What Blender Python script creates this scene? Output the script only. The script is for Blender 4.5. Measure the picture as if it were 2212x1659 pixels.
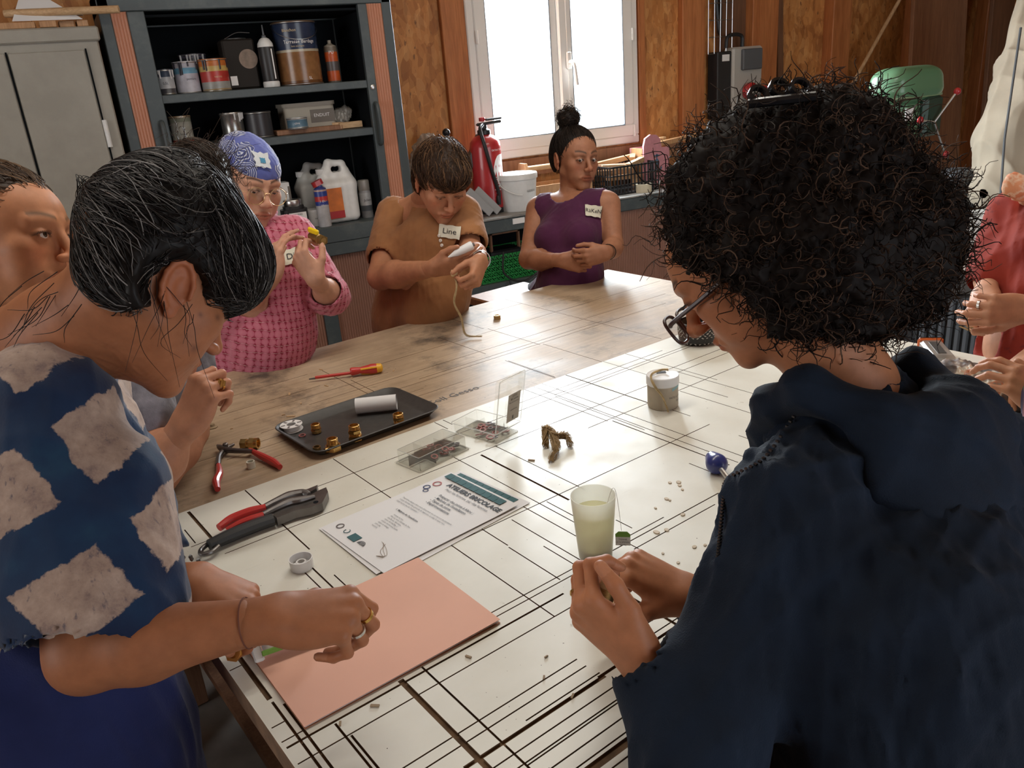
import bpy, bmesh, math, random
import numpy as np
from mathutils import Vector, Matrix
random.seed(7); RNG = np.random.default_rng(7)
for o in list(bpy.data.objects): bpy.data.objects.remove(o)
SC = bpy.context.scene; COL = SC.collection

# ------------------------------------------------------------------ camera
TZ = 0.94                      # table top height
CAM = np.array([0.0, 0.0, 1.685])
RC = np.array([[0.8788347975655628, -0.470877865824566, -0.07696384907473364],
               [-0.23007858564546071, -0.27692631218080555, -0.9329392595712347],
               [0.41798713259534764, 0.8376072188671975, -0.3517113928866652]])
FPX, CX, CY = 1735.07, 1106.0, 829.5
cd = bpy.data.cameras.new('camera'); cam = bpy.data.objects.new('camera', cd); COL.objects.link(cam)
cd.sensor_width = 36.0; cd.lens = FPX / 2212 * 36.0; cd.clip_start = 0.02
mw = Matrix.Identity(4)
for i in range(3):
    mw[i][0] = RC[0][i]; mw[i][1] = -RC[1][i]; mw[i][2] = -RC[2][i]; mw[i][3] = CAM[i]
cam.matrix_world = mw; SC.camera = cam

# ------------------------------------------------------------------ world, lights, exposure
WD = bpy.data.worlds.new('world'); SC.world = WD; WD.use_nodes = True
bg = WD.node_tree.nodes['Background']; bg.inputs[0].default_value = (0.86, 0.93, 1.0, 1); bg.inputs[1].default_value = 3.0
def area_light(name, loc, target, sx, sy, power, col=(1, 1, 1), spread=180):
    l = bpy.data.lights.new(name, 'AREA'); l.shape = 'RECTANGLE'; l.size = sx; l.size_y = sy; l.energy = power; l.color = col
    l.spread = math.radians(spread)
    o = bpy.data.objects.new(name, l); COL.objects.link(o); o.location = loc
    d = Vector(target) - Vector(loc); o.rotation_euler = d.to_track_quat('-Z', 'Y').to_euler()
    return o
# daylight by the visible window; fill by added, unseen rear and side openings
area_light('window_daylight', (2.63, 4.75, 1.95), (2.3, 1.5, 0.9), 1.15, 1.5, 300, (0.93, 0.97, 1.0))
area_light('door_daylight', (2.2, -2.92, 1.6), (1.6, 2, 1.1), 2.6, 2.6, 10, (0.95, 0.97, 1.0))
area_light('side_window_daylight', (-3.42, 1.2, 2.0), (0.5, 1.8, 1.1), 2.2, 1.2, 22, (1.0, 0.93, 0.84))
# two unseen ceiling battens, added to brighten the table from above
for bx_, by_ in ((0.35, 1.75), (1.75, 1.95)): area_light('batten_lamp', (bx_, by_, 2.93), (bx_, by_, 0), 1.3, .16, 13, (1.0, .94, .84))
VS = SC.view_settings
VS.view_transform = 'Standard'; VS.look = 'None'; VS.gamma = 1.0; VS.exposure = 0.25; VS.use_curve_mapping = False

# ------------------------------------------------------------------ placing helpers
def ray(x, y):
    return RC.T @ np.array([(x - CX) / FPX, (y - CY) / FPX, 1.0])
def at(x, y, d): return CAM + ray(x, y) * d
def onz(x, y, z):
    r = ray(x, y); return CAM + r * ((z - CAM[2]) / r[2])
def tab(x, y): return onz(x, y, TZ)
def ony(x, y, Y):
    r = ray(x, y); return CAM + r * (Y / r[1])
def vn(v):
    v = np.asarray(v, float); return v / (np.linalg.norm(v) + 1e-12)
def img_dir(dx, dy, away=0.0):     # direction given in the view: right, down, away from the lens
    return vn(RC.T @ np.array([dx, dy, away]))

# ------------------------------------------------------------------ materials
MATS = {}
def nodes_of(name):
    m = bpy.data.materials.new(name); m.use_nodes = True
    nt = m.node_tree; b = nt.nodes['Principled BSDF']; return m, nt, b
def ramp(nt, fac, stops):
    r = nt.nodes.new('ShaderNodeValToRGB'); el = r.color_ramp.elements
    while len(el) < len(stops): el.new(0.5)
    for e, (p, c) in zip(el, stops): e.position = p; e.color = (*c, 1) if len(c) == 3 else c
    nt.links.new(fac, r.inputs[0]); return r.outputs[0]
def coords(nt, kind='Object', scale=(1, 1, 1), rot=(0, 0, 0)):
    t = nt.nodes.new('ShaderNodeTexCoord'); mp = nt.nodes.new('ShaderNodeMapping')
    mp.inputs['Scale'].default_value = scale; mp.inputs['Rotation'].default_value = rot
    nt.links.new(t.outputs[kind], mp.inputs[0]); return mp.outputs[0]
def noise(nt, vec, scale, detail=4, rough=0.55, out='Fac'):
    n = nt.nodes.new('ShaderNodeTexNoise'); n.inputs['Scale'].default_value = scale; n.inputs['Detail'].default_value = detail
    n.inputs['Roughness'].default_value = rough
    if vec is not None: nt.links.new(vec, n.inputs['Vector'])
    return n.outputs[out]
def mixc(nt, fac, a, b, mode='MIX'):
    n = nt.nodes.new('ShaderNodeMix'); n.data_type = 'RGBA'; n.blend_type = mode
    for s, v in ((0, fac), (6, a), (7, b)):
        if isinstance(v, (int, float)): n.inputs[s].default_value = v
        elif isinstance(v, tuple): n.inputs[s].default_value = (*v, 1) if len(v) == 3 else v
        else: nt.links.new(v, n.inputs[s])
    return n.outputs[2]
def bump(nt, b, h, strength=0.3, dist=0.002):
    n = nt.nodes.new('ShaderNodeBump'); n.inputs['Strength'].default_value = strength; n.inputs['Distance'].default_value = dist
    nt.links.new(h, n.inputs['Height']); nt.links.new(n.outputs[0], b.inputs['Normal'])
def math1(nt, op, a, b=None):
    n = nt.nodes.new('ShaderNodeMath'); n.operation = op
    for i, v in enumerate((a, b)):
        if v is None: continue
        if isinstance(v, (int, float)): n.inputs[i].default_value = v
        else: nt.links.new(v, n.inputs[i])
    return n.outputs[0]
def M(name, col=None, rough=0.5, metal=0.0, var=0.0, scale=30.0, bmp=0.0, sss=0.0, coat=0.0, alpha=1.0, trans=0.0, spec=None, sheen=0.0):
    if name in MATS: return MATS[name]
    m, nt, b = nodes_of(name)
    b.inputs['Base Color'].default_value = (*col, 1); b.inputs['Roughness'].default_value = rough; b.inputs['Metallic'].default_value = metal
    if spec is not None: b.inputs['Specular IOR Level'].default_value = spec
    if coat: b.inputs['Coat Weight'].default_value = coat
    if sheen: b.inputs['Sheen Weight'].default_value = sheen; b.inputs['Sheen Roughness'].default_value = 0.5
    if trans: b.inputs['Transmission Weight'].default_value = trans
    if sss:
        b.inputs['Subsurface Weight'].default_value = sss; b.inputs['Subsurface Radius'].default_value = (1, .35, .2); b.inputs['Subsurface Scale'].default_value = 0.006
    if alpha < 1: b.inputs['Alpha'].default_value = alpha
    if var or bmp:
        v = coords(nt); n = noise(nt, v, scale)
        if var:
            lo = tuple(max(0, c * (1 - var)) for c in col); hi = tuple(min(1, c * (1 + var)) for c in col)
            nt.links.new(ramp(nt, n, [(0.3, lo), (0.7, hi)]), b.inputs['Base Color'])
        if bmp: bump(nt, b, noise(nt, v, scale * 4), bmp)
    MATS[name] = m; return m
def clear_mat(name, tint=(1, 1, 1), gloss=0.12, rough=0.05, milk=0.0):
    if name in MATS: return MATS[name]
    m = bpy.data.materials.new(name); m.use_nodes = True; nt = m.node_tree; nt.nodes.clear()
    o = nt.nodes.new('ShaderNodeOutputMaterial'); t = nt.nodes.new('ShaderNodeBsdfTransparent'); t.inputs[0].default_value = (*tint, 1)
    g = nt.nodes.new('ShaderNodeBsdfGlossy'); g.inputs['Roughness'].default_value = rough; x = nt.nodes.new('ShaderNodeMixShader')
    lw = nt.nodes.new('ShaderNodeLayerWeight'); lw.inputs[0].default_value = .5
    nt.links.new(math1(nt, 'ADD', math1(nt, 'MULTIPLY', math1(nt, 'POWER', lw.outputs['Facing'], 3.0), .4), max(0.0, gloss) * .5 + .02), x.inputs[0]); nt.links.new(t.outputs[0], x.inputs[1]); nt.links.new(g.outputs[0], x.inputs[2])
    out = x.outputs[0]
    if milk:
        d = nt.nodes.new('ShaderNodeBsdfDiffuse'); d.inputs[0].default_value = (*tint, 1)
        tl = nt.nodes.new('ShaderNodeBsdfTranslucent'); tl.inputs[0].default_value = (*tint, 1)
        a = nt.nodes.new('ShaderNodeMixShader'); a.inputs[0].default_value = 0.5; nt.links.new(d.outputs[0], a.inputs[1]); nt.links.new(tl.outputs[0], a.inputs[2])
        y = nt.nodes.new('ShaderNodeMixShader'); y.inputs[0].default_value = milk
        nt.links.new(out, y.inputs[1]); nt.links.new(a.outputs[0], y.inputs[2]); out = y.outputs[0]
    nt.links.new(out, o.inputs[0]); MATS[name] = m; return m

# ------------------------------------------------------------------ mesh helpers
def mk(name, verts, faces, mat=None, parent=None, smooth=False, loc=None, rot=None):
    me = bpy.data.meshes.new(name); me.from_pydata([tuple(map(float, v)) for v in verts], [], faces)
    me.validate(); me.update()
    return link(name, me, mat, parent, smooth, loc, rot)
def link(name, me, mat=None, parent=None, smooth=False, loc=None, rot=None):
    o = bpy.data.objects.new(name, me); COL.objects.link(o)
    if mat is not None:
        for mm in (mat if isinstance(mat, (list, tuple)) else [mat]):
            me.materials.append(MATS[mm] if isinstance(mm, str) else mm)
    if smooth: me.shade_smooth()
    if loc is not None: o.location = tuple(map(float, loc))
    if rot is not None: o.rotation_euler = rot
    if parent is not None: o.parent = parent
    return o
def fast_mesh(name, V, Q, smooth=True):
    """numpy verts (n,3) and faces (m,k)"""
    me = bpy.data.meshes.new(name); V = np.asarray(V, np.float32); Q = np.asarray(Q, np.int32); k = Q.shape[1]
    me.vertices.add(len(V)); me.vertices.foreach_set('co', V.ravel())
    me.loops.add(Q.size); me.loops.foreach_set('vertex_index', Q.ravel())
    me.polygons.add(len(Q)); me.polygons.foreach_set('loop_start', np.arange(0, Q.size, k, dtype=np.int32))
    me.update(calc_edges=True); me.validate()
    if smooth: me.shade_smooth()
    return me
def empty(name, loc=(0, 0, 0), rz=0.0, rot=None):
    o = bpy.data.objects.new(name, None); COL.objects.link(o); o.location = tuple(map(float, loc)); o.empty_display_size = 0.05
    o.rotation_euler = rot if rot is not None else (0, 0, rz); return o
def tag(o, label, cat, group=None, kind=None):
    o['label'] = label; o['category'] = cat
    if group: o['group'] = group
    if kind: o['kind'] = kind
    return o
def struct(o): o['kind'] = 'structure'; return o
class MB:
    """collects simple shapes into ONE mesh"""
    def __init__(s): s.v = []; s.f = []
    def add(s, v, f):
        n = len(s.v); s.v += [tuple(map(float, p)) for p in v]; s.f += [tuple(i + n for i in q) for q in f]; return s
    def box(s, c, d, rz=0.0, bev=0.0, R=None):
        hx, hy, hz = d[0] / 2, d[1] / 2, d[2] / 2
        if bev > 0:
            b = min(bev, hx * .9, hy * .9, hz * .9); P = []
            for z, i in ((-hz, b), (-hz + b, 0), (hz - b, 0), (hz, b)):
                x, y = hx - i, hy - i; e = b if i == 0 else b * 0.5
                P += [(x - e, -y, z), (x, -y + e, z), (x, y - e, z), (x - e, y, z), (-x + e, y, z), (-x, y - e, z), (-x, -y + e, z), (-x + e, -y, z)]
            F = [tuple(range(7, -1, -1)), tuple(range(24, 32))]
            for k in range(3):
                for i in range(8): j = (i + 1) % 8; F.append((k * 8 + i, k * 8 + j, k * 8 + 8 + j, k * 8 + 8 + i))
        else:
            P = [(x, y, z) for z in (-hz, hz) for x, y in ((-hx, -hy), (hx, -hy), (hx, hy), (-hx, hy))]
            F = [(3, 2, 1, 0), (4, 5, 6, 7), (0, 1, 5, 4), (1, 2, 6, 5), (2, 3, 7, 6), (3, 0, 4, 7)]
        P = np.array(P)
        if R is not None: P = P @ np.asarray(R).T
        elif rz: c_, s_ = math.cos(rz), math.sin(rz); P = P @ np.array([[c_, s_, 0], [-s_, c_, 0], [0, 0, 1]])
        return s.add(P + np.array(c, float), F)
    def lathe(s, prof, c=(0, 0, 0), n=24, R=None, closed=False, sx=1.0, sy=1.0):
        m = len(prof); P = []
        for r, z in prof:
            for i in range(n): a = 2 * math.pi * i / n; P.append((r * math.cos(a) * sx, r * math.sin(a) * sy, z))
        F = []
        for k in range(m - 1 if not closed else m):
            k2 = (k + 1) % m
            for i in range(n): j = (i + 1) % n; F.append((k * n + i, k * n + j, k2 * n + j, k2 * n + i))
        if not closed:
            if prof[0][0] > 1e-6: F.append(tuple(range(n - 1, -1, -1)))
            if prof[-1][0] > 1e-6: F.append(tuple((m - 1) * n + i for i in range(n)))
        P = np.array(P)
        if R is not None: P = P @ np.asarray(R).T
        return s.add(P + np.array(c, float), F)
    def tube(s, pts, r, n=8, cap=True):
        pts = np.asarray(pts, float); m = len(pts); rr = np.full(m, r) if np.isscalar(r) else np.asarray(r)
        t = np.gradient(pts, axis=0); t /= np.linalg.norm(t, axis=1)[:, None] + 1e-12
        u = np.cross(t[0], (0, 0, 1));
        if np.linalg.norm(u) < 1e-3: u = np.cross(t[0], (1, 0, 0))
        P = []
        for k in range(m):
            u = u - t[k] * (u @ t[k]); u = vn(u); w = np.cross(t[k], u)
            for i in range(n): a = 2 * math.pi * i / n; P.append(pts[k] + rr[k] * (math.cos(a) * u + math.sin(a) * w))
        F = [(k * n + i, k * n + (i + 1) % n, (k + 1) * n + (i + 1) % n, (k + 1) * n + i) for k in range(m - 1) for i in range(n)]
        if cap: F += [tuple(range(n - 1, -1, -1)), tuple((m - 1) * n + i for i in range(n))]
        return s.add(P, F)
    def prism(s, poly, z0, z1, R=None, c=(0, 0, 0)):
        n = len(poly); P = [(x, y, z0) for x, y in poly] + [(x, y, z1) for x, y in poly]
        F = [tuple(range(n - 1, -1, -1)), tuple(range(n, 2 * n))] + [(i, (i + 1) % n, n + (i + 1) % n, n + i) for i in range(n)]
        P = np.array(P, float)
        if R is not None: P = P @ np.asarray(R).T
        return s.add(P + np.array(c, float), F)
    def ball(s, c, r, n=12, sz=None):
        sz = sz or (1, 1, 1); prof = [(r * math.sin(math.pi * k / n), -r * math.cos(math.pi * k / n)) for k in range(n + 1)]
        m = len(s.v); s.lathe(prof, (0, 0, 0), n + 4)
        for i in range(m, len(s.v)): p = s.v[i]; s.v[i] = (p[0] * sz[0] + c[0], p[1] * sz[1] + c[1], p[2] * sz[2] + c[2])
        return s
    def build(s, name, mat, parent=None, smooth=False, loc=None, rot=None, sharp=35):
        o = mk(name, s.v, s.f, mat, parent, False, loc, rot)
        if smooth:
            bm = bmesh.new(); bm.from_mesh(o.data); bmesh.ops.recalc_face_normals(bm, faces=bm.faces)
            ca = math.cos(math.radians(sharp))
            for fc in bm.faces: fc.smooth = True
            for e in bm.edges:
                if len(e.link_faces) == 2 and e.link_faces[0].normal.dot(e.link_faces[1].normal) < ca: e.smooth = False
            bm.to_mesh(o.data); bm.free()
        else:
            bm = bmesh.new(); bm.from_mesh(o.data); bmesh.ops.recalc_face_normals(bm, faces=bm.faces); bm.to_mesh(o.data); bm.free()
        return o
def rrect(w, h, r, n=5):
    P = []
    for cx_, cy_, a0 in ((w / 2 - r, h / 2 - r, 0), (-w / 2 + r, h / 2 - r, 90), (-w / 2 + r, -h / 2 + r, 180), (w / 2 - r, -h / 2 + r, 270)):
        for k in range(n + 1): a = math.radians(a0 + 90 * k / n); P.append((cx_ + r * math.cos(a), cy_ + r * math.sin(a)))
    return P
def bez(pts, n=24):
    """Catmull-Rom through the points"""
    p = np.asarray(pts, float); p = np.vstack([2 * p[0] - p[1], p, 2 * p[-1] - p[-2]]); out = []
    for i in range(1, len(p) - 2):
        for t in np.linspace(0, 1, n, endpoint=False):
            a, b, c_, d = p[i - 1], p[i], p[i + 1], p[i + 2]
            out.append(0.5 * ((2 * b) + (c_ - a) * t + (2 * a - 5 * b + 4 * c_ - d) * t * t + (3 * b - a - 3 * c_ + d) * t ** 3))
    out.append(p[-2]); return np.array(out)
def frame(y, z):
    """rotation whose columns are x,y,z; y kept, z made perpendicular"""
    y = vn(y); z = np.asarray(z, float); z = vn(z - y * (z @ y)); return np.stack([np.cross(y, z), y, z], 1)
def rotz(a): c_, s_ = math.cos(a), math.sin(a); return np.array([[c_, -s_, 0], [s_, c_, 0], [0, 0, 1.0]])
def rotx(a): c_, s_ = math.cos(a), math.sin(a); return np.array([[1.0, 0, 0], [0, c_, -s_], [0, s_, c_]])
def roty(a): c_, s_ = math.cos(a), math.sin(a); return np.array([[c_, 0, s_], [0, 1.0, 0], [-s_, 0, c_]])
def text_mesh(name, txt, size, mat, parent, org, xd, yd, cyl=None, depth=0.0004, align='CENTER', bold=0.0, squash=1.0):
    """flat lettering lying at org, reading along xd, top towards yd; cyl=(radius) wraps it on a cylinder around z of the parent"""
    cu = bpy.data.curves.new(name, 'FONT'); cu.body = txt; cu.size = size; cu.align_x = align; cu.align_y = 'CENTER'; cu.resolution_u = 2; cu.offset = bold
    tmp = bpy.data.objects.new(name, cu); COL.objects.link(tmp)
    dg = bpy.context.evaluated_depsgraph_get(); me = bpy.data.meshes.new_from_object(tmp.evaluated_get(dg)); bpy.data.objects.remove(tmp); bpy.data.curves.remove(cu)
    n = len(me.vertices); V = np.zeros(n * 3, np.float32); me.vertices.foreach_get('co', V); V = V.reshape(-1, 3); V[:, 0] *= squash
    if cyl is not None:
        r, a0, z0 = cyl; a = a0 + V[:, 0] / r
        W = np.stack([(r + depth) * np.cos(a), (r + depth) * np.sin(a), z0 + V[:, 1]], 1)
    else:
        xd, yd = vn(xd), vn(yd); nd = np.cross(xd, yd)
        W = np.asarray(org) + V[:, :1] * xd + V[:, 1:2] * yd + nd * depth
    me.vertices.foreach_set('co', W.astype(np.float32).ravel()); me.update()
    return link(name, me, mat, parent)
# ================================================================== procedural surface materials
def osb_mat():
    m, nt, b = nodes_of('osb'); v = coords(nt, 'Object')
    w = nt.nodes.new('ShaderNodeVectorMath'); w.operation = 'MULTIPLY_ADD'
    nc = noise(nt, v, 3.0, 3, out='Color'); nt.links.new(nc, w.inputs[0]); w.inputs[1].default_value = (0.12, 0.12, 0.12); nt.links.new(v, w.inputs[2])
    cols = None
    for k, (rot, sc) in enumerate((((0.3, 0.5, 0.2), (26, 26, 11)), ((0.2, -0.6, 0.5), (20, 20, 9)), ((0.1, 1.0, -0.4), (34, 34, 16)))):
        mp = nt.nodes.new('ShaderNodeMapping'); mp.inputs['Rotation'].default_value = rot; mp.inputs['Scale'].default_value = sc
        nt.links.new(w.outputs[0], mp.inputs[0]); vo = nt.nodes.new('ShaderNodeTexVoronoi'); vo.inputs['Scale'].default_value = 1.0; nt.links.new(mp.outputs[0], vo.inputs['Vector'])
        sp = nt.nodes.new('ShaderNodeSeparateColor'); nt.links.new(vo.outputs['Color'], sp.inputs[0])
        c = ramp(nt, sp.outputs[0], [(0.0, (.26, .09, .022)), (.4, (.48, .19, .05)), (.75, (.62, .28, .085)), (1, (.70, .38, .15))])
        cols = c if cols is None else mixc(nt, sp.outputs[1] if False else 0.4, cols, c)
    n = noise(nt, v, 1.3, 3); d = ramp(nt, n, [(.3, (.8, .78, .74)), (.7, (1.08, 1.05, 1.0))]); cols = mixc(nt, 1.0, cols, d, 'MULTIPLY')
    fl = noise(nt, coords(nt, 'Object', (60, 60, 22), (.4, .3, .6)), 1.0, 2); dk = ramp(nt, fl, [(.66, (0, 0, 0)), (.72, (1, 1, 1))])
    cols = mixc(nt, dk, cols, (.2, .085, .03)); nt.links.new(cols, b.inputs['Base Color'])
    b.inputs['Roughness'].default_value = 0.6; bump(nt, b, noise(nt, v, 60), .25, .002); MATS['osb'] = m
def wood_mat(name, dark, light, scale=1.0, axis=2, rough=.55):
    m, nt, b = nodes_of(name); s = [14 * scale] * 3; s[axis] = 1.0 * scale; v = coords(nt, 'Object', tuple(s))
    n = noise(nt, v, 1.6, 5); c = ramp(nt, n, [(.3, dark), (.7, light)])
    f = noise(nt, v, 9, 2); g = ramp(nt, f, [(.35, (.82, .8, .78)), (.65, (1.05, 1.05, 1.05))]); nt.links.new(mixc(nt, 1.0, c, g, 'MULTIPLY'), b.inputs['Base Color'])
    b.inputs['Roughness'].default_value = rough; bump(nt, b, f, .15, .001); MATS[name] = m
def worn_metal(name, col, worn, amt=.62, rough=.45):
    m, nt, b = nodes_of(name); v = coords(nt); n = noise(nt, v, 7, 6, .65); c = ramp(nt, n, [(amt - .12, col), (amt + .1, worn)])
    nt.links.new(c, b.inputs['Base Color']); b.inputs['Roughness'].default_value = rough; bump(nt, b, noise(nt, v, 90), .06, .001); MATS[name] = m
osb_mat()
wood_mat('post_wood', (.36, .115, .032), (.52, .20, .066)); wood_mat('dark_board', (.10, .045, .022), (.19, .09, .045)); wood_mat('mid_board', (.22, .10, .05), (.34, .17, .09))
wood_mat('pale_wood', (.48, .30, .15), (.66, .45, .26), 3); wood_mat('pale_wood_x', (.48, .30, .15), (.66, .45, .26), 3, 0); wood_mat('plywood', (.42, .22, .10), (.55, .32, .16), 2)
worn_metal('cabinet_paint', (.055, .072, .078), (.10, .12, .12)); worn_metal('counter_top', (.16, .165, .16), (.30, .29, .27), .5, .4)
worn_metal('locker_paint', (.30, .285, .245), (.34, .325, .28), .5, .5)
M('tambour', (.52, .235, .145), .5); M('tambour_brown', (.26, .125, .085), .5, var=.15, scale=3)
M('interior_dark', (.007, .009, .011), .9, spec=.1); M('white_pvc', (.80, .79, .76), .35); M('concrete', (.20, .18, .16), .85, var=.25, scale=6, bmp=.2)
M('ceiling_board', (.34, .2, .1), .7, var=.2, scale=4); clear_mat('pane_glass', (.97, .99, 1), .02)
M('black_plastic', (.015, .016, .018), .4); M('grey_plastic', (.09, .10, .11), .5); M('white_plastic', (.72, .73, .72), .35, var=.05); M('steel', (.55, .55, .55), .3, 1.0); M('dark_steel', (.12, .12, .12), .42, .7)
M('red_paint', (.42, .025, .03), .3, coat=.3); M('ink', (.02, .02, .025), .7); M('white_print', (.8, .8, .8), .6)

# ================================================================== the room
X0, X1, Y0, Y1, ZC = -3.5, 8.2, -3.0, 4.45, 3.1
struct(MB().box(((X0 + X1) / 2, (Y0 + Y1) / 2, -.05), (X1 - X0 + .6, Y1 - Y0 + .6, .1)).build('floor', 'concrete'))
struct(MB().box(((X0 + X1) / 2, (Y0 + Y1) / 2, ZC + .05), (X1 - X0 + .6, Y1 - Y0 + .6, .1)).build('ceiling', 'ceiling_board'))
WX0, WX1, WZ0, WZ1 = 2.108, 3.278, 1.252, 2.72
w = MB()
w.box(((X0 + WX0) / 2, Y1 + .09, ZC / 2), (WX0 - X0, .18, ZC)).box(((X1 + WX1) / 2, Y1 + .09, ZC / 2), (X1 - WX1, .18, ZC))
w.box(((WX0 + WX1) / 2, Y1 + .09, WZ0 / 2), (WX1 - WX0, .18, WZ0)).box(((WX0 + WX1) / 2, Y1 + .09, (WZ1 + ZC) / 2), (WX1 - WX0, .18, ZC - WZ1))
struct(w.build('wall_back', 'osb'))
w = MB(); w.box((X1 + .09, (Y0 + Y1) / 2, ZC / 2), (.18, Y1 - Y0, ZC)); struct(w.build('wall_right', 'osb'))
w = MB(); a0, a1, b0, b1 = .05, 2.35, 1.4, 2.6
w.box((X0 - .09, (Y0 + a0) / 2, ZC / 2), (.18, a0 - Y0, ZC)).box((X0 - .09, (a1 + Y1) / 2, ZC / 2), (.18, Y1 - a1, ZC)).box((X0 - .09, (a0 + a1) / 2, b0 / 2), (.18, a1 - a0, b0)).box((X0 - .09, (a0 + a1) / 2, (b1 + ZC) / 2), (.18, a1 - a0, ZC - b1))
struct(w.build('wall_left', 'osb'))
w = MB(); w.box(((X0 + .8) / 2, Y0 - .09, ZC / 2), (.8 - X0, .18, ZC)).box(((3.6 + X1) / 2, Y0 - .09, ZC / 2), (X1 - 3.6, .18, ZC)).box((2.2, Y0 - .09, (2.95 + ZC) / 2), (2.8, .18, ZC - 2.95)); struct(w.build('wall_front', 'osb'))
for px0, px1, dep in ((1.955, 2.10, .035), (3.285, 3.335, .03), (3.615, 3.80, .05), (4.17, 4.40, .09), (4.92, 5.10, .09), (5.77, 6.02, .10), (6.62, 6.84, .10), (-1.2, -1.05, .08)):
    struct(MB().box(((px0 + px1) / 2, Y1 - dep / 2, ZC / 2), (px1 - px0, dep, ZC), bev=.004).build('wall_post', 'post_wood'))
struct(MB().box((4.05, Y1 - .012, 2.3), (.235, .024, 1.6)).build('wall_panel', 'dark_board'))
struct(MB().box((4.47, Y1 - .03, 1.55), (.05, .06, 3.0), R=roty(-.06)).build('wall_brace', 'dark_board'))
struct(MB().box((3.2, Y1 - .02, 1.19), (2.2, .04, .1)).build('trim_1', 'mid_board'))

for bx_, by_ in ((0.35, 1.75), (1.75, 1.95)):  # out-of-view housings added to carry the overhead fill
    t = tag(empty('batten_light', (bx_, by_, 2.94)), 'white fluorescent batten under the ceiling, %s of two' % ('left' if bx_ < 1 else 'right'), 'ceiling light')
    MB().box((0, 0, .09), (1.4, .2, .03), bev=.005).build('housing', 'white_pvc', t); MB().box((-.67, 0, .04), (.03, .18, .08)).build('end_cap', 'white_pvc', t); MB().box((.67, 0, .04), (.03, .18, .08)).build('end_cap', 'white_pvc', t)
# window with two sashes
win = empty('window_1', (0, 0, 0)); struct(win)
def rect_frame(x0, x1, z0, z1, wd, y, t):
    m = MB(); m.box(((x0 + x1) / 2, y, z0 + wd / 2), (x1 - x0, t, wd), bev=.006).box(((x0 + x1) / 2, y, z1 - wd / 2), (x1 - x0, t, wd), bev=.006)
    m.box((x0 + wd / 2, y, (z0 + z1) / 2), (wd, t, z1 - z0 - 2 * wd), bev=.006).box((x1 - wd / 2, y, (z0 + z1) / 2), (wd, t, z1 - z0 - 2 * wd), bev=.006); return m
rect_frame(WX0, WX1, WZ0, WZ1, .05, Y1 + .01, .07).build('window_frame', 'white_pvc', win)
for sx0, sx1 in ((WX0 + .045, 2.715), (2.715, WX1 - .045)):
    s = rect_frame(sx0, sx1, WZ0 + .045, WZ1 - .045, .075, Y1 - .005, .06).build('sash', 'white_pvc', win)
    rect_frame(sx0 + .068, sx1 - .068, WZ0 + .113, WZ1 - .113, .008, Y1 - .022, .03).build('glazing_seal', 'grey_plastic', s)
    MB().box(((sx0 + sx1) / 2, Y1 + .0, (WZ0 + WZ1) / 2), (sx1 - sx0 - .14, .012, WZ1 - WZ0 - .23)).build('pane', 'pane_glass', s)
MB().box((2.715, Y1 - .045, (WZ0 + WZ1) / 2), (.06, .03, WZ1 - WZ0 - .1), bev=.008).build('mullion_cover', 'white_pvc', win)
h = MB(); h.box((2.742, Y1 - .068, 1.775), (.036, .016, .10), bev=.007).tube(bez([(2.742, Y1 - .07, 1.765), (2.742, Y1 - .10, 1.765), (2.747, Y1 - .118, 1.745), (2.755, Y1 - .118, 1.69), (2.765, Y1 - .112, 1.635)], 6), [.011] * 12 + [.0105] * 13, 10)
h.build('handle', 'white_pvc', win, True)
for hx, hz in ((WX0 + .05, 1.93), (WX0 + .05, 2.5), (WX1 - .05, 1.9), (WX1 - .05, 1.33), (WX0 + .05, 1.36)):
    MB().lathe([(.009, -.035), (.009, .035)], (hx, Y1 - .043, hz), 10).build('hinge', 'white_pvc', win, True)
# folded shutter outside the right sash
sh = empty('window_shutter', (3.1, 4.66, 1.3)); tag(sh, 'pale blue wooden shutter folded open outside the window pane', 'shutter')
M('shutter_blue', (.42, .55, .62), .6, var=.1)
for k in range(3): MB().box((.05, .02 + k * .085, .7), (.022, .08, 1.5), bev=.004).build('plank', 'shutter_blue', sh)
MB().box((.025, .105, .28), (.03, .25, .07)).build('batten', 'shutter_blue', sh)

# ================================================================== cabinets along the back wall
def corrugated(x0, x1, z0, z1, y, pitch, amp, n=4):
    m = max(2, int(round((x1 - x0) / pitch))) * n; P = []; F = []
    for i in range(m + 1):
        x = x0 + (x1 - x0) * i / m; yy = y - amp * abs(math.sin(math.pi * i / n)); P += [(x, yy, z0), (x, yy, z1)]
    for i in range(m): F.append((2 * i, 2 * i + 2, 2 * i + 3, 2 * i + 1))
    k = len(P); P += [(x0, y + .012, z0), (x0, y + .012, z1), (x1, y + .012, z0), (x1, y + .012, z1)]
    F += [(k, k + 1, k + 3, k + 2), (0, 1, k + 1, k), (2 * m, k + 2, k + 3, 2 * m + 1)]
    return MB().add(P, F)
CXL, CXR, CF, CB = .236, 1.515, 4.0, 4.43
lc = tag(empty('low_cabinet', ((CXL + CXR) / 2, 4.2, 0)), 'low cabinet with brown ribbed sliding front under the paint cupboard', 'cabinet')
def P_(o): return (-o.location[0], -o.location[1], -o.location[2])
def part(mb, name, mat, root, smooth=False):
    o = mb.build(name, mat, root, smooth); o.location = P_(root); return o
m = MB(); m.box((CXL + .025, 4.215, .5), (.05, .43, .99)).box((CXR - .025, 4.215, .5), (.05, .43, .99)).box(((CXL + CXR) / 2, 4.42, .5), (CXR - CXL, .02, .99)).box(((CXL + CXR) / 2, 4.2, .04), (CXR - CXL, .42, .08))
part(m, 'carcass', 'cabinet_paint', lc)
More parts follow.
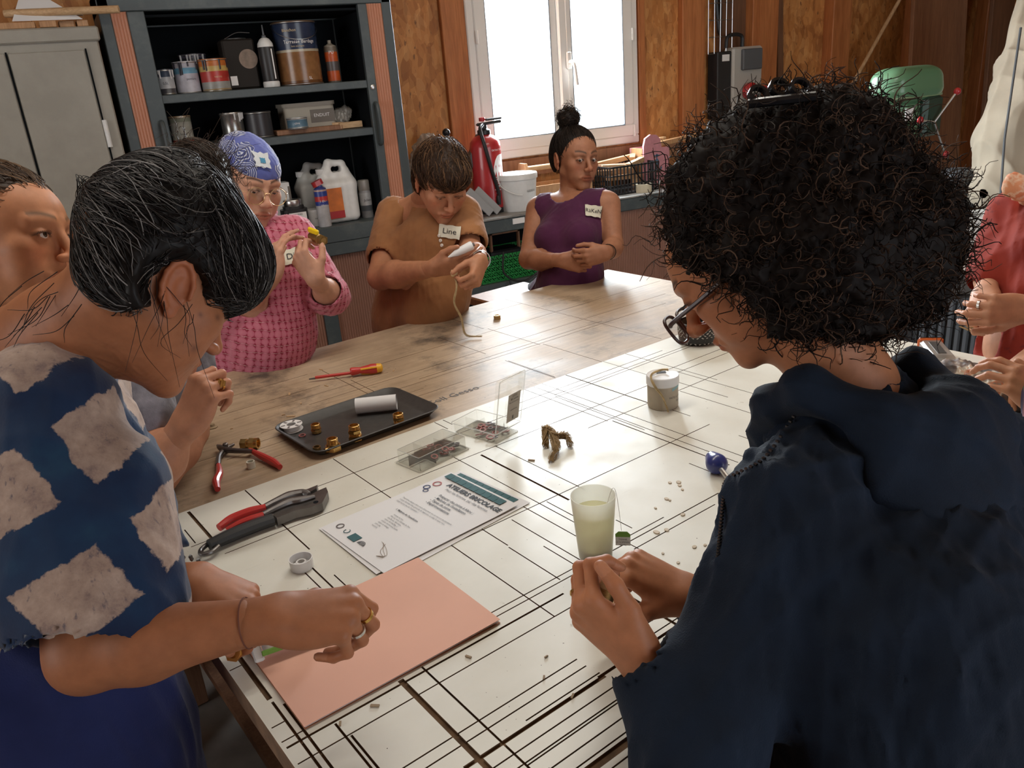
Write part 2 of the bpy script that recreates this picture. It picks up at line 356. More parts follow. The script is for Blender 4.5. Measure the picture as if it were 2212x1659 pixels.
part(MB().box(((CXL + CXR) / 2, 4.205, .966), (CXR - CXL + .01, .45, .064), bev=.004), 'top_panel', 'cabinet_paint', lc)
part(corrugated(CXL + .05, .955, .08, .934, 4.012, .013, .004), 'ribbed_front', 'tambour_brown', lc, True); part(corrugated(1.025, CXR - .05, .08, .934, 4.012, .013, .004), 'ribbed_front', 'tambour_brown', lc, True)
part(MB().box((.99, 4.01, .5), (.07, .03, .86)), 'stile', 'cabinet_paint', lc)
uc = tag(empty('paint_cupboard', ((CXL + CXR) / 2, 4.2, .999)), 'dark grey open cupboard full of paint tins with salmon roller shutters', 'cupboard')
m = MB(); ZT = 2.17
for xa, xb in ((CXL, .281), (1.469, CXR)): m.box(((xa + xb) / 2, 4.215, (1.0 + ZT) / 2), (xb - xa, .43, ZT - 1.0), bev=.003)
m.box(((CXL + CXR) / 2, 4.42, (1.0 + ZT) / 2), (CXR - CXL - .02, .02, ZT - 1.0)); m.box(((CXL + CXR) / 2, 4.215, ZT - .045), (CXR - CXL, .43, .09), bev=.004)
part(m, 'carcass', 'cabinet_paint', uc)
part(MB().box(((.42 + 1.34) / 2, 4.405, 1.55), (.92, .006, 1.0)), 'back_panel', 'interior_dark', uc)
for xa, xb in ((.402, .412), (1.35, 1.36)): part(MB().box(((xa + xb) / 2, 4.22, 1.55), (.01, .38, 1.0)), 'side_lining', 'interior_dark', uc)
part(MB().box((.877, 4.215, 2.062), (.95, .38, .01)), 'top_lining', 'interior_dark', uc)
part(MB().box(((CXL + CXR) / 2, 4.205, 1.039), (CXR - CXL - .09, .45, .08), bev=.004), 'bottom_shelf', 'cabinet_paint', uc)
for z in (1.744, 1.525): part(MB().box((.877, 4.2, z - .017), (.95, .385, .036), bev=.003), 'shelf', 'cabinet_paint', uc)
part(corrugated(.281, .343, 1.08, 2.08, 4.006, .0125, .0045), 'roller_shutter', 'tambour', uc, True); part(corrugated(1.392, 1.469, 1.08, 2.08, 4.006, .0125, .0045), 'roller_shutter', 'tambour', uc, True)
for xa, xb in ((.343, .412), (1.349, 1.392)): part(MB().box(((xa + xb) / 2, 4.01, 1.58), (xb - xa, .03, 1.0), bev=.003), 'shutter_edge', 'cabinet_paint', uc)
for x in (.385, 1.372):
    part(MB().tube(bez([(x, 3.992, 1.635), (x, 3.965, 1.625), (x, 3.955, 1.56), (x, 3.955, 1.51), (x, 3.965, 1.455), (x, 3.992, 1.445)], 6), .011, 8), 'handle', 'cabinet_paint', uc, True)
part(MB().lathe([(.012, 0), (.012, .006), (.007, .008), (.007, 0.004)], (1.37, 3.994, 1.71), 14, R=rotx(math.pi / 2)), 'lock', 'steel', uc, True)

tc = tag(empty('metal_locker', (-.35, 4.15, 0)), 'tall beige metal locker with two doors beside the paint cupboard', 'locker')
part(MB().box((-.33, 4.2, 1.0), (1.08, .46, 1.99), bev=.006), 'carcass', 'locker_paint', tc)
part(MB().box((-.33, 4.195, 2.0), (1.1, .48, .055), bev=.006), 'top_rim', 'locker_paint', tc)
for xa, xb in ((-.128, .152), (-.80, -.134)): part(MB().box(((xa + xb) / 2, 3.962, .99), (xb - xa - .006, .016, 1.90), bev=.003), 'door', 'locker_paint', tc)
for xa in (-.131, .156, -.803): part(MB().box((xa, 3.968, .99), (.006, .01, 1.91)), 'door_gap', 'interior_dark', tc)
for z in (1.61, .9, .3): part(MB().lathe([(.010, -.055), (.010, .055)], (.160, 3.957, z), 10), 'hinge', 'white_plastic', tc, True)

co = tag(empty('counter_cabinet', (2.4, 4.2, 0)), 'long low grey metal cabinet forming the counter under the window', 'counter')
m = MB(); m.box((1.555, 4.215, .47), (.05, .43, .94)).box((2.56, 4.215, .47), (.05, .43, .94)).box((3.7, 4.215, .47), (.05, .43, .94)).box((2.63, 4.42, .47), (2.2, .02, .94)).box((2.63, 4.2, .03), (2.2, .42, .06))
part(m, 'carcass', 'cabinet_paint', co)
part(MB().box((2.63, 4.205, .986), (2.21, .46, .008)), 'worktop', 'counter_top', co); part(MB().box((2.63, 4.205, .945), (2.2, .45, .074), bev=.005), 'top_rail', 'cabinet_paint', co)
part(MB().box((2.06, 4.205, .60), (.96, .41, .05), bev=.003), 'shelf', 'cabinet_paint', co)
part(MB().box((2.06, 4.405, .5), (.96, .006, .86)), 'back_lining', 'interior_dark', co)
part(corrugated(2.585, 3.68, .06, .905, 4.008, .013, .003), 'ribbed_front', 'tambour_brown', co, True)
part(MB().box((2.11, 3.978, .958), (.075, .004, .03)), 'paper_label', 'white_print', co)
CT = .99

# ================================================================== the workshop table
TA = 0.171937; TO = np.array([-0.2004, 2.3417]); TL, TD, WV, TLW = 2.053, 1.87, -0.803, 1.89
TU = np.array([math.cos(TA), math.sin(TA), 0]); TV = np.array([-math.sin(TA), math.cos(TA), 0])
def tuv(u, v, z=TZ): return np.array([TO[0], TO[1], 0]) + TU * u + TV * v + np.array([0, 0, z])
KA = [(-1.93,.2,1.2,2.2),(-1.90,.1,1.3,1.8),(-1.865,.3,1.3,3),(-1.84,.2,.9,1.8),(-1.8198,.278,.8,1.8),(-1.804,.2,.75,10),(-1.7923,.12,.6,1.8),(-1.7729,.09,.75,1.8),(-1.7595,.36,.7,1.8),(-1.751,.208,.65,1.8),(-1.7466,.06,.49,1.8),(-1.7337,.43,.8,1.8),(-1.7272,.03,.38,1.8),(-1.7045,.151,.379,5),(-1.7014,.37,.75,4),(-1.6955,.251,.378,1.8),(-1.690,.455,.7,1.8),(-1.6735,.05,.374,1.8),(-1.6681,.477,.65,1.8),(-1.6551,.03,.374,1.8),(-1.648,.482,.65,1.8),(-1.5635,.005,.45,1.8),(-1.53,.005,.46,3),(-1.5198,.626,.836,1.8),(-1.5167,.004,.032,1.8),(-1.5033,.3,.537,1.8),(-1.4978,.54,.874,2),(-1.4903,.348,.6,1.8),(-1.4849,.004,.025,1.8),(-1.4849,.651,.738,1.8),(-1.3384,1.292,1.6,1.8),(-1.3377,.002,.024,1.8),(-1.2868,.198,1.108,1.8),(-1.1015,.913,1.6,1.8),(-1.0211,.106,1.25,1.8),(-1.0152,1.303,1.9,1.8),(-.9814,1.316,1.7,1.8),(-.9519,.068,.115,1.8),(-.9035,.33,1.515,1.8),(-.8894,.996,1.506,1.8),(-.8646,.9,1.422,1.8),(-.7128,1.6,1.9,1.6),(-.5317,.365,1.808,1.6),(-.5092,.831,1.529,1.6),(-.4471,.53,1.9,1.6),(-.3333,.331,.616,1.6),(-.3056,.649,2.03,1.6),(-.2141,.4,.632,1.6),(-.1199,1.35,1.508,1.6),(-.39,.35,.8,1.2),(-.62,.25,.9,1.2),(-.69,.3,1.2,1.2),(-.58,.1,.8,1.2)]
KB = [(.0228,-1.433,-1.311,6),(.0233,-1.62,-1.44,3),(.0338,-1.65,-1.454,3),(.0689,-1.68,-1.534,2.6),(.0752,-1.7,-1.566,2.6),(.0785,-.944,-.878,1.8),(.1066,-.956,-.81,5),(.1721,-1.75,-1.522,7),(.1866,-1.274,-1.18,1.8),(.202,-1.4,-1.173,2.4),(.2077,-1.8,-1.52,2.5),(.2201,-1.288,-1.224,1.8),(.2241,-1.119,-.805,2.2),(.4126,-1.563,-1.286,1.8),(.4240,-1.07,-.805,1.8),(.475,-1.85,-1.673,1.8),(.4802,-1.499,-1.365,1.8),(.4826,-1.36,-1.282,1.8),(.5248,-1.525,-1.405,1.8),(.5267,-1.85,-1.55,4),(.5407,-1.484,-1.296,1.8),(.5431,-1.8,-1.688,1.8),(.5855,-1.421,-1.253,1.8),(.6145,-1.388,-.992,1.8),(.6286,-1.367,-1.291,1.8),(.6324,-1.75,-1.496,1.8),(.6621,-1.317,-1.033,4),(.6721,-1.471,-1.431,1.8),(.6762,-.502,-.219,1.6),(.6902,-.863,-.805,1.8),(.6961,-.501,-.361,1.6),(.7105,-1.308,-1.019,1.8),(.7124,-.848,-.808,1.8),(.9303,-1.455,-1.379,1.8),(.9698,-1.106,-.803,1.8),(.9782,-1.441,-1.113,2.6),(.99,-1.202,-.899,1.8),(.9987,-1.447,-.803,1.8),(1.0269,-1.446,-.803,1.8),(1.0806,-.481,-.223,1.6),(1.0815,-.795,-.573,1.6),(1.0855,-.786,-.582,1.6),(1.1024,-1.425,-1.369,1.8),(1.1106,-1.101,-.803,3),(1.1153,-1.226,-1.172,1.8),(1.2172,-1.394,-1.107,1.8),(1.2302,-.264,-.026,1.6),(1.2393,-.542,-.275,1.6),(1.2501,-.965,-.542,1.6),(1.2603,-1.218,-1.066,1.8),(1.3173,-1.361,-1.0,1.8),(1.3359,-1.126,-.803,1.8),(1.5049,-.786,-.023,1.6)]
def laminate_mat():
    m, nt, b = nodes_of('white_laminate'); v = coords(nt)
    n = noise(nt, v, 5, 5, .6); c = ramp(nt, n, [(.25, (.64, .63, .555)), (.6, (.73, .725, .655)), (.8, (.76, .755, .70))])
    s = noise(nt, v, 26, 3, .5); sm = ramp(nt, s, [(.69, (0, 0, 0)), (.735, (1, 1, 1))]); big = noise(nt, v, 3.1, 2); bm_ = ramp(nt, big, [(.48, (0, 0, 0)), (.6, (1, 1, 1))])
    c = mixc(nt, math1(nt, 'MULTIPLY', math1(nt, 'MULTIPLY', sm, bm_), .75), c, (.33, .27, .16))
    sp = noise(nt, v, 150, 2, .5); spm = ramp(nt, sp, [(.745, (0, 0, 0)), (.76, (1, 1, 1))]); c = mixc(nt, spm, c, (.10, .075, .05))
    sc = noise(nt, coords(nt, 'Object', (2, 60, 1), (0, 0, .5)), 3, 2); scm = ramp(nt, sc, [(.74, (0, 0, 0)), (.77, (1, 1, 1))]); c = mixc(nt, math1(nt, 'MULTIPLY', scm, .25), c, (.35, .33, .28))
    nt.links.new(c, b.inputs['Base Color']); b.inputs['Roughness'].default_value = .27
    nt.links.new(ramp(nt, noise(nt, v, 9, 4), [(.3, (.34, .34, .34)), (.7, (.55, .55, .55))]), b.inputs['Roughness']); bump(nt, b, noise(nt, v, 40, 3), .05, .001); MATS['white_laminate'] = m
def brown_top_mat():
    m, nt, b = nodes_of('brown_board'); v = coords(nt)
    n = noise(nt, v, 4, 6, .65); c = ramp(nt, n, [(.25, (.26, .18, .115)), (.5, (.40, .295, .20)), (.75, (.50, .38, .265))])
    g = noise(nt, coords(nt, 'Object', (3, 45, 1)), 2, 4); c = mixc(nt, 1.0, c, ramp(nt, g, [(.3, (.8, .8, .78)), (.7, (1.12, 1.1, 1.08))]), 'MULTIPLY')
    st = noise(nt, v, 2.6, 7, .75); stm = ramp(nt, st, [(.54, (0, 0, 0)), (.68, (1, 1, 1))]); c = mixc(nt, math1(nt, 'MULTIPLY', stm, .85), c, (.035, .032, .03))
    pl = noise(nt, coords(nt, 'Object', (1, 1, 1), (1.2, .3, 2.0)), 3.3, 8, .8); plm = ramp(nt, pl, [(.62, (0, 0, 0)), (.74, (1, 1, 1))]); c = mixc(nt, math1(nt, 'MULTIPLY', plm, .45), c, (.50, .47, .42))
    sp = noise(nt, v, 120, 2); c = mixc(nt, ramp(nt, sp, [(.73, (0, 0, 0)), (.75, (1, 1, 1))]), c, (.05, .035, .025))
    nt.links.new(c, b.inputs['Base Color']); nt.links.new(ramp(nt, n, [(.3, (.5, .5, .5)), (.7, (.62, .62, .62))]), b.inputs['Roughness']); bump(nt, b, g, .1, .001); MATS['brown_board'] = m
laminate_mat(); brown_top_mat(); M('kerf_brown', (.14, .085, .045), .9, var=.4, scale=40); M('table_edge', (.20, .12, .07), .8, var=.3, scale=30)
def kerfed(name, u0, u1, v0, v1, ka, kb, th, mats, parent, depth=.004):
    """board with saw cuts sunk into it: a stepped grid along the cut edges"""
    ka = [(a, b, c, d * 1.25) for a, b, c, d in ka]; kb = [(a, b, c, d * 1.25) for a, b, c, d in kb]; us, vs = {u0, u1}, {v0, v1}
    for v, a, b, w_ in ka: us |= {max(u0, a), min(u1, b)}; vs |= {v - w_ / 2000, v + w_ / 2000}
    for u, a, b, w_ in kb: us |= {u - w_ / 2000, u + w_ / 2000}; vs |= {max(v0, a), min(v1, b)}
    us = np.array(sorted(x for x in us if u0 <= x <= u1)); vs = np.array(sorted(x for x in vs if v0 <= x <= v1))
    us = us[np.r_[True, np.diff(us) > 1e-5]]; vs = vs[np.r_[True, np.diff(vs) > 1e-5]]
    uc_, vc_ = (us[1:] + us[:-1]) / 2, (vs[1:] + vs[:-1]) / 2
    low = np.zeros((len(uc_), len(vc_)), bool)
    for v, a, b, w_ in ka: low |= ((uc_ > a) & (uc_ < b))[:, None] & (abs(vc_ - v) < w_ / 2000)[None, :]
    for u, a, b, w_ in kb: low |= (abs(uc_ - u) < w_ / 2000)[:, None] & ((vc_ > a) & (vc_ < b))[None, :]
    V = []; F = []; MI = []
    def quad(pts, mi): n = len(V); V.extend(pts); F.append((n, n + 1, n + 2, n + 3)); MI.append(mi)
    nu, nv = low.shape
    # merge runs along u for flat cells
    for j in range(nv):
        i = 0
        while i < nu:
            k = i
            while k + 1 < nu and low[k + 1, j] == low[i, j]: k += 1
            z = -depth if low[i, j] else 0.0
            quad([(us[i], vs[j], z), (us[k + 1], vs[j], z), (us[k + 1], vs[j + 1], z), (us[i], vs[j + 1], z)], 1 if low[i, j] else 0); i = k + 1
    for i in range(1, nu):
        for j in range(nv):
            if low[i, j] != low[i - 1, j]: quad([(us[i], vs[j], -depth), (us[i], vs[j + 1], -depth), (us[i], vs[j + 1], 0), (us[i], vs[j], 0)], 1)
    for j in range(1, nv):
        for i in range(nu):
            if low[i, j] != low[i, j - 1]: quad([(us[i], vs[j], -depth), (us[i + 1], vs[j], -depth), (us[i + 1], vs[j], 0), (us[i], vs[j], 0)], 1)
    for (a, b), (c_, d) in (((u0, v0), (u1, v0)), ((u1, v0), (u1, v1)), ((u1, v1), (u0, v1)), ((u0, v1), (u0, v0))): quad([(a, b, -th), (c_, d, -th), (c_, d, 0), (a, b, 0)], 2)
    quad([(u0, v1, -th), (u1, v1, -th), (u1, v0, -th), (u0, v0, -th)], 2)
    me = fast_mesh(name, np.array(V), np.array(F), False); o = link(name, me, mats, parent)
    me.polygons.foreach_set('material_index', np.array(MI, np.int32)); me.update(); return o
tb = tag(empty('workshop_table', (TO[0], TO[1], 0), TA), 'big workshop table with brown back half and white saw-scored front half', 'table')
o = kerfed('white_top', 0.0, TLW, -TD, WV, KA, KB, .04, ['white_laminate', 'kerf_brown', 'table_edge'], tb); o.location = (0, 0, TZ)
o = kerfed('brown_top', 0.0, TL, WV, 0.0, KA, KB, .04, ['brown_board', 'kerf_brown', 'table_edge'], tb, .002); o.location = (0, 0, TZ - .0025)
for u, v in ((.12, -.12), (TL - .12, -.12), (.12, -TD + .12), (TLW - .12, -TD + .12)): MB().box((u, v, (TZ - .045) / 2), (.09, .09, TZ - .045), bev=.004).build('leg', 'mid_board', tb)
m = MB()
for v in (-.08, -TD + .08): MB().box((TLW / 2, v, TZ - .10), (TLW - .3, .04, .11)).build('apron_rail', 'mid_board', tb)
for u in (.08, TLW - .08): MB().box((u, -TD / 2, TZ - .10), (.04, TD - .3, .11)).build('apron_rail', 'mid_board', tb)
MB().box((TLW / 2, -TD / 2, .22), (TLW - .3, TD - .3, .03)).build('lower_shelf', 'mid_board', tb)
st = tag(empty('wooden_stool', (1.46, 2.87, 0)), 'small brown wooden stool top showing behind the table', 'stool')
MB().box((0, 0, .86), (.30, .2, .035), rz=.17, bev=.006).build('seat', 'mid_board', st)
for a in (-.11, .11):
    for b in (-.07, .07): MB().box((a, b, .42), (.035, .035, .845), rz=.17).build('leg', 'mid_board', st)
# ================================================================== implicit-surface modelling of the people
def C_(a, b, r1, r2=None, k=.01, op='u'): return ('c', np.asarray(a, float), np.asarray(b, float), r1, r1 if r2 is None else r2, k, op)
def E_(c, r, k=.01, op='u', R=None): return ('e', np.asarray(c, float), np.asarray(r, float) if np.ndim(r) else np.full(3, float(r)), np.eye(3) if R is None else np.asarray(R), k, op)
def PL(p, n, k=.002): return ('p', np.asarray(p, float), vn(n), 0, 0, k, 'i')       # keep the side the normal points to
def prim_bound(q):
    if q[0] == 'c': return (q[1] + q[2]) / 2, np.linalg.norm(q[1] - q[2]) / 2 + max(q[3], q[4])
    return q[1], float(np.max(q[2]))
def sdf(P, prims, margin=.04):
    acc = np.full(len(P), margin, np.float32)
    for q in prims:
        k, op = q[5], q[6] if len(q) > 6 else 'u'
        if q[0] == 'p':
            d = -((P - q[1].astype(np.float32)) @ q[2].astype(np.float32)); acc = smax(acc, d, k); continue
        if q[0] == 'c': k, op = q[5], q[6]
        else: k, op = q[4], q[5]
        c, rad = prim_bound(q); D = P - c.astype(np.float32); ix = np.nonzero((D * D).sum(1) < (rad + margin + k) ** 2)[0]
        if len(ix) == 0: continue
        X = P[ix]
        if q[0] == 'c':
            a, b = q[1].astype(np.float32), q[2].astype(np.float32); ba = b - a; L = float(ba @ ba) + 1e-12; pa = X - a
            t = np.clip(pa @ ba / L, 0, 1); d = np.linalg.norm(pa - t[:, None] * ba, axis=1) - (q[3] + (q[4] - q[3]) * t)
        else:
            Y = (X - q[1].astype(np.float32)) @ q[3].astype(np.float32); r = q[2].astype(np.float32)
            k0 = np.linalg.norm(Y / r, axis=1); k1 = np.linalg.norm(Y / (r * r), axis=1) + 1e-9; d = k0 * (k0 - 1) / k1
        if op == 'u': acc[ix] = smin(acc[ix], d, k)
        else: acc[ix] = smax(acc[ix], -d, k)
    return acc
def smin(a, b, k):
    h = np.clip(.5 + .5 * (b - a) / k, 0, 1); return b + (a - b) * h - k * h * (1 - h)
def smax(a, b, k): return -smin(-a, -b, k)
def bounds(prims, pad):
    lo, hi = np.full(3, 9e9), np.full(3, -9e9)
    for q in prims:
        if q[0] == 'p' or (q[6] if q[0] == 'c' else q[5]) != 'u': continue
        c, r = prim_bound(q)
        if q[0] == 'c': lo = np.minimum(lo, np.minimum(q[1] - q[3], q[2] - q[4])); hi = np.maximum(hi, np.maximum(q[1] + q[3], q[2] + q[4]))
        else:
            e = np.sqrt(((q[3] * q[2][None, :]) ** 2).sum(1)); lo = np.minimum(lo, c - e); hi = np.maximum(hi, c + e)
    return lo - pad, hi + pad
def prim_d(q, X):
    if q[0] == 'c':
        a, b = q[1].astype(np.float32), q[2].astype(np.float32); ba = b - a; L = float(ba @ ba) + 1e-12; pa = X - a
        t = np.clip(pa @ ba * np.float32(1 / L), 0, 1); pa -= t[..., None] * ba; return np.sqrt(np.einsum('...i,...i->...', pa, pa)) - (np.float32(q[3]) + np.float32(q[4] - q[3]) * t)
    Y = ((X - q[1].astype(np.float32)) @ (q[3] / q[2][None, :]).astype(np.float32)); k0 = np.sqrt(np.einsum('...i,...i->...', Y, Y)); Y *= (1 / q[2]).astype(np.float32); k1 = np.sqrt(np.einsum('...i,...i->...', Y, Y)) + np.float32(1e-9); return k0 * (k0 - 1) / k1
def sdf_blocks(cen, off, prims, margin):
    """signed distance at cen[:,None]+off[None]; primitives are skipped for blocks they cannot reach"""
    half = float(np.sqrt((off * off).sum(1).max())) if len(off) > 1 else 0.0; acc = np.full((len(cen), len(off)), margin, np.float32)
    for q in prims:
        if q[0] == 'p':
            X = cen[:, None, :] + off[None]; acc = smax(acc, -((X - q[1].astype(np.float32)) @ q[2].astype(np.float32)), np.float32(q[5])); continue
        k, op = (q[5], q[6]) if q[0] == 'c' else (q[4], q[5]); k = np.float32(k)
        if q[0] == 'c':
            a, ba = q[1], q[2] - q[1]; t = np.clip((cen - a) @ ba / (ba @ ba + 1e-12), 0, 1); dd = np.linalg.norm(cen - a - t[:, None] * ba, axis=1) - max(q[3], q[4])
        else: dd = np.linalg.norm(cen - q[1], axis=1) - np.max(q[2])
        ix = np.nonzero(dd < margin + k + half)[0]
        if len(ix) == 0: continue
        d = prim_d(q, cen[ix][:, None, :] + off[None]); acc[ix] = smin(acc[ix], d, k) if op == 'u' else smax(acc[ix], -d, k)
    return acc
def normals(V, Q):
    n = np.cross(V[Q[:, 2]] - V[Q[:, 0]], V[Q[:, 3]] - V[Q[:, 1]]); N = np.zeros_like(V)
    for i in range(3):
        for c in range(4): N[:, i] += np.bincount(Q[:, c], n[:, i], len(V))
    return N / (np.linalg.norm(N, axis=1, keepdims=True) + 1e-12)
def surface(prims, h, disp=None, pad=.02, margin=None):
    """surface nets on a sparse grid -> (verts, quads); disp: relief pushed out along the normals"""
    lo, hi = bounds(prims, pad); B = 4; nb = np.ceil((hi - lo) / (h * B)).astype(int) + 1; mg = margin or max(.012, 4.2 * h)
    bc = np.stack(np.meshgrid(*[np.arange(n) for n in nb], indexing='ij'), -1).reshape(-1, 3)
    cd_ = sdf_blocks((lo + (bc + .5) * h * B).astype(np.float32).reshape(-1, 3), np.zeros((1, 3), np.float32), prims, mg)[:, 0]; F = np.repeat(np.repeat(np.repeat(cd_.reshape(nb), B, 0), B, 1), B, 2).astype(np.float32)
    near = np.nonzero(np.abs(cd_) < h * B * .88 + .002)[0]
    og = np.stack(np.meshgrid(*[np.arange(B)] * 3, indexing='ij'), -1).reshape(-1, 3); off = ((og - B / 2) * h).astype(np.float32); CH = 6000
    for s in range(0, len(near), CH):
        b0 = bc[near[s:s + CH]]; d = sdf_blocks((lo + (b0 + .5) * h * B).astype(np.float32), off, prims, mg); g = (b0[:, None, :] * B + og[None]).reshape(-1, 3); F[g[:, 0], g[:, 1], g[:, 2]] = d.reshape(-1)
    S = F < 0; n0, n1, n2 = F.shape
    cnt = np.zeros((n0 - 1, n1 - 1, n2 - 1), np.int8); cor = [(a, b, c) for a in (0, 1) for b in (0, 1) for c in (0, 1)]
    for a, b, c in cor: cnt += S[a:n0 - 1 + a, b:n1 - 1 + b, c:n2 - 1 + c]
    act = np.stack(np.nonzero((cnt > 0) & (cnt < 8)), -1); vid = np.full(cnt.shape, -1, np.int32); vid[act[:, 0], act[:, 1], act[:, 2]] = np.arange(len(act))
    val = np.stack([F[act[:, 0] + a, act[:, 1] + b, act[:, 2] + c] for a, b, c in cor], 1); acc = np.zeros((len(act), 3)); num = np.zeros(len(act))
    for i in range(8):
        for j in range(i + 1, 8):
            d = np.array(cor[j]) - np.array(cor[i])
            if np.abs(d).sum() != 1: continue
            m = (val[:, i] < 0) != (val[:, j] < 0); t = np.where(m, val[:, i] / np.where(m, val[:, i] - val[:, j], 1), 0)
            acc += np.where(m[:, None], np.array(cor[i])[None] + t[:, None] * d[None], 0); num += m
    V = lo + (act + acc / num[:, None]) * h; Q = []
    for ax in range(3):
        s0 = [slice(None)] * 3; s1 = [slice(None)] * 3; s0[ax] = slice(0, -1); s1[ax] = slice(1, None)
        x = S[tuple(s0)] != S[tuple(s1)]; e = np.stack(np.nonzero(x), -1); b_, c_ = [(1, 2), (2, 0), (0, 1)][ax]
        e = e[(e[:, b_] > 0) & (e[:, c_] > 0) & (e[:, b_] < F.shape[b_] - 1) & (e[:, c_] < F.shape[c_] - 1)]
        ins = S[e[:, 0], e[:, 1], e[:, 2]]; q = []
        for db, dc in ((-1, -1), (0, -1), (0, 0), (-1, 0)):
            g = e.copy(); g[:, b_] += db; g[:, c_] += dc; q.append(vid[g[:, 0], g[:, 1], g[:, 2]])
        q = np.stack(q, 1); q[~ins] = q[~ins][:, ::-1]; Q.append(q[(q >= 0).all(1)])
    Q = np.concatenate(Q); V = V.astype(np.float32)
    if disp is not None: V = V + normals(V, Q) * np.asarray(disp(V), np.float32)[:, None]
    return V, Q
def join_surf(parts):
    V = []; Q = []; n = 0
    for v, q in parts: V.append(v); Q.append(q + n); n += len(v)
    return np.concatenate(V), np.concatenate(Q)
def set_col(me, name, col):
    a = me.color_attributes.new(name, 'FLOAT_COLOR', 'POINT'); c = np.ones((len(col), 4), np.float32); c[:, :3] = col; a.data.foreach_set('color', c.ravel())
def folds(seed, amp, freq, n=5, stretch=(1, 1, .35), along=None):
    """smooth fold relief; stretched along one axis"""
    r = np.random.default_rng(seed); W = r.normal(size=(n, 3)) * freq * 2.0; ph = r.uniform(0, 6.28, n)
    R_ = np.eye(3) if along is None else frame(vn(np.cross(along, (.3, .5, .2))), along)
    def f(P):
        X = (P @ R_.astype(np.float32)) * np.array(stretch, np.float32); o = np.zeros(len(P), np.float32)
        for w_, p_ in zip(W, ph):
            s = np.sin(X @ w_.astype(np.float32) + p_ + 1.3 * np.sin(X @ w_[::-1].astype(np.float32) * .6)); o += (1 - np.abs(s)) ** 1.5 - .4
        return amp * o / n * 2.0
    return f
def strands_mesh(P, rad, sides=3, taper=.4):
    """P (n,k,3) polylines -> one tube mesh"""
    P = np.asarray(P, np.float32); n, k, _ = P.shape; T = np.gradient(P, axis=1); T /= np.linalg.norm(T, axis=2, keepdims=True) + 1e-9
    ref = np.array([.31, .47, .83], np.float32); U = np.cross(T, ref); U /= np.linalg.norm(U, axis=2, keepdims=True) + 1e-9; W = np.cross(T, U)
    rr = (np.asarray(rad, np.float32).reshape(-1, 1) * (1 - (1 - taper) * np.linspace(0, 1, k, dtype=np.float32)[None, :] ** 2))[..., None]
    R_ = [P + rr * (math.cos(2 * math.pi * s / sides) * U + math.sin(2 * math.pi * s / sides) * W) for s in range(sides)]
    V = np.stack(R_, 2).reshape(-1, 3); base = (np.arange(n)[:, None] * k + np.arange(k - 1)[None, :]).reshape(-1) * sides; Q = []
    for s in range(sides): s2 = (s + 1) % sides; Q.append(np.stack([base + s, base + s2, base + sides + s2, base + sides + s], 1))
    return V, np.concatenate(Q)
def trace_hair(prims, roots, flow, steps, step, lift, jit, seed=1, grav=0.0):
    """strands that follow the hair volume along a flow direction"""
    r = np.random.default_rng(seed); p = roots.astype(np.float32).copy(); out = [p.copy()]; e = .002; off = r.uniform(lift[0], lift[1], len(p)).astype(np.float32); jv = r.normal(size=(len(p), 3)).astype(np.float32) * jit
    for s in range(steps):
        d0 = sdf(p, prims, .08); G = np.stack([sdf(p + np.eye(3, dtype=np.float32)[i] * e, prims, .08) - d0 for i in range(3)], 1); G /= np.linalg.norm(G, axis=1, keepdims=True) + 1e-9
        jv = jv * .9 + r.normal(size=jv.shape).astype(np.float32) * jit * .3
        f = flow(p).astype(np.float32) + jv; f[:, 2] -= grav; f -= G * (f * G).sum(1, keepdims=True) * .85; f /= np.linalg.norm(f, axis=1, keepdims=True) + 1e-9
        p = p + f * step; d = sdf(p, prims, .08); p = p - G * np.clip(d - off, -.01, .01)[:, None]; out.append(p.copy())
    return np.stack(out, 1)

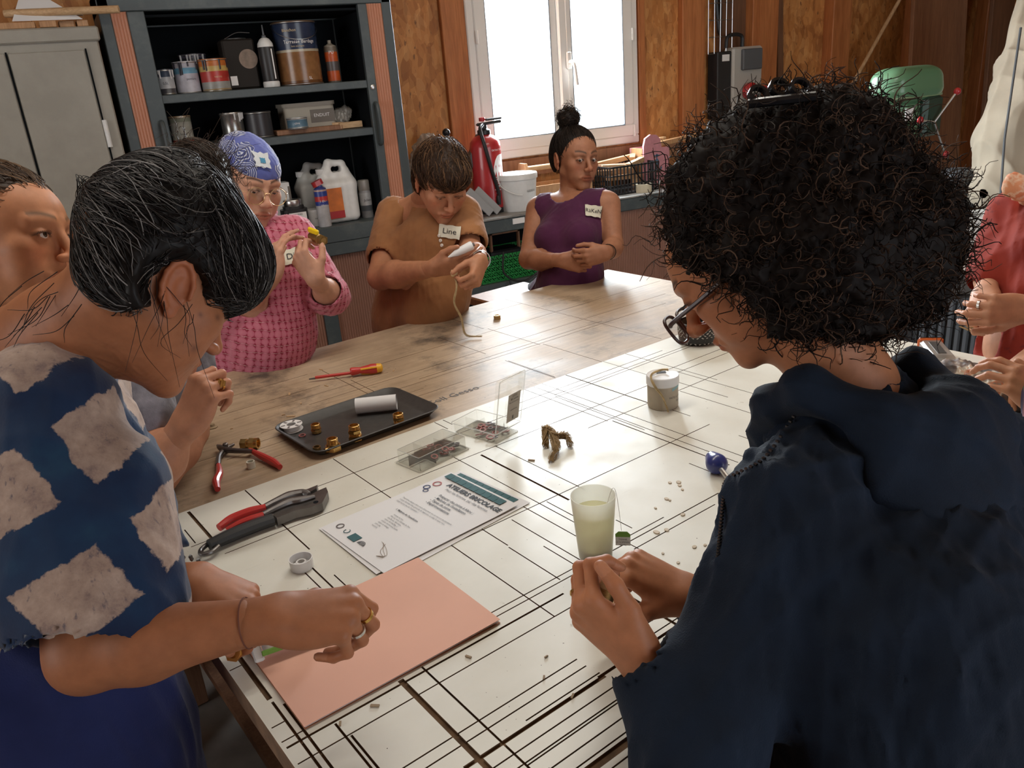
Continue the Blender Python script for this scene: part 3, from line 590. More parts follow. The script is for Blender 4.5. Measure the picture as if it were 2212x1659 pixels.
# ------------------------------------------------------------------ head, hands, body
def head_prims(C, R, s=1.0, eye=.0042, smile=0.0, ears=True, gaunt=0.0, ez=-.0022):
    L = lambda p: np.asarray(C) + R @ (np.asarray(p, float) * s)
    o = []
    def e(c, r, k, op='u', rot=None): o.append(E_(L(c), np.asarray(r, float) * s if np.ndim(r) else np.full(3, r * s), k * s, op, R if rot is None else R @ rot))
    def c(a, b, r1, r2, k, op='u'): o.append(C_(L(a), L(b), r1 * s, r2 * s, k * s, op))
    e((0, -.014, .032), (.0745, .094, .078), .01); e((0, .024, -.02), (.0605, .060, .072), .03); e((0, .036, .032), (.0585, .05, .05), .025)
    for x in (-1, 1): c((x * .048, -.002, -.05), (x * .012, .068, -.100), .017, .014, .022)
    e((0, .0755, -.103), (.017, .013, .0135), .014); e((0, .066, -.068), (.03, .026, .03), .016)
    for x in (-1, 1):
        e((x * .043, .056, -.022), .02, .02); e((x * .035, .053, -.056), (.02, .02, .024), .02)
        c((x * .012, .0865, .021), (x * .044, .0725, .019), .0085, .0075, .012)
        e((x * .0305, .0985, .0), (.0165, .0145, .0115), .010, 's')
    c((0, .088, .010), (0, .1095, -.030), .0072, .0088, .009); e((0, .1115, -.0335), .0103, .006)
    for x in (-1, 1):
        e((x * .0125, .101, -.0375), (.0072, .0105, .0072), .006); e((x * .0062, .1085, -.0462), (.0034, .0062, .003), .002, 's')
        e((x * .0305, .0775, -.0005), (.0145, .0132, .0122), .004)
        e((x * .0305, .0915, ez), (.0125, .0075, eye), .0015, 's')
    e((0, .0915, -.064), (.0215, .0075, .0052), .005); e((0, .0898, -.0740), (.0185, .0078, .0062), .005)
    for x in (-1, 1):
        e((x * .0065, .0938, -.0625), (.007, .006, .0045), .004); e((x * .025, .0815, -.0675 + .004 * smile), (.005, .006, .005), .005)
    e((0, .1020, -.0688), (.0225, .0065, .0012), .0012, 's')
    if ears:
        for x in (-1, 1):
            rt = rotx(.22) @ rotz(-x * .22)
            e((x * .0765, -.012, -.008), (.0052, .0175, .030), .004, 'u', rt)
            A = [(-.2, -.6), (.25, -1.0), (.8, -.75), (1.0, -.1), (.85, .5), (.35, .95), (-.3, .9), (-.75, .45)]
            pts = [L(np.array((x * .0785, -.012, -.008)) + rt @ np.array((x * .0028, -.0165 * b, .0285 * a))) for a, b in [(math.sin(t) * 1.0, math.cos(t) * 1.0) for t in np.linspace(-1.1, 3.5, 10)]]
            for q0, q1 in zip(pts[:-1], pts[1:]): o.append(C_(q0, q1, .0036 * s, .0036 * s, .003 * s))
            e((x * .0835, -.008, -.010), (.0055, .0085, .0145), .004, 's', rt); e((x * .0785, .0045, -.012), (.003, .004, .006), .003, 'u', rt)
            e((x * .0765, -.004, -.037), (.0045, .0075, .0085), .004)
    return o
HAND = dict(i=((.027, .086, .0), (.0415, .0245, .0195), (.0086, .0078, .0070, .0060)), m=((.0085, .091, .003), (.0455, .028, .0205), (.0088, .0080, .0071, .0061)),
            r=((-.0105, .086, .001), (.0415, .0265, .0205), (.0084, .0076, .0068, .0058)), p=((-.028, .0765, -.004), (.0325, .0195, .018), (.0076, .0068, .0060, .0052)))
def hand_prims(W, Yd, Zd, side, curls, thumb, s=1.0, spread=None, El=None):
    """side +1 left, -1 right. curls: finger -> (mcp, pip, dip) degrees. thumb: three directions (towards thumb side, along hand, back of hand)"""
    Fm = frame(Yd, Zd); X, Y, Z = Fm[:, 0], Fm[:, 1], Fm[:, 2]; T = X * side; L = lambda t, y, z: np.asarray(W) + (T * t + Y * y + Z * z) * s
    o = []; info = {}
    fd = -Y if El is None else vn(np.asarray(El) - np.asarray(W))
    o.append(C_(np.asarray(W) + fd * .060, np.asarray(W) + fd * .004, .0262 * s, .0205 * s, .01))
    for t in (.009, -.009): o.append(C_(np.asarray(W) + fd * .030 + T * t * .9, L(t * 1.3, .008, 0), .0185 * s, .0165 * s, .014 * s))
    for key, wt in (('i', .014), ('m', .005), ('r', -.005), ('p', -.015)):
        b = HAND[key][0]; o.append(C_(L(wt, .006, -.001), L(*b), .0135 * s, .0098 * s, .012 * s))
    o.append(E_(L(0, .045, -.007), np.array((.033, .043, .0125)) * s, .012 * s, 'u', np.stack([T, Y, Z], 1))); o.append(E_(L(-.022, .035, -.011), np.array((.012, .03, .011)) * s, .012 * s, 'u', np.stack([T, Y, Z], 1)))
    spread = spread or dict(i=5, m=1, r=-3, p=-8)
    for key in 'imrp':
        b, ln, rd = HAND[key]; p = L(*b); a = 0.0; sp = math.radians(spread[key]); pts = [p]
        for k in range(3):
            a += math.radians(curls[key][k]); d = (Y * math.cos(sp) + T * math.sin(sp)) * math.cos(a) - Z * math.sin(a); q = p + d * ln[k] * s
            o.append(C_(p, q, rd[k] * s, rd[k + 1] * s, (.006 if k == 0 else .003) * s)); p = q; pts.append(p)
        nd = np.cross(d, T); info[key] = (pts, -np.cross(T, d) if np.dot(-np.cross(T, d), Z) > 0 else np.cross(T, d), rd[3] * s, d)
    p = L(.016, .016, -.007); pts = [p]; ln = (.043, .032, .026); rd = (.0145, .0105, .0092, .0074)
    for k in range(3):
        t_ = vn(thumb[k]); d = T * t_[0] + Y * t_[1] + Z * t_[2]; q = p + d * ln[k] * s; o.append(C_(p, q, rd[k] * s, rd[k + 1] * s, (.014 if k == 0 else .004) * s)); p = q; pts.append(p)
    info['t'] = (pts, vn(np.cross(d, np.cross(T, d)) * 0 + Z * .6 + T * .6), rd[3] * s, d)
    return o, info
def arm_prims(S, El, Wr, s=1.0, r=(.045, .038, .040, .0255)):
    S, El, Wr = map(np.asarray, (S, El, Wr)); m = El + (Wr - El) * .3
    e = Wr + vn(El - Wr) * .035; return [C_(S, El, r[0] * s, r[1] * s, .02), C_(El, m, r[1] * s * .97, r[2] * s, .02), C_(m, e, r[2] * s, r[3] * s * 1.02, .02)]
def torso_prims(nb, sl, sr, waist, hip, fwd, s=1.0, bust=.06, girth=1.0):
    nb, sl, sr, waist, hip = map(np.asarray, (nb, sl, sr, waist, hip)); x = vn(sr - sl); up = vn(nb - waist); Rt = np.stack([x, vn(np.cross(up, x)), up], 1)
    if Rt[:, 1] @ np.asarray(fwd) < 0: Rt[:, 1] *= -1; Rt[:, 0] *= -1
    f = Rt[:, 1]; mid = (sl + sr) / 2; ch = mid - up * .115 * s; wst = mid - up * .30 * s; o = []
    o.append(E_(ch, np.array((.146, .100, .150)) * s * girth, .03, 'u', Rt)); o.append(C_(sl + (mid - sl) * .18, sr + (mid - sr) * .18, .050 * s, .050 * s, .04))
    for q in (sl, sr): o.append(C_(nb - up * .005, q * .8 + mid * .2, .034 * s, .040 * s, .045))
    if bust:
        for sx in (-1, 1): o.append(E_(ch - up * .035 * s + f * .066 * s * girth + x * sx * .066 * s, bust * s, .035, 'u', Rt))
    o.append(E_(wst, np.array((.124, .096, .16)) * s * girth, .06, 'u', Rt)); o.append(C_(wst, hip, .10 * s * girth, .11 * s * girth, .05)); o.append(E_(hip, np.array((.160, .116, .13)) * s * girth, .05))
    return o
def leg_prims(hip, fwd, s=1.0):
    f = vn([fwd[0], fwd[1], 0]); x = np.cross(f, (0, 0, 1)); o = []; hip = np.asarray(hip)
    for sx in (-1, 1):
        a = hip + x * sx * .085; k = np.array([a[0], a[1], max(.2, hip[2] * .52)]) + f * .015; b = np.array([a[0], a[1], .085])
        o += [C_(a, k, .085, .058, .02), C_(k, b, .058, .040, .02), C_(b + (0, 0, -.04), b + f * .15 + (0, 0, -.05), .042, .034, .02)]
    return o
def skin_mat(name='skin'):
    m, nt, b = nodes_of(name); a = nt.nodes.new('ShaderNodeVertexColor'); a.layer_name = 'Col'; v = coords(nt)
    n = noise(nt, v, 45, 5, .6); c = mixc(nt, 1.0, a.outputs[0], ramp(nt, n, [(.3, (.86, .84, .83)), (.7, (1.08, 1.06, 1.05))]), 'MULTIPLY'); nt.links.new(c, b.inputs['Base Color'])
    b.inputs['Roughness'].default_value = .54; b.inputs['Specular IOR Level'].default_value = .32; b.inputs['Subsurface Weight'].default_value = .12; b.inputs['Subsurface Radius'].default_value = (1, .4, .25); b.inputs['Subsurface Scale'].default_value = .005
    bump(nt, b, noise(nt, v, 420, 3), .12, .0006); MATS[name] = m
skin_mat()
def hair_mat(name, rough=.5, spec=.18):
    m, nt, b = nodes_of(name); a = nt.nodes.new('ShaderNodeVertexColor'); a.layer_name = 'Col'; nt.links.new(a.outputs[0], b.inputs['Base Color'])
    b.inputs['Roughness'].default_value = rough; b.inputs['Specular IOR Level'].default_value = spec; MATS[name] = m
hair_mat('hair'); hair_mat('curly_hair', .65, .12); M('eyelash', (.012, .01, .01), .6)
def eye_mat():
    m, nt, b = nodes_of('eyeball'); t = nt.nodes.new('ShaderNodeTexCoord'); s = nt.nodes.new('ShaderNodeSeparateXYZ'); nt.links.new(t.outputs['Object'], s.inputs[0])
    r = math1(nt, 'SQRT', math1(nt, 'ADD', math1(nt, 'POWER', s.outputs[0], 2.0), math1(nt, 'POWER', s.outputs[2], 2.0)))
    c = ramp(nt, math1(nt, 'MULTIPLY', r, 100.0), [(.0, (.004, .003, .003)), (.22, (.004, .003, .003)), (.26, (.06, .03, .015)), (.52, (.035, .018, .01)), (.58, (.62, .58, .55)), (1, (.62, .56, .53))])
    nt.links.new(c, b.inputs['Base Color']); b.inputs['Roughness'].default_value = .08; MATS['eyeball'] = m
eye_mat()
def face_color(V, C, R, s, skin, lips, brow, beard=0, lash=True, browz=.0):
    X = ((V - np.asarray(C)) @ R) / s; x, y, z = X[:, 0], X[:, 1], X[:, 2]; col = np.tile(np.array(skin, np.float32), (len(V), 1)); ax = np.abs(x)
    g = lambda d, w_: np.exp(-(d / w_) ** 2)
    def blend(w_, c): w_ = np.clip(w_, 0, 1)[:, None]; col[:] = col * (1 - w_) + np.array(c, np.float32) * w_
    red = np.array(skin) * np.array((1.12, .82, .78)); blend(.55 * g(ax - .04, .018) * g(z + .03, .02) * (y > .02), red); blend(.5 * g(x, .014) * g(z + .034, .014) * (y > .08), red); blend(.5 * (ax > .072) * (np.abs(z) < .05), red)
    lp = np.clip(1.25 - ((x / .0235) ** 2 + ((z + .0690) / .0118) ** 2), 0, 1) * (y > .078); blend(np.clip(lp * 2.2, 0, .9), lips); blend((np.abs(z + .0688) < .0013) * (ax < .023) * (y > .078) * .8, np.array(lips) * .3)
    bz = .0255 + browz + .006 * np.sin((ax - .012) / .036 * 2.2); w_ = g(z - bz, .0038) * ((ax > .011) & (ax < .050)) * (y > .05) * np.clip(1.3 - (ax - .02) * 14, .5, 1); blend(.92 * w_, brow)
    if lash:
        le = g(np.hypot((ax - .0305) / .0138, (z + .0022) / .0052) - 1.0, .22) * (y > .07) * (np.abs(ax - .0305) < .017); blend(.75 * le * (z > -.004), (.02, .012, .01)); blend(.3 * le * (z <= -.004), np.array(skin) * .4)
    blend(.35 * g(ax - .0305, .013) * g(z - .010, .006) * (y > .06), np.array(skin) * .6); blend(.35 * g(ax - .03, .012) * g(z + .0145, .004) * (y > .05), np.array(skin) * .6)
    return col

def drape(prims, px, d0=.5, off=.001):
    """points where the lines of sight through px meet the surface"""
    out = []
    D = np.array([vn(ray(*q)) for q in px], np.float32); t = np.full(len(px), d0, np.float32)
    for _ in range(160):
        d = sdf((CAM[None] + D * t[:, None]).astype(np.float32), prims, .05) - off; t += np.clip(d, -.005, .04) * .8
    ok = np.abs(d) < .004; out = CAM[None] + D * t[:, None]
    return out[ok] if ok.sum() >= min(4, len(px)) else out[:max(1, len(px))]
# ================================================================== the people
class Person:
    def __init__(s, label, skin, base):
        s.base = np.array([base[0], base[1], 0.0]); s.skin = np.array(skin, np.float32); s.parts = []; s.cols = []; s.label = label; s.todo = []; s.lips = np.array(skin) * np.array((.92, .66, .62))
    def add(s, prims, h, colf=None, disp=None):
        V, Q = surface(prims, h * (1.35 if h < .0031 else 1.65), disp); s.parts.append((V, Q)); s.cols.append(np.tile(s.skin, (len(V), 1)) if colf is None else colf(V)); return V
    def head(s, C, fwd, up, sc=1.0, h=.002, brow=(.03, .02, .015), nb=None, neck_r=(.050, .054), **k):
        R = frame(fwd, up); s.C, s.R, s.sc = np.asarray(C), R, sc; pr = head_prims(C, R, sc, **k); L = lambda p: s.C + R @ (np.array(p) * sc)
        if nb is not None: pr.insert(8, C_(L((0, -.022, -.045)), nb, neck_r[0] * sc, neck_r[1] * sc, .018)); pr.insert(9, C_(L((0, .02, -.075)), L((0, .028, -.08)), .03, .03, .03))
        s.hp = pr; s.add(pr, h, lambda V: face_color(V, C, R, sc, s.skin, s.lips, brow)); s.L = L
    def hand(s, W, Y, Z, side, curls, thumb, sc=1.0, h=.0022, nails=True, spread=None, El=None):
        pr, info = hand_prims(W, Y, Z, side, curls, thumb, sc, spread, El)
        def cf(V):
            c = np.tile(s.skin, (len(V), 1)); knuck = s.skin * np.array((1.02, .84, .8), np.float32)
            for k_, (pts, nz, r, d) in info.items():
                for p in pts[1:3]: w_ = np.exp(-(np.linalg.norm(V - p, axis=1) / .010) ** 2)[:, None] * .5; c = c * (1 - w_) + knuck * w_
                tip = pts[-1]; rel = V - tip; along = rel @ d; out = rel @ vn(nz); w_ = ((along > -.011) & (along < .004) & (out > r * .45) & (np.linalg.norm(rel - along[:, None] * d, axis=1) < r * 1.5))[:, None] * .6
                if nails: c = c * (1 - w_) + np.clip(s.skin * np.array((1.25, 1.25, 1.25), np.float32) + .04, 0, 1) * w_
            return c
        s.add(pr, h, cf); return info
    def finish(s):
        V, Q = join_surf(s.parts); me = fast_mesh('person', V - s.base, Q); set_col(me, 'Col', np.concatenate(s.cols)); s.o = link('person', me, 'skin'); s.o.location = s.base; tag(s.o, s.label, 'person'); return s
    def child(s, name, V, Q, mat, label=None, col=None, smooth=True, parent=None):
        me = fast_mesh(name, V - s.base, Q, smooth)
        if col is not None: set_col(me, 'Col', col)
        o = link(name, me, mat, parent or s.o)
        if label: o['label'] = label
        return o
    def cloth(s, name, prims, h, mat, disp=None, label=None): V, Q = surface(prims, h * 1.65, disp); return s.child(name, V, Q, mat, label)
    def mb(s, name, mb, mat, smooth=True, label=None, parent=None):
        o = mb.build(name, mat, parent or s.o, smooth); o.location = tuple(-s.base) if parent is None else (0, 0, 0)
        if label: o['label'] = label
        return o
    def eyes(s, gaze=(0, 1, -.1)):
        for x in (-1, 1):
            m = MB(); m.ball((0, 0, 0), .0126 * s.sc, 14); o = m.build('eye', 'eyeball', s.o, True, loc=s.L((x * .0305, .0772, -.0005)) - s.base); g = s.R @ vn(gaze); o.rotation_euler = Matrix(frame(g, s.R[:, 2]).tolist()).to_euler()
    def lashes(s, n=14, ln=.008, droop=-.5):
        P = []
        for x in (-1, 1):
            for k in range(n):
                t = -1 + 2 * k / (n - 1); a = np.array((x * .0305 + t * .0125, .0900 - .006 * t * t, -.0008 + .0022 * (1 - t * t))); d = vn((t * .5, 1, droop + .3 * (1 - abs(t))))
                P.append([s.L(a + d * ln * u + np.array((0, 0, .35 * ln * u * u))) for u in (0, .5, 1)])
        V, Q = strands_mesh(np.array(P), np.full(len(P), .0005)); s.child('eyelashes', V, Q, 'eyelash')
    def glasses(s, rim, mat, rx=.024, rz=.021, arm_back=-.02, y=.106, z=-.006, sq=2.0, temple=.0018, lens=None, drop=0.0, cx=.031):
        """rims, bridge, temples and lenses; y,z: distance in front of the head centre and height"""
        m = MB(); 
        for x in (-1, 1):
            pts = []
            for t in np.linspace(0, 2 * math.pi, 41):
                c_, s_ = math.cos(t), math.sin(t); e = 2 / sq; pts.append(s.L((x * cx + rx * np.sign(c_) * abs(c_) ** e, y - .10 * (rx * c_ * x + .0) ** 1 * .25, z + rz * np.sign(s_) * abs(s_) ** e - 0)))
            m.tube(pts, rim, 6, False)
        m.tube(bez([s.L((-cx + rx * .95, y, z + .006)), s.L((0, y + .003, z + .010)), s.L((cx - rx * .95, y, z + .006))], 6), rim * .9, 6)
        f = s.mb('glasses', m, mat)
        for x in (-1, 1):
            a = MB(); a.tube(bez([s.L((x * (cx + rx), y - .006, z + .008)), s.L((x * .070, y - .02, z + .010)), s.L((x * .0775, .02, z + .014)), s.L((x * .078, arm_back, .012)), s.L((x * .076, arm_back - .018, -.004))], 6), temple, 6); s.mb('temple', a, mat, parent=f)
            l = MB(); P = [s.L((x * cx, y, z))]
            for t in np.linspace(0, 2 * math.pi, 33)[:-1]:
                c_, s_ = math.cos(t), math.sin(t); e = 2 / sq; P.append(s.L((x * cx + rx * .97 * np.sign(c_) * abs(c_) ** e, y - .025 * rx * c_ * x, z + rz * .97 * np.sign(s_) * abs(s_) ** e)))
            l.add(P, [(0, i, i % 32 + 1) for i in range(1, 33)]); s.mb('lens', l, 'lens_glass', parent=f)
        return f
    def hair(s, prims, h, disp, n, flow, steps, step, rad, pal, base_col, lift=(.001, .006), jit=.25, grav=0.0, seed=3, keep=None, extra=None, name='hair', mat='hair', label=None, drop=None):
        V, Q = surface(prims, h * 1.3, disp); parts = [(V, Q)]; cols = [np.tile(np.array(base_col, np.float32), (len(V), 1))]; r = np.random.default_rng(seed)
        if n:
            idx = r.integers(0, len(V), n); rt = V[idx]
            if keep is not None: rt = rt[keep(rt)]
            P = trace_hair(prims, rt, flow, steps, step, lift, jit, seed, grav); P = P if drop is None else P[~drop(P)]; pc = np.array([pal[i] for i in r.integers(0, len(pal), len(P))], np.float32) * r.uniform(.6, 1.4, (len(P), 1)).astype(np.float32)
            sv, sq = strands_mesh(P, r.uniform(rad * .6, rad * 1.2, len(P))); parts.append((sv, sq)); cols.append(np.repeat(pc, P.shape[1] * 3, 0))
        if extra is not None:
            for P, rd, c in extra: sv, sq = strands_mesh(P, np.full(len(P), rd)); parts.append((sv, sq)); cols.append(np.tile(np.array(c, np.float32), (len(sv), 1)))
        V, Q = join_surf(parts); return s.child(name, V, Q, mat, label, np.concatenate(cols))
clear_mat('lens_glass', (.93, .95, .95), .05, .02)
def pz_(o, t): return np.asarray(o)
RELAX = dict(i=(25, 30, 18), m=(30, 36, 20), r=(34, 40, 22), p=(38, 42, 24)); TH = ((.75, .65, -.15), (.35, .9, -.2), (.15, .98, -.2))
def shoulder_hair(): pass

# ---------------------------------------------------------------- cloth materials
def fabric(name, col, var=.12, rough=.85, scale=14, bmp=.35, sheen=.12, wscale=500):
    m, nt, b = nodes_of(name); v = coords(nt); n = noise(nt, v, scale, 4); lo = tuple(c * (1 - var) for c in col); hi = tuple(min(1, c * (1 + var)) for c in col)
    nt.links.new(ramp(nt, n, [(.3, lo), (.7, hi)]), b.inputs['Base Color']); b.inputs['Roughness'].default_value = rough; b.inputs['Sheen Weight'].default_value = sheen; b.inputs['Specular IOR Level'].default_value = .2
    bump(nt, b, math1(nt, 'ADD', noise(nt, v, wscale, 2), math1(nt, 'MULTIPLY', noise(nt, v, 22, 3), 2.0)), bmp, .002); MATS[name] = m
fabric('brown_jersey', (.30, .135, .055)); fabric('plum_jersey', (.075, .016, .055)); fabric('hoodie_navy', (.006, .0125, .026), .3, scale=9, sheen=.03); fabric('dark_trousers', (.012, .013, .02)); fabric('red_jersey', (.42, .055, .035), .2); fabric('denim_blue', (.055, .072, .085), .35, scale=25); fabric('apron_blue', (.015, .022, .085), .3, scale=6)
def pink_mat():
    m, nt, b = nodes_of('pink_print'); t = nt.nodes.new('ShaderNodeTexCoord'); mp = nt.nodes.new('ShaderNodeMapping'); mp.inputs['Rotation'].default_value = (.1, .2, .45); mp.inputs['Scale'].default_value = (1, 1, 1); nt.links.new(t.outputs['Object'], mp.inputs[0])
    wv = nt.nodes.new('ShaderNodeVectorMath'); wv.operation = 'MULTIPLY_ADD'; nt.links.new(noise(nt, mp.outputs[0], 60, 2, out='Color'), wv.inputs[0]); wv.inputs[1].default_value = (.012, .012, .012); nt.links.new(mp.outputs[0], wv.inputs[2])
    sp = nt.nodes.new('ShaderNodeSeparateXYZ'); nt.links.new(wv.outputs[0], sp.inputs[0]); s = 135.0
    a = math1(nt, 'SINE', math1(nt, 'MULTIPLY', math1(nt, 'ADD', sp.outputs[2], math1(nt, 'MULTIPLY', sp.outputs[0], .35)), s)); u = math1(nt, 'SINE', math1(nt, 'MULTIPLY', math1(nt, 'SUBTRACT', math1(nt, 'ADD', sp.outputs[0], math1(nt, 'MULTIPLY', sp.outputs[1], .8)), math1(nt, 'MULTIPLY', sp.outputs[2], .5)), s * 1.05))
    p = math1(nt, 'ADD', math1(nt, 'ABSOLUTE', a), math1(nt, 'ABSOLUTE', u)); c = ramp(nt, math1(nt, 'MULTIPLY', p, .5), [(.30, (.22, .008, .03)), (.46, (.28, .012, .045)), (.56, (.44, .10, .155)), (.9, (.48, .135, .19))])
    th = math1(nt, 'ABSOLUTE', a); c2 = mixc(nt, math1(nt, 'MULTIPLY', ramp(nt, th, [(.03, (1, 1, 1)), (.12, (0, 0, 0))]), .7), c, (.66, .42, .43)); nt.links.new(c2, b.inputs['Base Color'])
    b.inputs['Roughness'].default_value = .8; b.inputs['Sheen Weight'].default_value = .2; bump(nt, b, noise(nt, t.outputs['Object'], 300, 2), .2, .001); MATS['pink_print'] = m
def tiedye_mat():
    m, nt, b = nodes_of('tie_dye'); t = nt.nodes.new('ShaderNodeTexCoord'); v = t.outputs['Object']; wv = nt.nodes.new('ShaderNodeVectorMath'); wv.operation = 'MULTIPLY_ADD'
    nt.links.new(noise(nt, v, 22, 5, .65, out='Color'), wv.inputs[0]); wv.inputs[1].default_value = (.035, .035, .035); nt.links.new(v, wv.inputs[2]); mp = nt.nodes.new('ShaderNodeMapping'); mp.inputs['Rotation'].default_value = (.25, .35, .5); mp.inputs['Location'].default_value = (.02, .05, .055); nt.links.new(wv.outputs[0], mp.inputs[0])
    sp = nt.nodes.new('ShaderNodeSeparateXYZ'); nt.links.new(mp.outputs[0], sp.inputs[0])
    a = math1(nt, 'SINE', math1(nt, 'MULTIPLY', sp.outputs[2], 49.0)); u = math1(nt, 'SINE', math1(nt, 'ADD', math1(nt, 'MULTIPLY', math1(nt, 'ADD', sp.outputs[0], sp.outputs[1]), 34.0), 1.0))
    q = math1(nt, 'MINIMUM', math1(nt, 'ADD', a, .42), math1(nt, 'ADD', u, .72)); msk = ramp(nt, q, [(.06, (0, 0, 0)), (.16, (1, 1, 1))])
    nv = ramp(nt, noise(nt, v, 9, 4), [(.3, (.008, .014, .045)), (.6, (.012, .035, .085)), (.8, (.02, .07, .12))]); wh = ramp(nt, noise(nt, v, 30, 6, .7), [(.3, (.16, .11, .11)), (.45, (.32, .23, .185)), (.7, (.46, .345, .275))])
    st = noise(nt, coords(nt, 'Object', (40, 40, 9), (.4, 0, 0)), 3, 4); wh = mixc(nt, ramp(nt, st, [(.62, (0, 0, 0)), (.74, (.8, .8, .8))]), wh, (.05, .05, .09)); c = mixc(nt, msk, nv, wh)
    nt.links.new(c, b.inputs['Base Color']); b.inputs['Roughness'].default_value = .85; b.inputs['Sheen Weight'].default_value = .2; b.inputs['Specular IOR Level'].default_value = .2; bump(nt, b, noise(nt, v, 350, 2), .25, .001); MATS['tie_dye'] = m
def floral_mat():
    m, nt, b = nodes_of('floral'); v = coords(nt); vo = nt.nodes.new('ShaderNodeTexVoronoi'); vo.inputs['Scale'].default_value = 22; wv = nt.nodes.new('ShaderNodeVectorMath'); wv.operation = 'MULTIPLY_ADD'; nt.links.new(noise(nt, v, 14, 3, out='Color'), wv.inputs[0]); wv.inputs[1].default_value = (.06, .06, .06); nt.links.new(v, wv.inputs[2]); nt.links.new(wv.outputs[0], vo.inputs['Vector'])
    s = nt.nodes.new('ShaderNodeSeparateColor'); nt.links.new(vo.outputs['Color'], s.inputs[0]); c = ramp(nt, s.outputs[0], [(0, (.02, .02, .05)), (.35, (.05, .03, .09)), (.5, (.45, .14, .12)), (.65, (.55, .40, .33)), (.8, (.06, .09, .05)), (1, (.5, .28, .12))]); nt.links.new(c, b.inputs['Base Color']); b.inputs['Roughness'].default_value = .8; MATS['floral'] = m
def bandana_mat():
    m, nt, b = nodes_of('bandana_print'); t = nt.nodes.new('ShaderNodeTexCoord'); v = t.outputs['Object']; blue = ramp(nt, noise(nt, v, 8, 2), [(.3, (.065, .085, .30)), (.7, (.095, .12, .38))]); wv = nt.nodes.new('ShaderNodeVectorMath'); wv.operation = 'MULTIPLY_ADD'
    nt.links.new(noise(nt, v, 26, 1, out='Color'), wv.inputs[0]); wv.inputs[1].default_value = (.03, .03, .03); nt.links.new(v, wv.inputs[2]); vo = nt.nodes.new('ShaderNodeTexVoronoi'); vo.inputs['Scale'].default_value = 15; nt.links.new(wv.outputs[0], vo.inputs['Vector'])
    rg = math1(nt, 'SINE', math1(nt, 'MULTIPLY', vo.outputs['Distance'], 62.0)); rm = ramp(nt, rg, [(.45, (0, 0, 0)), (.6, (1, 1, 1))]); cell = nt.nodes.new('ShaderNodeSeparateColor'); nt.links.new(vo.outputs['Color'], cell.inputs[0]); on = ramp(nt, cell.outputs[1], [(.32, (0, 0, 0)), (.34, (1, 1, 1))])
    c = mixc(nt, math1(nt, 'MULTIPLY', math1(nt, 'MULTIPLY', rm, on), .85), blue, (.50, .52, .56)); rm2 = ramp(nt, rg, [(.0, (1, 1, 1)), (.2, (0, 0, 0))]); c = mixc(nt, math1(nt, 'MULTIPLY', math1(nt, 'MULTIPLY', rm2, on), .55), c, (.018, .025, .06)); nt.links.new(c, b.inputs['Base Color']); b.inputs['Roughness'].default_value = .8; b.inputs['Sheen Weight'].default_value = .2; MATS['bandana_print'] = m
pink_mat(); tiedye_mat(); floral_mat(); bandana_mat()
M('gold', (.72, .45, .13), .25, 1.0); M('silver', (.7, .7, .7), .25, 1.0); M('name_sticker', (.62, .60, .49), .7); M('button_pearl', (.75, .72, .66), .3); M('tortoise', (.04, .013, .009), .4); M('glossy_black', (.01, .01, .012), .25); M('hairpin_amber', (.45, .17, .03), .3)
def ring(P, c, axis, r, w_, mat, t=.0012, name='ring'):
    R_ = frame(np.cross(vn(axis), (.2, .3, .9)), axis); m = MB(); m.lathe([(r, -w_ / 2), (r + t, -w_ / 2), (r + t, w_ / 2), (r, w_ / 2)], c, 22, R_, True); return P.mb(name, m, mat)
def sticker(P, prims_shell, c, xd, yd, w_, h, txt, size):
    """name sticker lying on the garment"""
    xd, yd = vn(xd), vn(yd); n = np.cross(xd, yd); V = []; F = []; a, b = 8, 6
    for j in range(b + 1):
        for i in range(a + 1): V.append(np.asarray(c) + xd * w_ * (i / a - .5) + yd * h * (j / b - .5) * (1 + .06 * math.sin(i * 1.7)) )
    V = np.array(V, np.float32); lo = V + n * .05
    for _ in range(40):
        d = sdf(lo, prims_shell, .08); lo = lo - n * np.clip(d - .006, -.01, .01)[:, None]
    for j in range(b):
        for i in range(a): k = j * (a + 1) + i; F.append((k, k + 1, k + a + 2, k + a + 1))
    m = MB(); m.add(lo, F); o = P.mb('name_sticker', m, 'name_sticker'); mid = lo[len(lo) // 2]
    t = text_mesh('lettering', txt, size, 'ink', P.o, mid - P.base, xd, yd, depth=.004); me = t.data; n_ = len(me.vertices); W = np.zeros(n_ * 3, np.float32); me.vertices.foreach_get('co', W); W = W.reshape(-1, 3) + P.base
    for _ in range(15): d = sdf(W.astype(np.float32), prims_shell, .08); W = W - n * np.clip(d - .0078, -.01, .01)[:, None]
    me.vertices.foreach_set('co', W.astype(np.float32).ravel()); me.update(); t.parent = o
    return o
UPW = np.array([0, 0, 1.0])
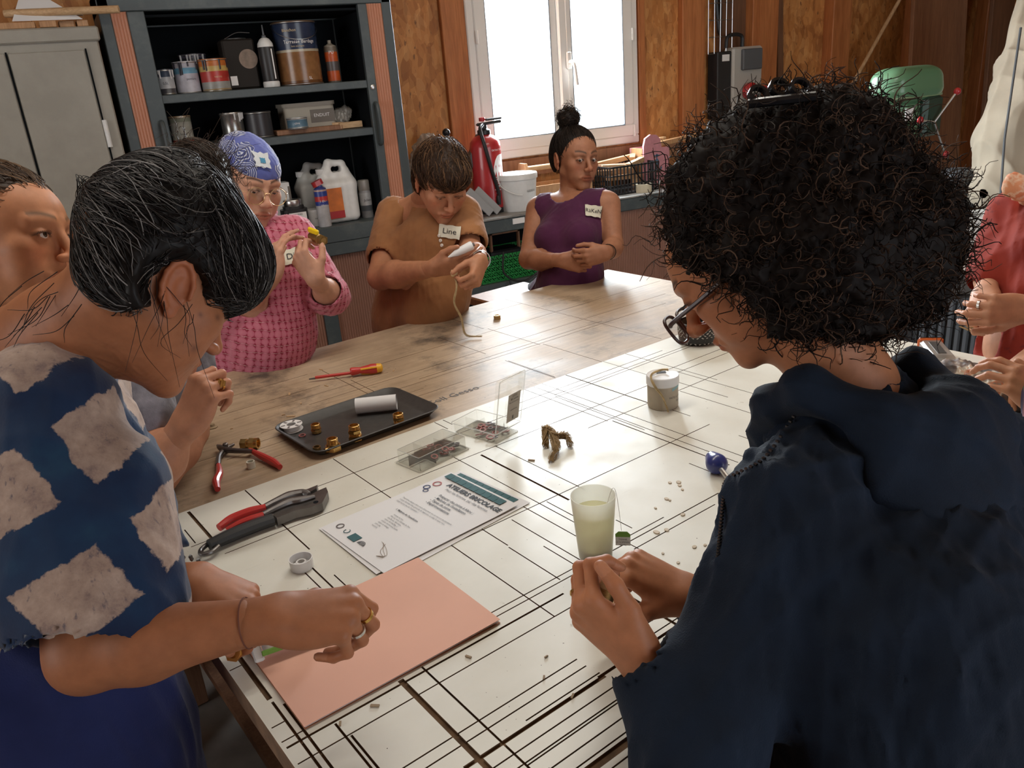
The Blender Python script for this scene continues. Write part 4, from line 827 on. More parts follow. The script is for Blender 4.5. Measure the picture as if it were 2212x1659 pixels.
# ---------------------------------------------------------------- woman in the purple sleeveless top (P6)
def person_purple():
    hip = tuv(1.93, .16, .80); P = Person('woman with curly top bun in a plum sleeveless top behind the table', (.36, .165, .095), hip)
    nb = at(1236, 432, 3.27); sl, sr = at(1317, 440, 3.16), at(1160, 452, 3.31); fwd = vn(np.cross(UPW, sr - sl) * -1); fwd = fwd if fwd @ (CAM - hip) > 0 else -fwd
    P.head(at(1243, 342, 3.23), img_dir(.46, .30, -.84), img_dir(.0, -.95, -.30), 1.02, .0025, nb=nb, eye=.0048, neck_r=(.047, .050))
    waist = at(1232, 560, 3.24); tp = torso_prims(nb, sl, sr, waist, hip, fwd, .98, .058)
    el, wl = at(1322, 535, 3.13), at(1318, 545, 2.98); er, wr = at(1142, 560, 3.2), at(1212, 562, 3.02)
    el = at(1326, 532, 3.12); wl = at(1312, 546, 2.96)
    ar = arm_prims(sl, el, wl, .93) + arm_prims(sr, er, wr, .97); nk = [C_(P.L((0, -.02, -.05)), nb, .0475, .051, .02)]
    P.add(tp + ar + nk, .0045); P.add(leg_prims(hip, fwd), .012)
    hl = P.hand(wl, img_dir(-.93, .25, -.2), img_dir(.25, .3, -.9), 1, dict(i=(45, 45, 15), m=(48, 45, 15), r=(50, 48, 20), p=(50, 50, 20)), ((.55, .8, -.3), (.2, .95, -.35), (.0, .95, -.4)), .95, .0028, False, El=el)
    hr = P.hand(wr, img_dir(.93, .22, -.25), img_dir(-.3, .35, -.88), -1, dict(i=(35, 40, 15), m=(45, 50, 20), r=(50, 55, 25), p=(52, 55, 25)), ((.6, .8, -.2), (.3, .95, -.2), (.1, .98, -.2)), .95, .0028, False, El=er)
    P.finish(); P.eyes((.35, 1, -.25)); P.lashes(10, .006)
    cl = [(q[0], q[1], q[2] + .006, *q[3:]) if q[0] == 'e' else ('c', q[1], q[2], q[3] + .005, q[4] + .005, *q[5:]) for q in tp]
    x = vn(sr - sl); f = fwd
    cuts = [E_(nb + UPW * .035 + f * .012, (.078, .10, .068), .004, 's', np.stack([x, f, UPW], 1))]
    for q, sx in ((sl, -1), (sr, 1)): cuts.append(E_(q + x * sx * .052 + UPW * .01, (.072, .17, .125), .006, 's', np.stack([x, f, UPW], 1)))
    cuts += [PL((0, 0, .86), UPW)]
    P.cloth('sleeveless_top', cl + cuts, .004, 'plum_jersey', folds(5, .0022, 38, 4, (1, 1, .5)))
    P.cloth('trousers', [E_(hip, (.172, .128, .14), .04)] + [C_(q[1], q[2], q[3] + .012, q[4] + .014, .02) for q in leg_prims(hip, fwd)] , .009, 'dark_trousers', None)
    sticker(P, cl, at(1284, 455, 3.1), img_dir(.97, .12, .2), img_dir(.1, -.97, -.1), .062, .044, 'RäKeN', .021)
    L = P.L; hp = [E_(L((0, -.022, .04)), (.083, .100, .084), .01, 'u', P.R), E_(L((0, -.06, -.01)), (.07, .06, .07), .03, 'u', P.R), E_(L((0, .075, -.058)), (.078, .062, .108), .012, 's', P.R), E_(L((0, .0, -.085)), (.1, .1, .045), .01, 's', P.R)]
    for sx in (-1, 1): hp.append(E_(L((sx * .085, .0, -.02)), (.02, .03, .035), .008, 's', P.R))
    bun = L((.012, -.045, .150)); r = np.random.default_rng(4); curls = []
    for k in range(420):
        d = vn(r.normal(size=3)); a = bun + d * .036 * r.uniform(.5, 1); t = np.linspace(0, 1, 12); u = vn(np.cross(d, r.normal(size=3))); w2 = np.cross(d, u); R0 = r.uniform(.003, .007); fr = r.uniform(8, 15)
        curls.append(a + np.outer(t * r.uniform(.012, .032), d) + R0 * (np.outer(np.sin(t * fr), u) + np.outer(np.cos(t * fr), w2)))
    hp2 = hp + [E_(bun, (.044, .042, .036), .01), E_(bun - P.R[:, 2] * .03, (.026, .026, .02), .012)]
    flow = lambda p: (bun[None] - p) / (np.linalg.norm(bun[None] - p, axis=1, keepdims=True) + 1e-6)
    P.hair(hp2, .0035, None, 1300, flow, 9, .007, .0008, [(.02, .013, .01), (.035, .024, .018), (.012, .009, .008)], (.012, .009, .008), extra=[(np.array(curls), .0011, (.02, .013, .009)), (np.array(curls[:60]) + np.array((0, 0, .012)), .0010, (.07, .035, .018))])
    P.mb('hair_tie', MB().lathe([(.020, -.005), (.024, 0), (.020, .005), (.018, 0)], bun - P.R[:, 2] * .028, 16, frame(P.R[:, 1], P.R[:, 2]), True), 'glossy_black')
    ring(P, wl + vn(el - wl) * .02, el - wl, .0275, .007, 'glossy_black', .0022, 'bracelet')
    for sx in (1,): ring(P, L((sx * .080, -.002, -.052)), P.R[:, 0], .006, .0016, 'gold', .0012, 'earring')
    mid = (hl['i'][0][-1] + hr['i'][0][-1]) / 2
    f_ = MB(); f_.lathe([(.008, -.012), (.011, -.012), (.011, -.002), (.013, -.002), (.013, .006), (.010, .006), (.010, .013), (.007, .013)], mid, 12, frame(UPW, img_dir(1, -.2, -.4)), True); f_.ball(mid + img_dir(.3, -1, -.3) * .012, .006, 8)
    return P, mid
# ---------------------------------------------------------------- woman in the brown T-shirt (P5)
def person_brown():
    hip = tuv(1.235, .16, .88); P = Person('short-haired woman in a brown T-shirt looking down at her hands', (.43, .20, .11), hip)
    nb = at(912, 446, 2.93); sl, sr = at(1003, 466, 2.80), at(848, 466, 2.97); fwd = vn(np.cross(UPW, sr - sl)); fwd = fwd if fwd @ (CAM - hip) > 0 else -fwd
    P.head(at(955, 390, 2.70), img_dir(.34, .74, -.58), img_dir(.2, -.64, -.74), 1.04, .0025, nb=nb, eye=.0018, ez=-.006, neck_r=(.050, .054), brow=(.10, .055, .03))
    waist = at(925, 575, 2.86); tp = torso_prims(nb, sl, sr, waist, hip, fwd, .97, .05, .94)
    el, wl = at(1018, 545, 2.70), at(1040, 562, 2.52); er, wr = at(822, 598, 2.76), at(935, 580, 2.56)
    ar = arm_prims(sl, el, wl, .95) + arm_prims(sr, er, wr, 1.05, (.047, .041, .043, .027)); P.add(ar + [C_(P.L((0, -.02, -.05)), nb, .049, .053, .02)] + tp, .0045); P.add(leg_prims(hip, fwd), .012)
    hr = P.hand(wr, img_dir(.95, -.10, -.28), img_dir(-.1, .72, -.66), -1, dict(i=(15, 25, 12), m=(22, 30, 15), r=(35, 38, 20), p=(42, 42, 20)), ((.65, .72, -.1), (.35, .93, .0), (.2, .98, .1)), 1.0, .0028, False, El=er)
    hl = P.hand(wl, img_dir(-.2, .80, -.5), img_dir(.75, .3, -.55), 1, dict(i=(60, 70, 25), m=(62, 75, 30), r=(65, 75, 30), p=(65, 70, 30)), ((.6, .7, -.4), (.25, .8, -.55), (.0, .8, -.6)), .97, .0028, False, El=el)
    P.finish(); P.eyes((0, 1, -.6)); P.lashes(10, .006)
    x = vn(sr - sl); cl = [(q[0], q[1], q[2] + .010, *q[3:]) if q[0] == 'e' else ('c', q[1], q[2], q[3] + .007, q[4] + .007, *q[5:]) for q in tp]
    for S, El in ((sl, el), (sr, er)):
        d = vn(El - S); e = S + (El - S) * .66; cl += [C_(S - d * .005, e, .062, .066, .035)]
    for S, El in ((sl, el), (sr, er)): e = S + (El - S) * .66; d = vn(El - S); cl += [C_(e - d * .03, e + d * .16, .052, .056, .009, 's')]
    cl += [E_(hip + UPW * .02, (.166, .14, .2), .06, 'u', frame(fwd, UPW)), E_(waist - UPW * .05, (.142, .118, .2), .06, 'u', frame(fwd, UPW))]; cl2 = cl + [E_(nb + UPW * .03 + fwd * .01, (.072, .075, .055), .004, 's', np.stack([x, fwd, UPW], 1)), E_(nb + fwd * .085 - UPW * .035, (.020, .06, .07), .006, 's', np.stack([x, fwd, UPW], 1)), PL((0, 0, .80), UPW)]
    P.cloth('t_shirt', cl2, .004, 'brown_jersey', folds(11, .004, 30, 5, (1, 1, .5)))
    P.cloth('trousers', [C_(q[1], q[2], q[3] + .012, q[4] + .014, .02) for q in leg_prims(hip, fwd)], .009, 'dark_trousers')
    ch = [q for q in cl if True]; c0 = at(951, 530, 2.6)
    for k in range(3):
        p = np.array([at(950 + 3 * k, 508 + 11 * k, 2.55)], np.float32)
        for _ in range(60): d = sdf(p, ch, .08); p = p + (vn(at(950, 520, 3) - CAM) * np.clip(d - .004, -.004, .01)[:, None]).astype(np.float32)
        P.mb('button', MB().lathe([(.0001, .003), (.0045, .003), (.0058, .0015), (.0058, -.002), (.0001, -.002)], p[0] - fwd * -.004, 12, frame(x, fwd)), 'button_pearl')
    sticker(P, cl, at(977, 497, 2.6), img_dir(.97, .16, .2), img_dir(.16, -.95, -.1), .068, .044, 'Line', .026)
    L = P.L; hp = [E_(L((0, -.018, .04)), (.090, .108, .090), .01, 'u', P.R), E_(L((0, -.06, -.03)), (.078, .062, .075), .03, 'u', P.R), E_(L((0, .062, .062)), (.066, .05, .045), .02, 'u', P.R), E_(L((0, .092, -.075)), (.09, .070, .100), .012, 's', P.R), E_(L((0, -.01, -.115)), (.1, .12, .05), .01, 's', P.R)]
    for sx in (-1, 1): hp.append(E_(L((sx * .088, .012, -.035)), (.022, .028, .035), .008, 's', P.R))
    f0 = folds(3, .004, 60, 5, (1, 1, .4), P.R[:, 2]); crown = L((0, -.05, .13)); r = np.random.default_rng(8)
    flow = lambda p: (p - crown[None]) * 8 + P.R[:, 1][None] * .5 - P.R[:, 2][None] * .35
    P.hair(hp, .0035, f0, 1700, flow, 9, .006, .0009, [(.10, .05, .025), (.05, .026, .014), (.16, .085, .042), (.03, .016, .01)], (.030, .016, .010), lift=(.001, .009), jit=.4)
    ring(P, wl + vn(el - wl) * .012, el - wl, .0285, .02, 'silver', .0016, 'watch')
    return P, hr, hl
# ---------------------------------------------------------------- woman in the pink print shirt and bandana (P4)
def person_pink():
    hip = tuv(.585, .16, .88); P = Person('woman in blue paisley bandana and pink print shirt holding a valve', (.50, .27, .18), hip)
    nb = at(553, 492, 2.50); sl, sr = at(642, 512, 2.48), at(470, 540, 2.56); fwd = vn(np.cross(UPW, sr - sl)); fwd = fwd if fwd @ (CAM - hip) > 0 else -fwd
    P.head(at(541, 396, 2.44), img_dir(.66, .40, -.63), img_dir(.20, -.90, -.36), 1.06, .0023, nb=nb, eye=.0017, ez=-.0055, neck_r=(.046, .050), brow=(.02, .012, .01))
    waist = at(580, 660, 2.46); tp = torso_prims(nb, sl, sr, waist, hip, fwd, .98, .056)
    el, wl = at(714, 640, 2.44), at(684, 606, 2.29); er, wr = at(500, 690, 2.42), at(592, 598, 2.28)
    ar = arm_prims(sl, el, wl, .93) + arm_prims(sr, er, wr, .93); P.add(ar + tp + [C_(P.L((0, -.02, -.05)), nb, .0455, .0495, .02)], .0045); P.add(leg_prims(hip, fwd), .012)
    hl = P.hand(wl, img_dir(-.55, -.80, -.2), img_dir(-.15, .62, -.77), 1, dict(i=(52, 60, 25), m=(55, 65, 25), r=(58, 66, 28), p=(60, 66, 28)), ((.75, .6, -.3), (.35, .8, -.5), (.0, .85, -.55)), .97, .0025, False, El=el)
    hr = P.hand(wr, img_dir(.10, -.97, -.1), img_dir(-.82, -.1, -.52), -1, dict(i=(48, 22, 8), m=(52, 26, 8), r=(30, 25, 10), p=(25, 22, 10)), ((.7, .7, -.25), (.4, .85, -.4), (.2, .9, -.5)), .95, .0025, False, El=er, spread=dict(i=-4, m=0, r=6, p=14))
    P.finish(); P.eyes((.1, 1, -.5)); P.lashes(12, .007)
    x = vn(sr - sl); cl = [(q[0], q[1], q[2] + .018, *q[3:]) if q[0] == 'e' else ('c', q[1], q[2], q[3] + .009, q[4] + .009, *q[5:]) for q in tp]; cl.append(E_(hip + UPW * .03, (.185, .145, .16), .06))
    for S, El, Wr in ((sl, el, wl), (sr, er, wr)): e = El + (Wr - El) * .28; cl += [C_(S, El, .060, .056, .03), C_(El, e, .056, .054, .02)]
    for El, Wr in ((el, wl), (er, wr)): e = El + (Wr - El) * .28; d = vn(Wr - El); cl += [PL(e, -d, .004)] if False else [C_(e - d * .02, e + d * .12, .044, .046, .009, 's')]
    cl2 = cl + [E_(nb + UPW * .04, (.064, .07, .055), .004, 's', np.stack([x, fwd, UPW], 1)), E_(nb + fwd * .08 - UPW * .05, (.028, .07, .085), .006, 's', np.stack([x, fwd, UPW], 1)), PL((0, 0, .84), UPW)]
    P.cloth('shirt', cl2, .004, 'pink_print', folds(21, .005, 26, 5, (1, 1, .4)))
    for sx in (-1, 1):
        pts = bez([nb + x * sx * .055 + fwd * -.03 + UPW * .035, nb + x * sx * .068 + fwd * .03 + UPW * .012, nb + x * sx * .05 + fwd * .085 - UPW * .05], 8); P.mb('collar', MB().tube(pts, [.012] * 9 + [.014] * 8, 8), 'pink_print')
    P.cloth('trousers', [C_(q[1], q[2], q[3] + .014, q[4] + .016, .02) for q in leg_prims(hip, fwd)] + [E_(hip, (.165, .12, .12), .03)], .009, 'dark_trousers')
    sticker(P, cl, at(632, 548, 2.35), img_dir(.93, -.28, .1), img_dir(-.25, -.95, -.1), .075, .046, 'Diba', .026)
    L = P.L; bp = [E_(L((0, -.022, .045)), (.088, .108, .088), .01, 'u', P.R), E_(L((0, .036, .040)), (.0675, .062, .062), .02, 'u', P.R), E_(L((0, -.065, .06)), (.075, .075, .075), .03, 'u', P.R), E_(L((0, -.075, -.005)), (.066, .045, .055), .03, 'u', P.R), PL(L((0, .09, .026)), P.R @ vn((0, .34, 1)), .003)]
    P.cloth('bandana', bp, .0035, 'bandana_print', folds(9, .0025, 50, 4, (1, 1, .6)), 'violet-blue paisley bandana')
    P.mb('bandana_knot', MB().ball(L((0, -.125, -.015)), .022, 10, (1.2, 1, .8)).tube(bez([L((0, -.125, -.015)), L((.02, -.145, -.05)), L((.015, -.14, -.10))], 6), [.012] * 7 + [.006] * 6, 8), 'bandana_print')
    # white square motif on the bandana front
    m = MB(); poly = []
    for k in range(32): a = 2 * math.pi * k / 32; rr = .0195 / max(abs(math.cos(a)), abs(math.sin(a))) * (1 + .10 * math.cos(8 * a)); poly.append((rr * math.cos(a) * 1.05, rr * math.sin(a) * .9))
    pv = np.array([L((.012 + a, .2, .083 + b)) for a, b in poly] + [L((.012, .2, .083))], np.float32); n_ = -P.R[:, 1]
    for _ in range(60): d = sdf(pv, bp, .12); pv = pv + (n_ * np.clip(d - .0055, -.004, .012)[:, None]).astype(np.float32)
    m.add(pv, [(32, i, (i + 1) % 32) for i in range(32)]); P.mb('square_motif', m, M('motif_white', (.55, .58, .6), .8)); pc = pv.mean(0)
    m = MB(); m.add([pc + (q - pc) * .33 + P.R[:, 1] * .006 for q in pv[:32]] + [pc + P.R[:, 1] * .007], [(32, i, (i + 1) % 32) for i in range(32)]); P.mb('blue_dot', m, M('motif_blue', (.05, .22, .36), .8))
    P.glasses(.0011, M('gold_wire', (.55, .38, .2), .3, 1.0), .0255, .024, y=.1045, z=-.012, temple=.001, cx=.033)
    return P, hl, hr
# ---------------------------------------------------------------- woman in the tie-dye dress, foreground left (P2)
def person_dye():
    hip = at(95, 1640, 1.16); P = Person('grey-streaked black-haired woman in tie-dye dress bending over the pink folder', (.35, .14, .065), hip)
    nb = at(62, 765, 1.08); sr, sl = at(95, 905, .97), at(150, 830, 1.26); fwd = vn(np.cross(UPW, sr - sl)); fwd = fwd if fwd @ img_dir(1, 0, .2) > 0 else -fwd
    P.head(at(331, 609, 1.0), img_dir(.51, .41, .756), img_dir(.34, -.90, .26), 1.03, .0017, nb=None, eye=.0020, ez=-.005)
    P.parts.clear(); P.cols.clear(); L = P.L; pr = P.hp + [C_(L((0, -.028, -.03)), nb * .55 + L((0, -.03, -.05)) * .45, .054, .056, .03), C_(nb * .55 + L((0, -.03, -.05)) * .45, nb, .056, .066, .03), C_(L((0, .035, -.085)), nb * .5 + L((0, .0, -.06)) * .5, .024, .04, .03)]
    wr_ = folds(31, .0011, 150, 4, (1, 1, .25), P.R[:, 2]); Lm = L((0, .02, -.1))
    def dsp(V): return wr_(V) * np.exp(-(np.linalg.norm(V - Lm, axis=1) / .06) ** 2).astype(np.float32)
    P.add(pr, .0017, lambda V: spots(face_color(V, P.C, P.R, P.sc, P.skin, P.lips, (.05, .035, .03)), V, P), dsp)
    waist = at(80, 1290, 1.13); tp = torso_prims(nb, sl, sr, waist, hip, fwd, 1.0, .06, 1.0)
    er, wr = at(188, 1412, .925), at(590, 1335, .93); el, wl = at(230, 1290, 1.20), at(418, 1248, 1.13)
    ar = arm_prims(sr, er, wr, 1.0, (.047, .042, .043, .0275)) + arm_prims(sl, el, wl, 1.0); P.add(ar, .0032); P.add(tp, .008); P.add(leg_prims(hip, fwd), .012)
    hr = P.hand(wr, img_dir(.97, -.02, .2), img_dir(.12, -.78, -.55), -1, dict(i=(52, 50, 28), m=(62, 60, 32), r=(72, 66, 35), p=(80, 68, 35)), ((.65, .70, -.35), (.35, .8, -.55), (.1, .85, -.55)), 1.02, .0019, El=er)
    hl = P.hand(wl, img_dir(.92, .34, -.1), img_dir(.25, -.85, -.3), 1, dict(i=(42, 60, 25), m=(48, 66, 30), r=(55, 68, 30), p=(60, 70, 30)), ((.6, .75, -.3), (.3, .85, -.45), (.1, .9, -.45)), 1.0, .0019, El=el)
    P.finish(); P.eyes((0, 1, -.55)); P.lashes(16, .009, -.7)
    x = vn(sr - sl); cl = [(q[0], q[1], q[2] + .022, *q[3:]) if q[0] == 'e' else ('c', q[1], q[2], q[3] + .012, q[4] + .012, *q[5:]) for q in tp]
    # wide drop-shoulder sleeves
    e1 = sr + (er - sr) * .86; cl += [C_(sr - img_dir(0, 1, 0) * .01, e1, .075, .084, .05), C_(sr * .6 + e1 * .4 + img_dir(1, 0, .4) * .055, e1 + img_dir(1, -.1, .4) * .05, .07, .066, .04)]
    e2 = el + (wl - el) * .62; cl += [C_(sl, el, .075, .08, .05), C_(el, e2, .08, .062, .04), E_(waist + fwd * .03, (.15, .14, .18), .06)]
    d1 = vn(er - sr); d2 = vn(wl - el)
    cut = [C_(e1 + d1 * .02, e1 + d1 * .25, .082, .095, .010, 's'), C_(e2 + d2 * .01, e2 + d2 * .2, .05, .06, .008, 's')]
    cl2 = cl + cut + [E_(nb + UPW * .055 + img_dir(.5, -.2, 0) * .03, (.105, .105, .075), .006, 's'), PL(at(60, 1385, 1.0), UPW)]
    pl = sr + d1 * (np.linalg.norm(er - sr) * .93)
    V, Q = surface(cl2, .0055, folds(41, .007, 16, 5, (1, 1, .35)))
    P.child('tie_dye_dress', V, Q, 'tie_dye', 'navy tie-dye dress with pale square patches')
    ap = [E_(hip + UPW * .10, (.195, .155, .16), .05), E_(hip, (.20, .16, .2), .06), C_(hip - UPW * .05, np.array([hip[0], hip[1], .35]), .19, .24, .06), E_(waist - UPW * .02, (.165, .13, .12), .05), PL(at(60, 1375, 1.0), -UPW), PL((0, 0, .30), UPW)]
    P.cloth('apron', ap, .006, 'apron_blue', folds(43, .010, 16, 5, (1, 1, .25)), 'royal blue cotton apron')
    # hair: swept back into a loose knot, fringe over the brow
    hp = [E_(at(356, 512, 1.0), .097, .01), E_(at(482, 573, 1.03), .058, .04), E_(at(306, 562, .955), .050, .03), E_(at(285, 470, 1.0), .034, .03), E_(at(385, 432, 1.02), .052, .03), E_(at(292, 618, .925), .034, .03), E_(at(246, 600, .95), .034, .03), E_(at(330, 640, .915), .022, .02), E_(at(389, 610, .905), .044, .006, 's'), E_(at(386, 652, .895), .040, .006, 's'), E_(at(388, 632, .945), .034, .006, 's'), E_(at(330, 812, .93), .078, .010, 's'), E_(at(474, 772, .98), .073, .010, 's')]
    knot = at(222, 435, 1.0); r = np.random.default_rng(12)
    def flow(p):
        back = knot[None] - p; back /= np.linalg.norm(back, axis=1, keepdims=True) + 1e-6; q = (p - CAM[None]) @ RC.T; px = CX + FPX * q[:, 0] / q[:, 2]; w_ = np.clip((px - 370) / 150, 0, 1)[:, None]; return back * (1 - w_) + img_dir(.55, .75, .1)[None] * w_
    loops = []
    for k in range(26): U_ = lambda a, b: r.uniform(a, b); loops.append(bez([at(240 + U_(-15, 20), 425 + U_(-30, 30), 1.0), at(200 + U_(-35, 15), 385 + U_(-12, 25), 1.0), at(180 + U_(-15, 15), 420 + U_(-25, 25), .99), at(190 + U_(-20, 20), 460 + U_(-25, 30), .99), at(245 + U_(-20, 10), 478 + U_(-25, 25), .985)], 5))
    wisps = []
    for k in range(12):
        a = L((.078, r.uniform(-.06, .03), r.uniform(-.05, -.01))); b = a + P.R @ np.array((.006, r.uniform(-.02, .05), -r.uniform(.02, .06))); c_ = b + P.R @ np.array((-.004, r.uniform(-.02, .05), -r.uniform(.0, .05))); wisps.append(bez([a, (a + b) / 2 + P.R[:, 0] * .004, b, c_], 5))
    nape = []
    for k in range(16):
        a = L((r.uniform(-.045, .05), -.09 + r.uniform(-.02, .02), r.uniform(-.10, -.04))); b = a + P.R @ np.array((r.uniform(-.01, .01), -r.uniform(.0, .015), -r.uniform(.015, .035))); c_ = b + P.R @ np.array((r.uniform(-.015, .015), -r.uniform(-.01, .02), -r.uniform(.01, .03))); nape.append(bez([a, b, c_], 7))
    P.hair(hp, .003, folds(33, .004, 70, 5, (1, .3, 1), P.R[:, 1]), 3600, flow, 10, .0105, .0007, [(.012, .010, .010)] * 6 + [(.05, .045, .042)] * 2 + [(.20, .19, .185)], (.010, .0085, .008), lift=(.0005, .007), jit=.22, drop=lambda S: in_px(S, 352, 572, 424, 704).any(1), extra=[(np.array(loops), .0006, (.014, .011, .010)), (np.array(wisps), .0005, (.012, .010, .010)), (np.array(nape), .0006, (.013, .011, .010))])
    ch = drape(pr + tp, bez([(128, 672), (165, 700), (205, 752), (235, 800), (262, 822)], 10), .6); P.mb('necklace', MB().tube(ch, .0011, 5), 'gold')
    # rings and bracelets
    pts = hr['m'][0]; ring(P, pts[0] * .45 + pts[1] * .55, pts[1] - pts[0], .0090, .0045, 'gold', .0014); pts = hr['r'][0]; ring(P, pts[0] * .45 + pts[1] * .55, pts[1] - pts[0], .0088, .004, 'silver', .0014)
    pts = hl['i'][0]; ring(P, pts[0] * .4 + pts[1] * .6, pts[1] - pts[0], .0090, .010, 'silver', .0016)
    ring(P, wr + vn(er - wr) * .03, er - wr, .0290, .0015, M('thread_red', (.15, .05, .03), .8), .0008, 'thread_bracelet')
    b = MB(); cx_ = wl + vn(el - wl) * .012; Fr = frame(np.cross(el - wl, UPW), el - wl)
    for k in range(26): a = 2 * math.pi * k / 26; q = cx_ + Fr @ np.array((.031 * math.cos(a), .031 * math.sin(a), .003 * (-1) ** k)); b.lathe([(.0022, -.002), (.0038, 0), (.0022, .002)], q, 8, Fr)
    P.mb('chain_bracelet', b, 'dark_steel')
    return P, hr, hl
def in_px(S, x0, y0, x1, y1):
    q = (S - CAM) @ RC.T; x = CX + FPX * q[..., 0] / q[..., 2]; y = CY + FPX * q[..., 1] / q[..., 2]; return (x > x0) & (x < x1) & (y > y0) & (y < y1)
def spots(col, V, P):
    for c, r_ in (((.06, .052, -.058), .0055), ((.055, .058, -.012), .004), ((.062, .036, -.02), .003)):
        q = P.L(c); X = (V - P.C) @ P.R / P.sc; d = np.hypot(X[:, 1] - c[1], X[:, 2] - c[2]); w_ = (np.exp(-(d / r_) ** 2) * (X[:, 0] > .02) * .65)[:, None]; col = col * (1 - w_) + np.array((.10, .045, .03), np.float32) * w_
    return col
# ---------------------------------------------------------------- curly-haired woman in the navy hoodie, foreground right (P7)
def person_hoodie():
    hip = tuv(.60, -2.07, .74); P = Person('curly-haired woman in navy hoodie and glasses holding a threaded fitting', (.42, .175, .085), hip)
    nb = at(1835, 835, 1.10); sl, sr = at(1705, 1100, .98), at(2120, 985, 1.22); fwd = vn(np.cross(UPW, sr - sl)); fwd = fwd if fwd @ img_dir(-1, 0, .3) > 0 else -fwd
    P.head(at(1612, 560, 1.085), img_dir(-.66, .55, .50), img_dir(-.60, -.80, .08), 1.05, .0019, nb=None, eye=.003)
    P.parts.clear(); P.cols.clear(); L = P.L; nk = [C_(L((0, -.02, -.03)), nb, .052, .060, .03), C_(L((0, .035, -.08)), nb * .5 + L((0, .0, -.06)) * .5, .026, .042, .03)]
    P.add(P.hp + nk, .0019, lambda V: face_color(V, P.C, P.R, P.sc, P.skin, P.lips, (.03, .02, .015)))
    waist = tuv(.62, -2.0, .93); tp = torso_prims(nb, sl, sr, waist, hip, fwd, 1.03, .06, 1.05)
    el, wl = at(1500, 1640, .90), at(1388, 1428, .935); er, wr = at(1780, 1430, 1.22), at(1492, 1288, 1.07)
    ar = arm_prims(sl, el, wl, 1.02, (.047, .041, .042, .0275)) + arm_prims(sr, er, wr, 1.02, (.047, .041, .042, .0275)); P.add(ar, .0035); P.add(tp, .008); P.add(leg_prims(hip, fwd), .012)
    hl = P.hand(wl, img_dir(-.76, -.64, .12), img_dir(-.52, .52, -.66), 1, dict(i=(50, 72, 35), m=(54, 74, 35), r=(56, 72, 35), p=(58, 66, 35)), ((.62, .78, -.10), (.30, .93, -.15), (.05, .97, -.2)), 1.04, .0019, El=el)
    hr = P.hand(wr, img_dir(-.88, -.45, .05), img_dir(-.30, -.86, -.35), -1, dict(i=(48, 62, 25), m=(55, 62, 25), r=(62, 60, 25), p=(66, 58, 25)), ((.62, .72, -.35), (.25, .93, -.30), (.02, .98, -.15)), 1.04, .0019, El=er)
    P.finish(); P.eyes((0, 1, -.5)); P.lashes(14, .009, -.6)
    x = vn(sr - sl); cl = [(q[0], q[1], q[2] + .030, *q[3:]) if q[0] == 'e' else ('c', q[1], q[2], q[3] + .018, q[4] + .018, *q[5:]) for q in tp if True]
    e1 = el + (wl - el) * .83; e2 = er + (wr - er) * .90; cl += [C_(sl, el, .078, .064, .05), C_(el, e1, .064, .046, .03), C_(sr, er, .078, .066, .05), C_(er, e2, .064, .045, .03), E_(waist, (.175, .145, .24), .08, 'u', frame(fwd, UPW)), E_(hip, (.20, .17, .22), .08, 'u', frame(fwd, UPW)), E_(nb - UPW * .055 + fwd * .01, (.125, .105, .06), .04, 'u', frame(fwd, UPW))]
    d1, d2 = vn(wl - el), vn(wr - er)
    cl2 = cl + [C_(e1 - d1 * .004, e1 + d1 * .2, .036, .06, .003, 's'), C_(e2 - d2 * .004, e2 + d2 * .2, .036, .06, .003, 's'), E_(nb + UPW * .06 + fwd * .02, (.085, .085, .085), .01, 's'), PL(hip - UPW * .10, UPW)]
    fd = folds(51, .014, 16, 5, (1, 1, .28)); fd2 = folds(52, .006, 40, 5, (1, 1, .35)); P.cloth('hoodie', cl2, .0042, 'hoodie_navy', lambda V: (fd(V) + fd2(V)) * np.clip(np.minimum(np.linalg.norm(V - wl, axis=1), np.linalg.norm(V - wr, axis=1)) / .10 - .45, 0, 1))
    # hood lying on the back
    hd = [];
    ring_ = [nb + fwd * .070 - UPW * .10 - x * .075, nb + fwd * .045 - UPW * .03 - x * .100, nb - fwd * .02 + UPW * .015 - x * .115, nb - fwd * .10 - UPW * .005 - x * .085, nb - fwd * .145 - UPW * .02, nb - fwd * .10 - UPW * .005 + x * .085, nb - fwd * .02 + UPW * .015 + x * .115, nb + fwd * .045 - UPW * .03 + x * .100, nb + fwd * .070 - UPW * .10 + x * .075]
    for a, b in zip(ring_[:-1], ring_[1:]): hd.append(C_(a, b, .030, .030, .02))
    hd += [E_(nb - fwd * .13 - UPW * .065, (.15, .06, .085), .05, 'u', frame(fwd, UPW)), C_(nb - fwd * .17 - UPW * .11 - x * .09, nb - fwd * .17 - UPW * .11 + x * .09, .034, .034, .04)]
    f3 = folds(53, .006, 22, 4, (1, .5, 1)); P.cloth('hood', hd, .004, 'hoodie_navy', f3)
    zp = MB(); path = drape(cl2 + hd, bez([(1715, 900), (1650, 990), (1572, 1035), (1562, 1085), (1556, 1150), (1550, 1210)], 9), .6, .002)
    for k in range(0, len(path), 1): zp.box(path[k], (.003, .0045, .0025))
    P.mb('zip_teeth', zp, 'glossy_black', False)['kind'] = 'stuff'
    # big curly hair: core volume plus thousands of curls
    V0 = lambda c: P.L(c)
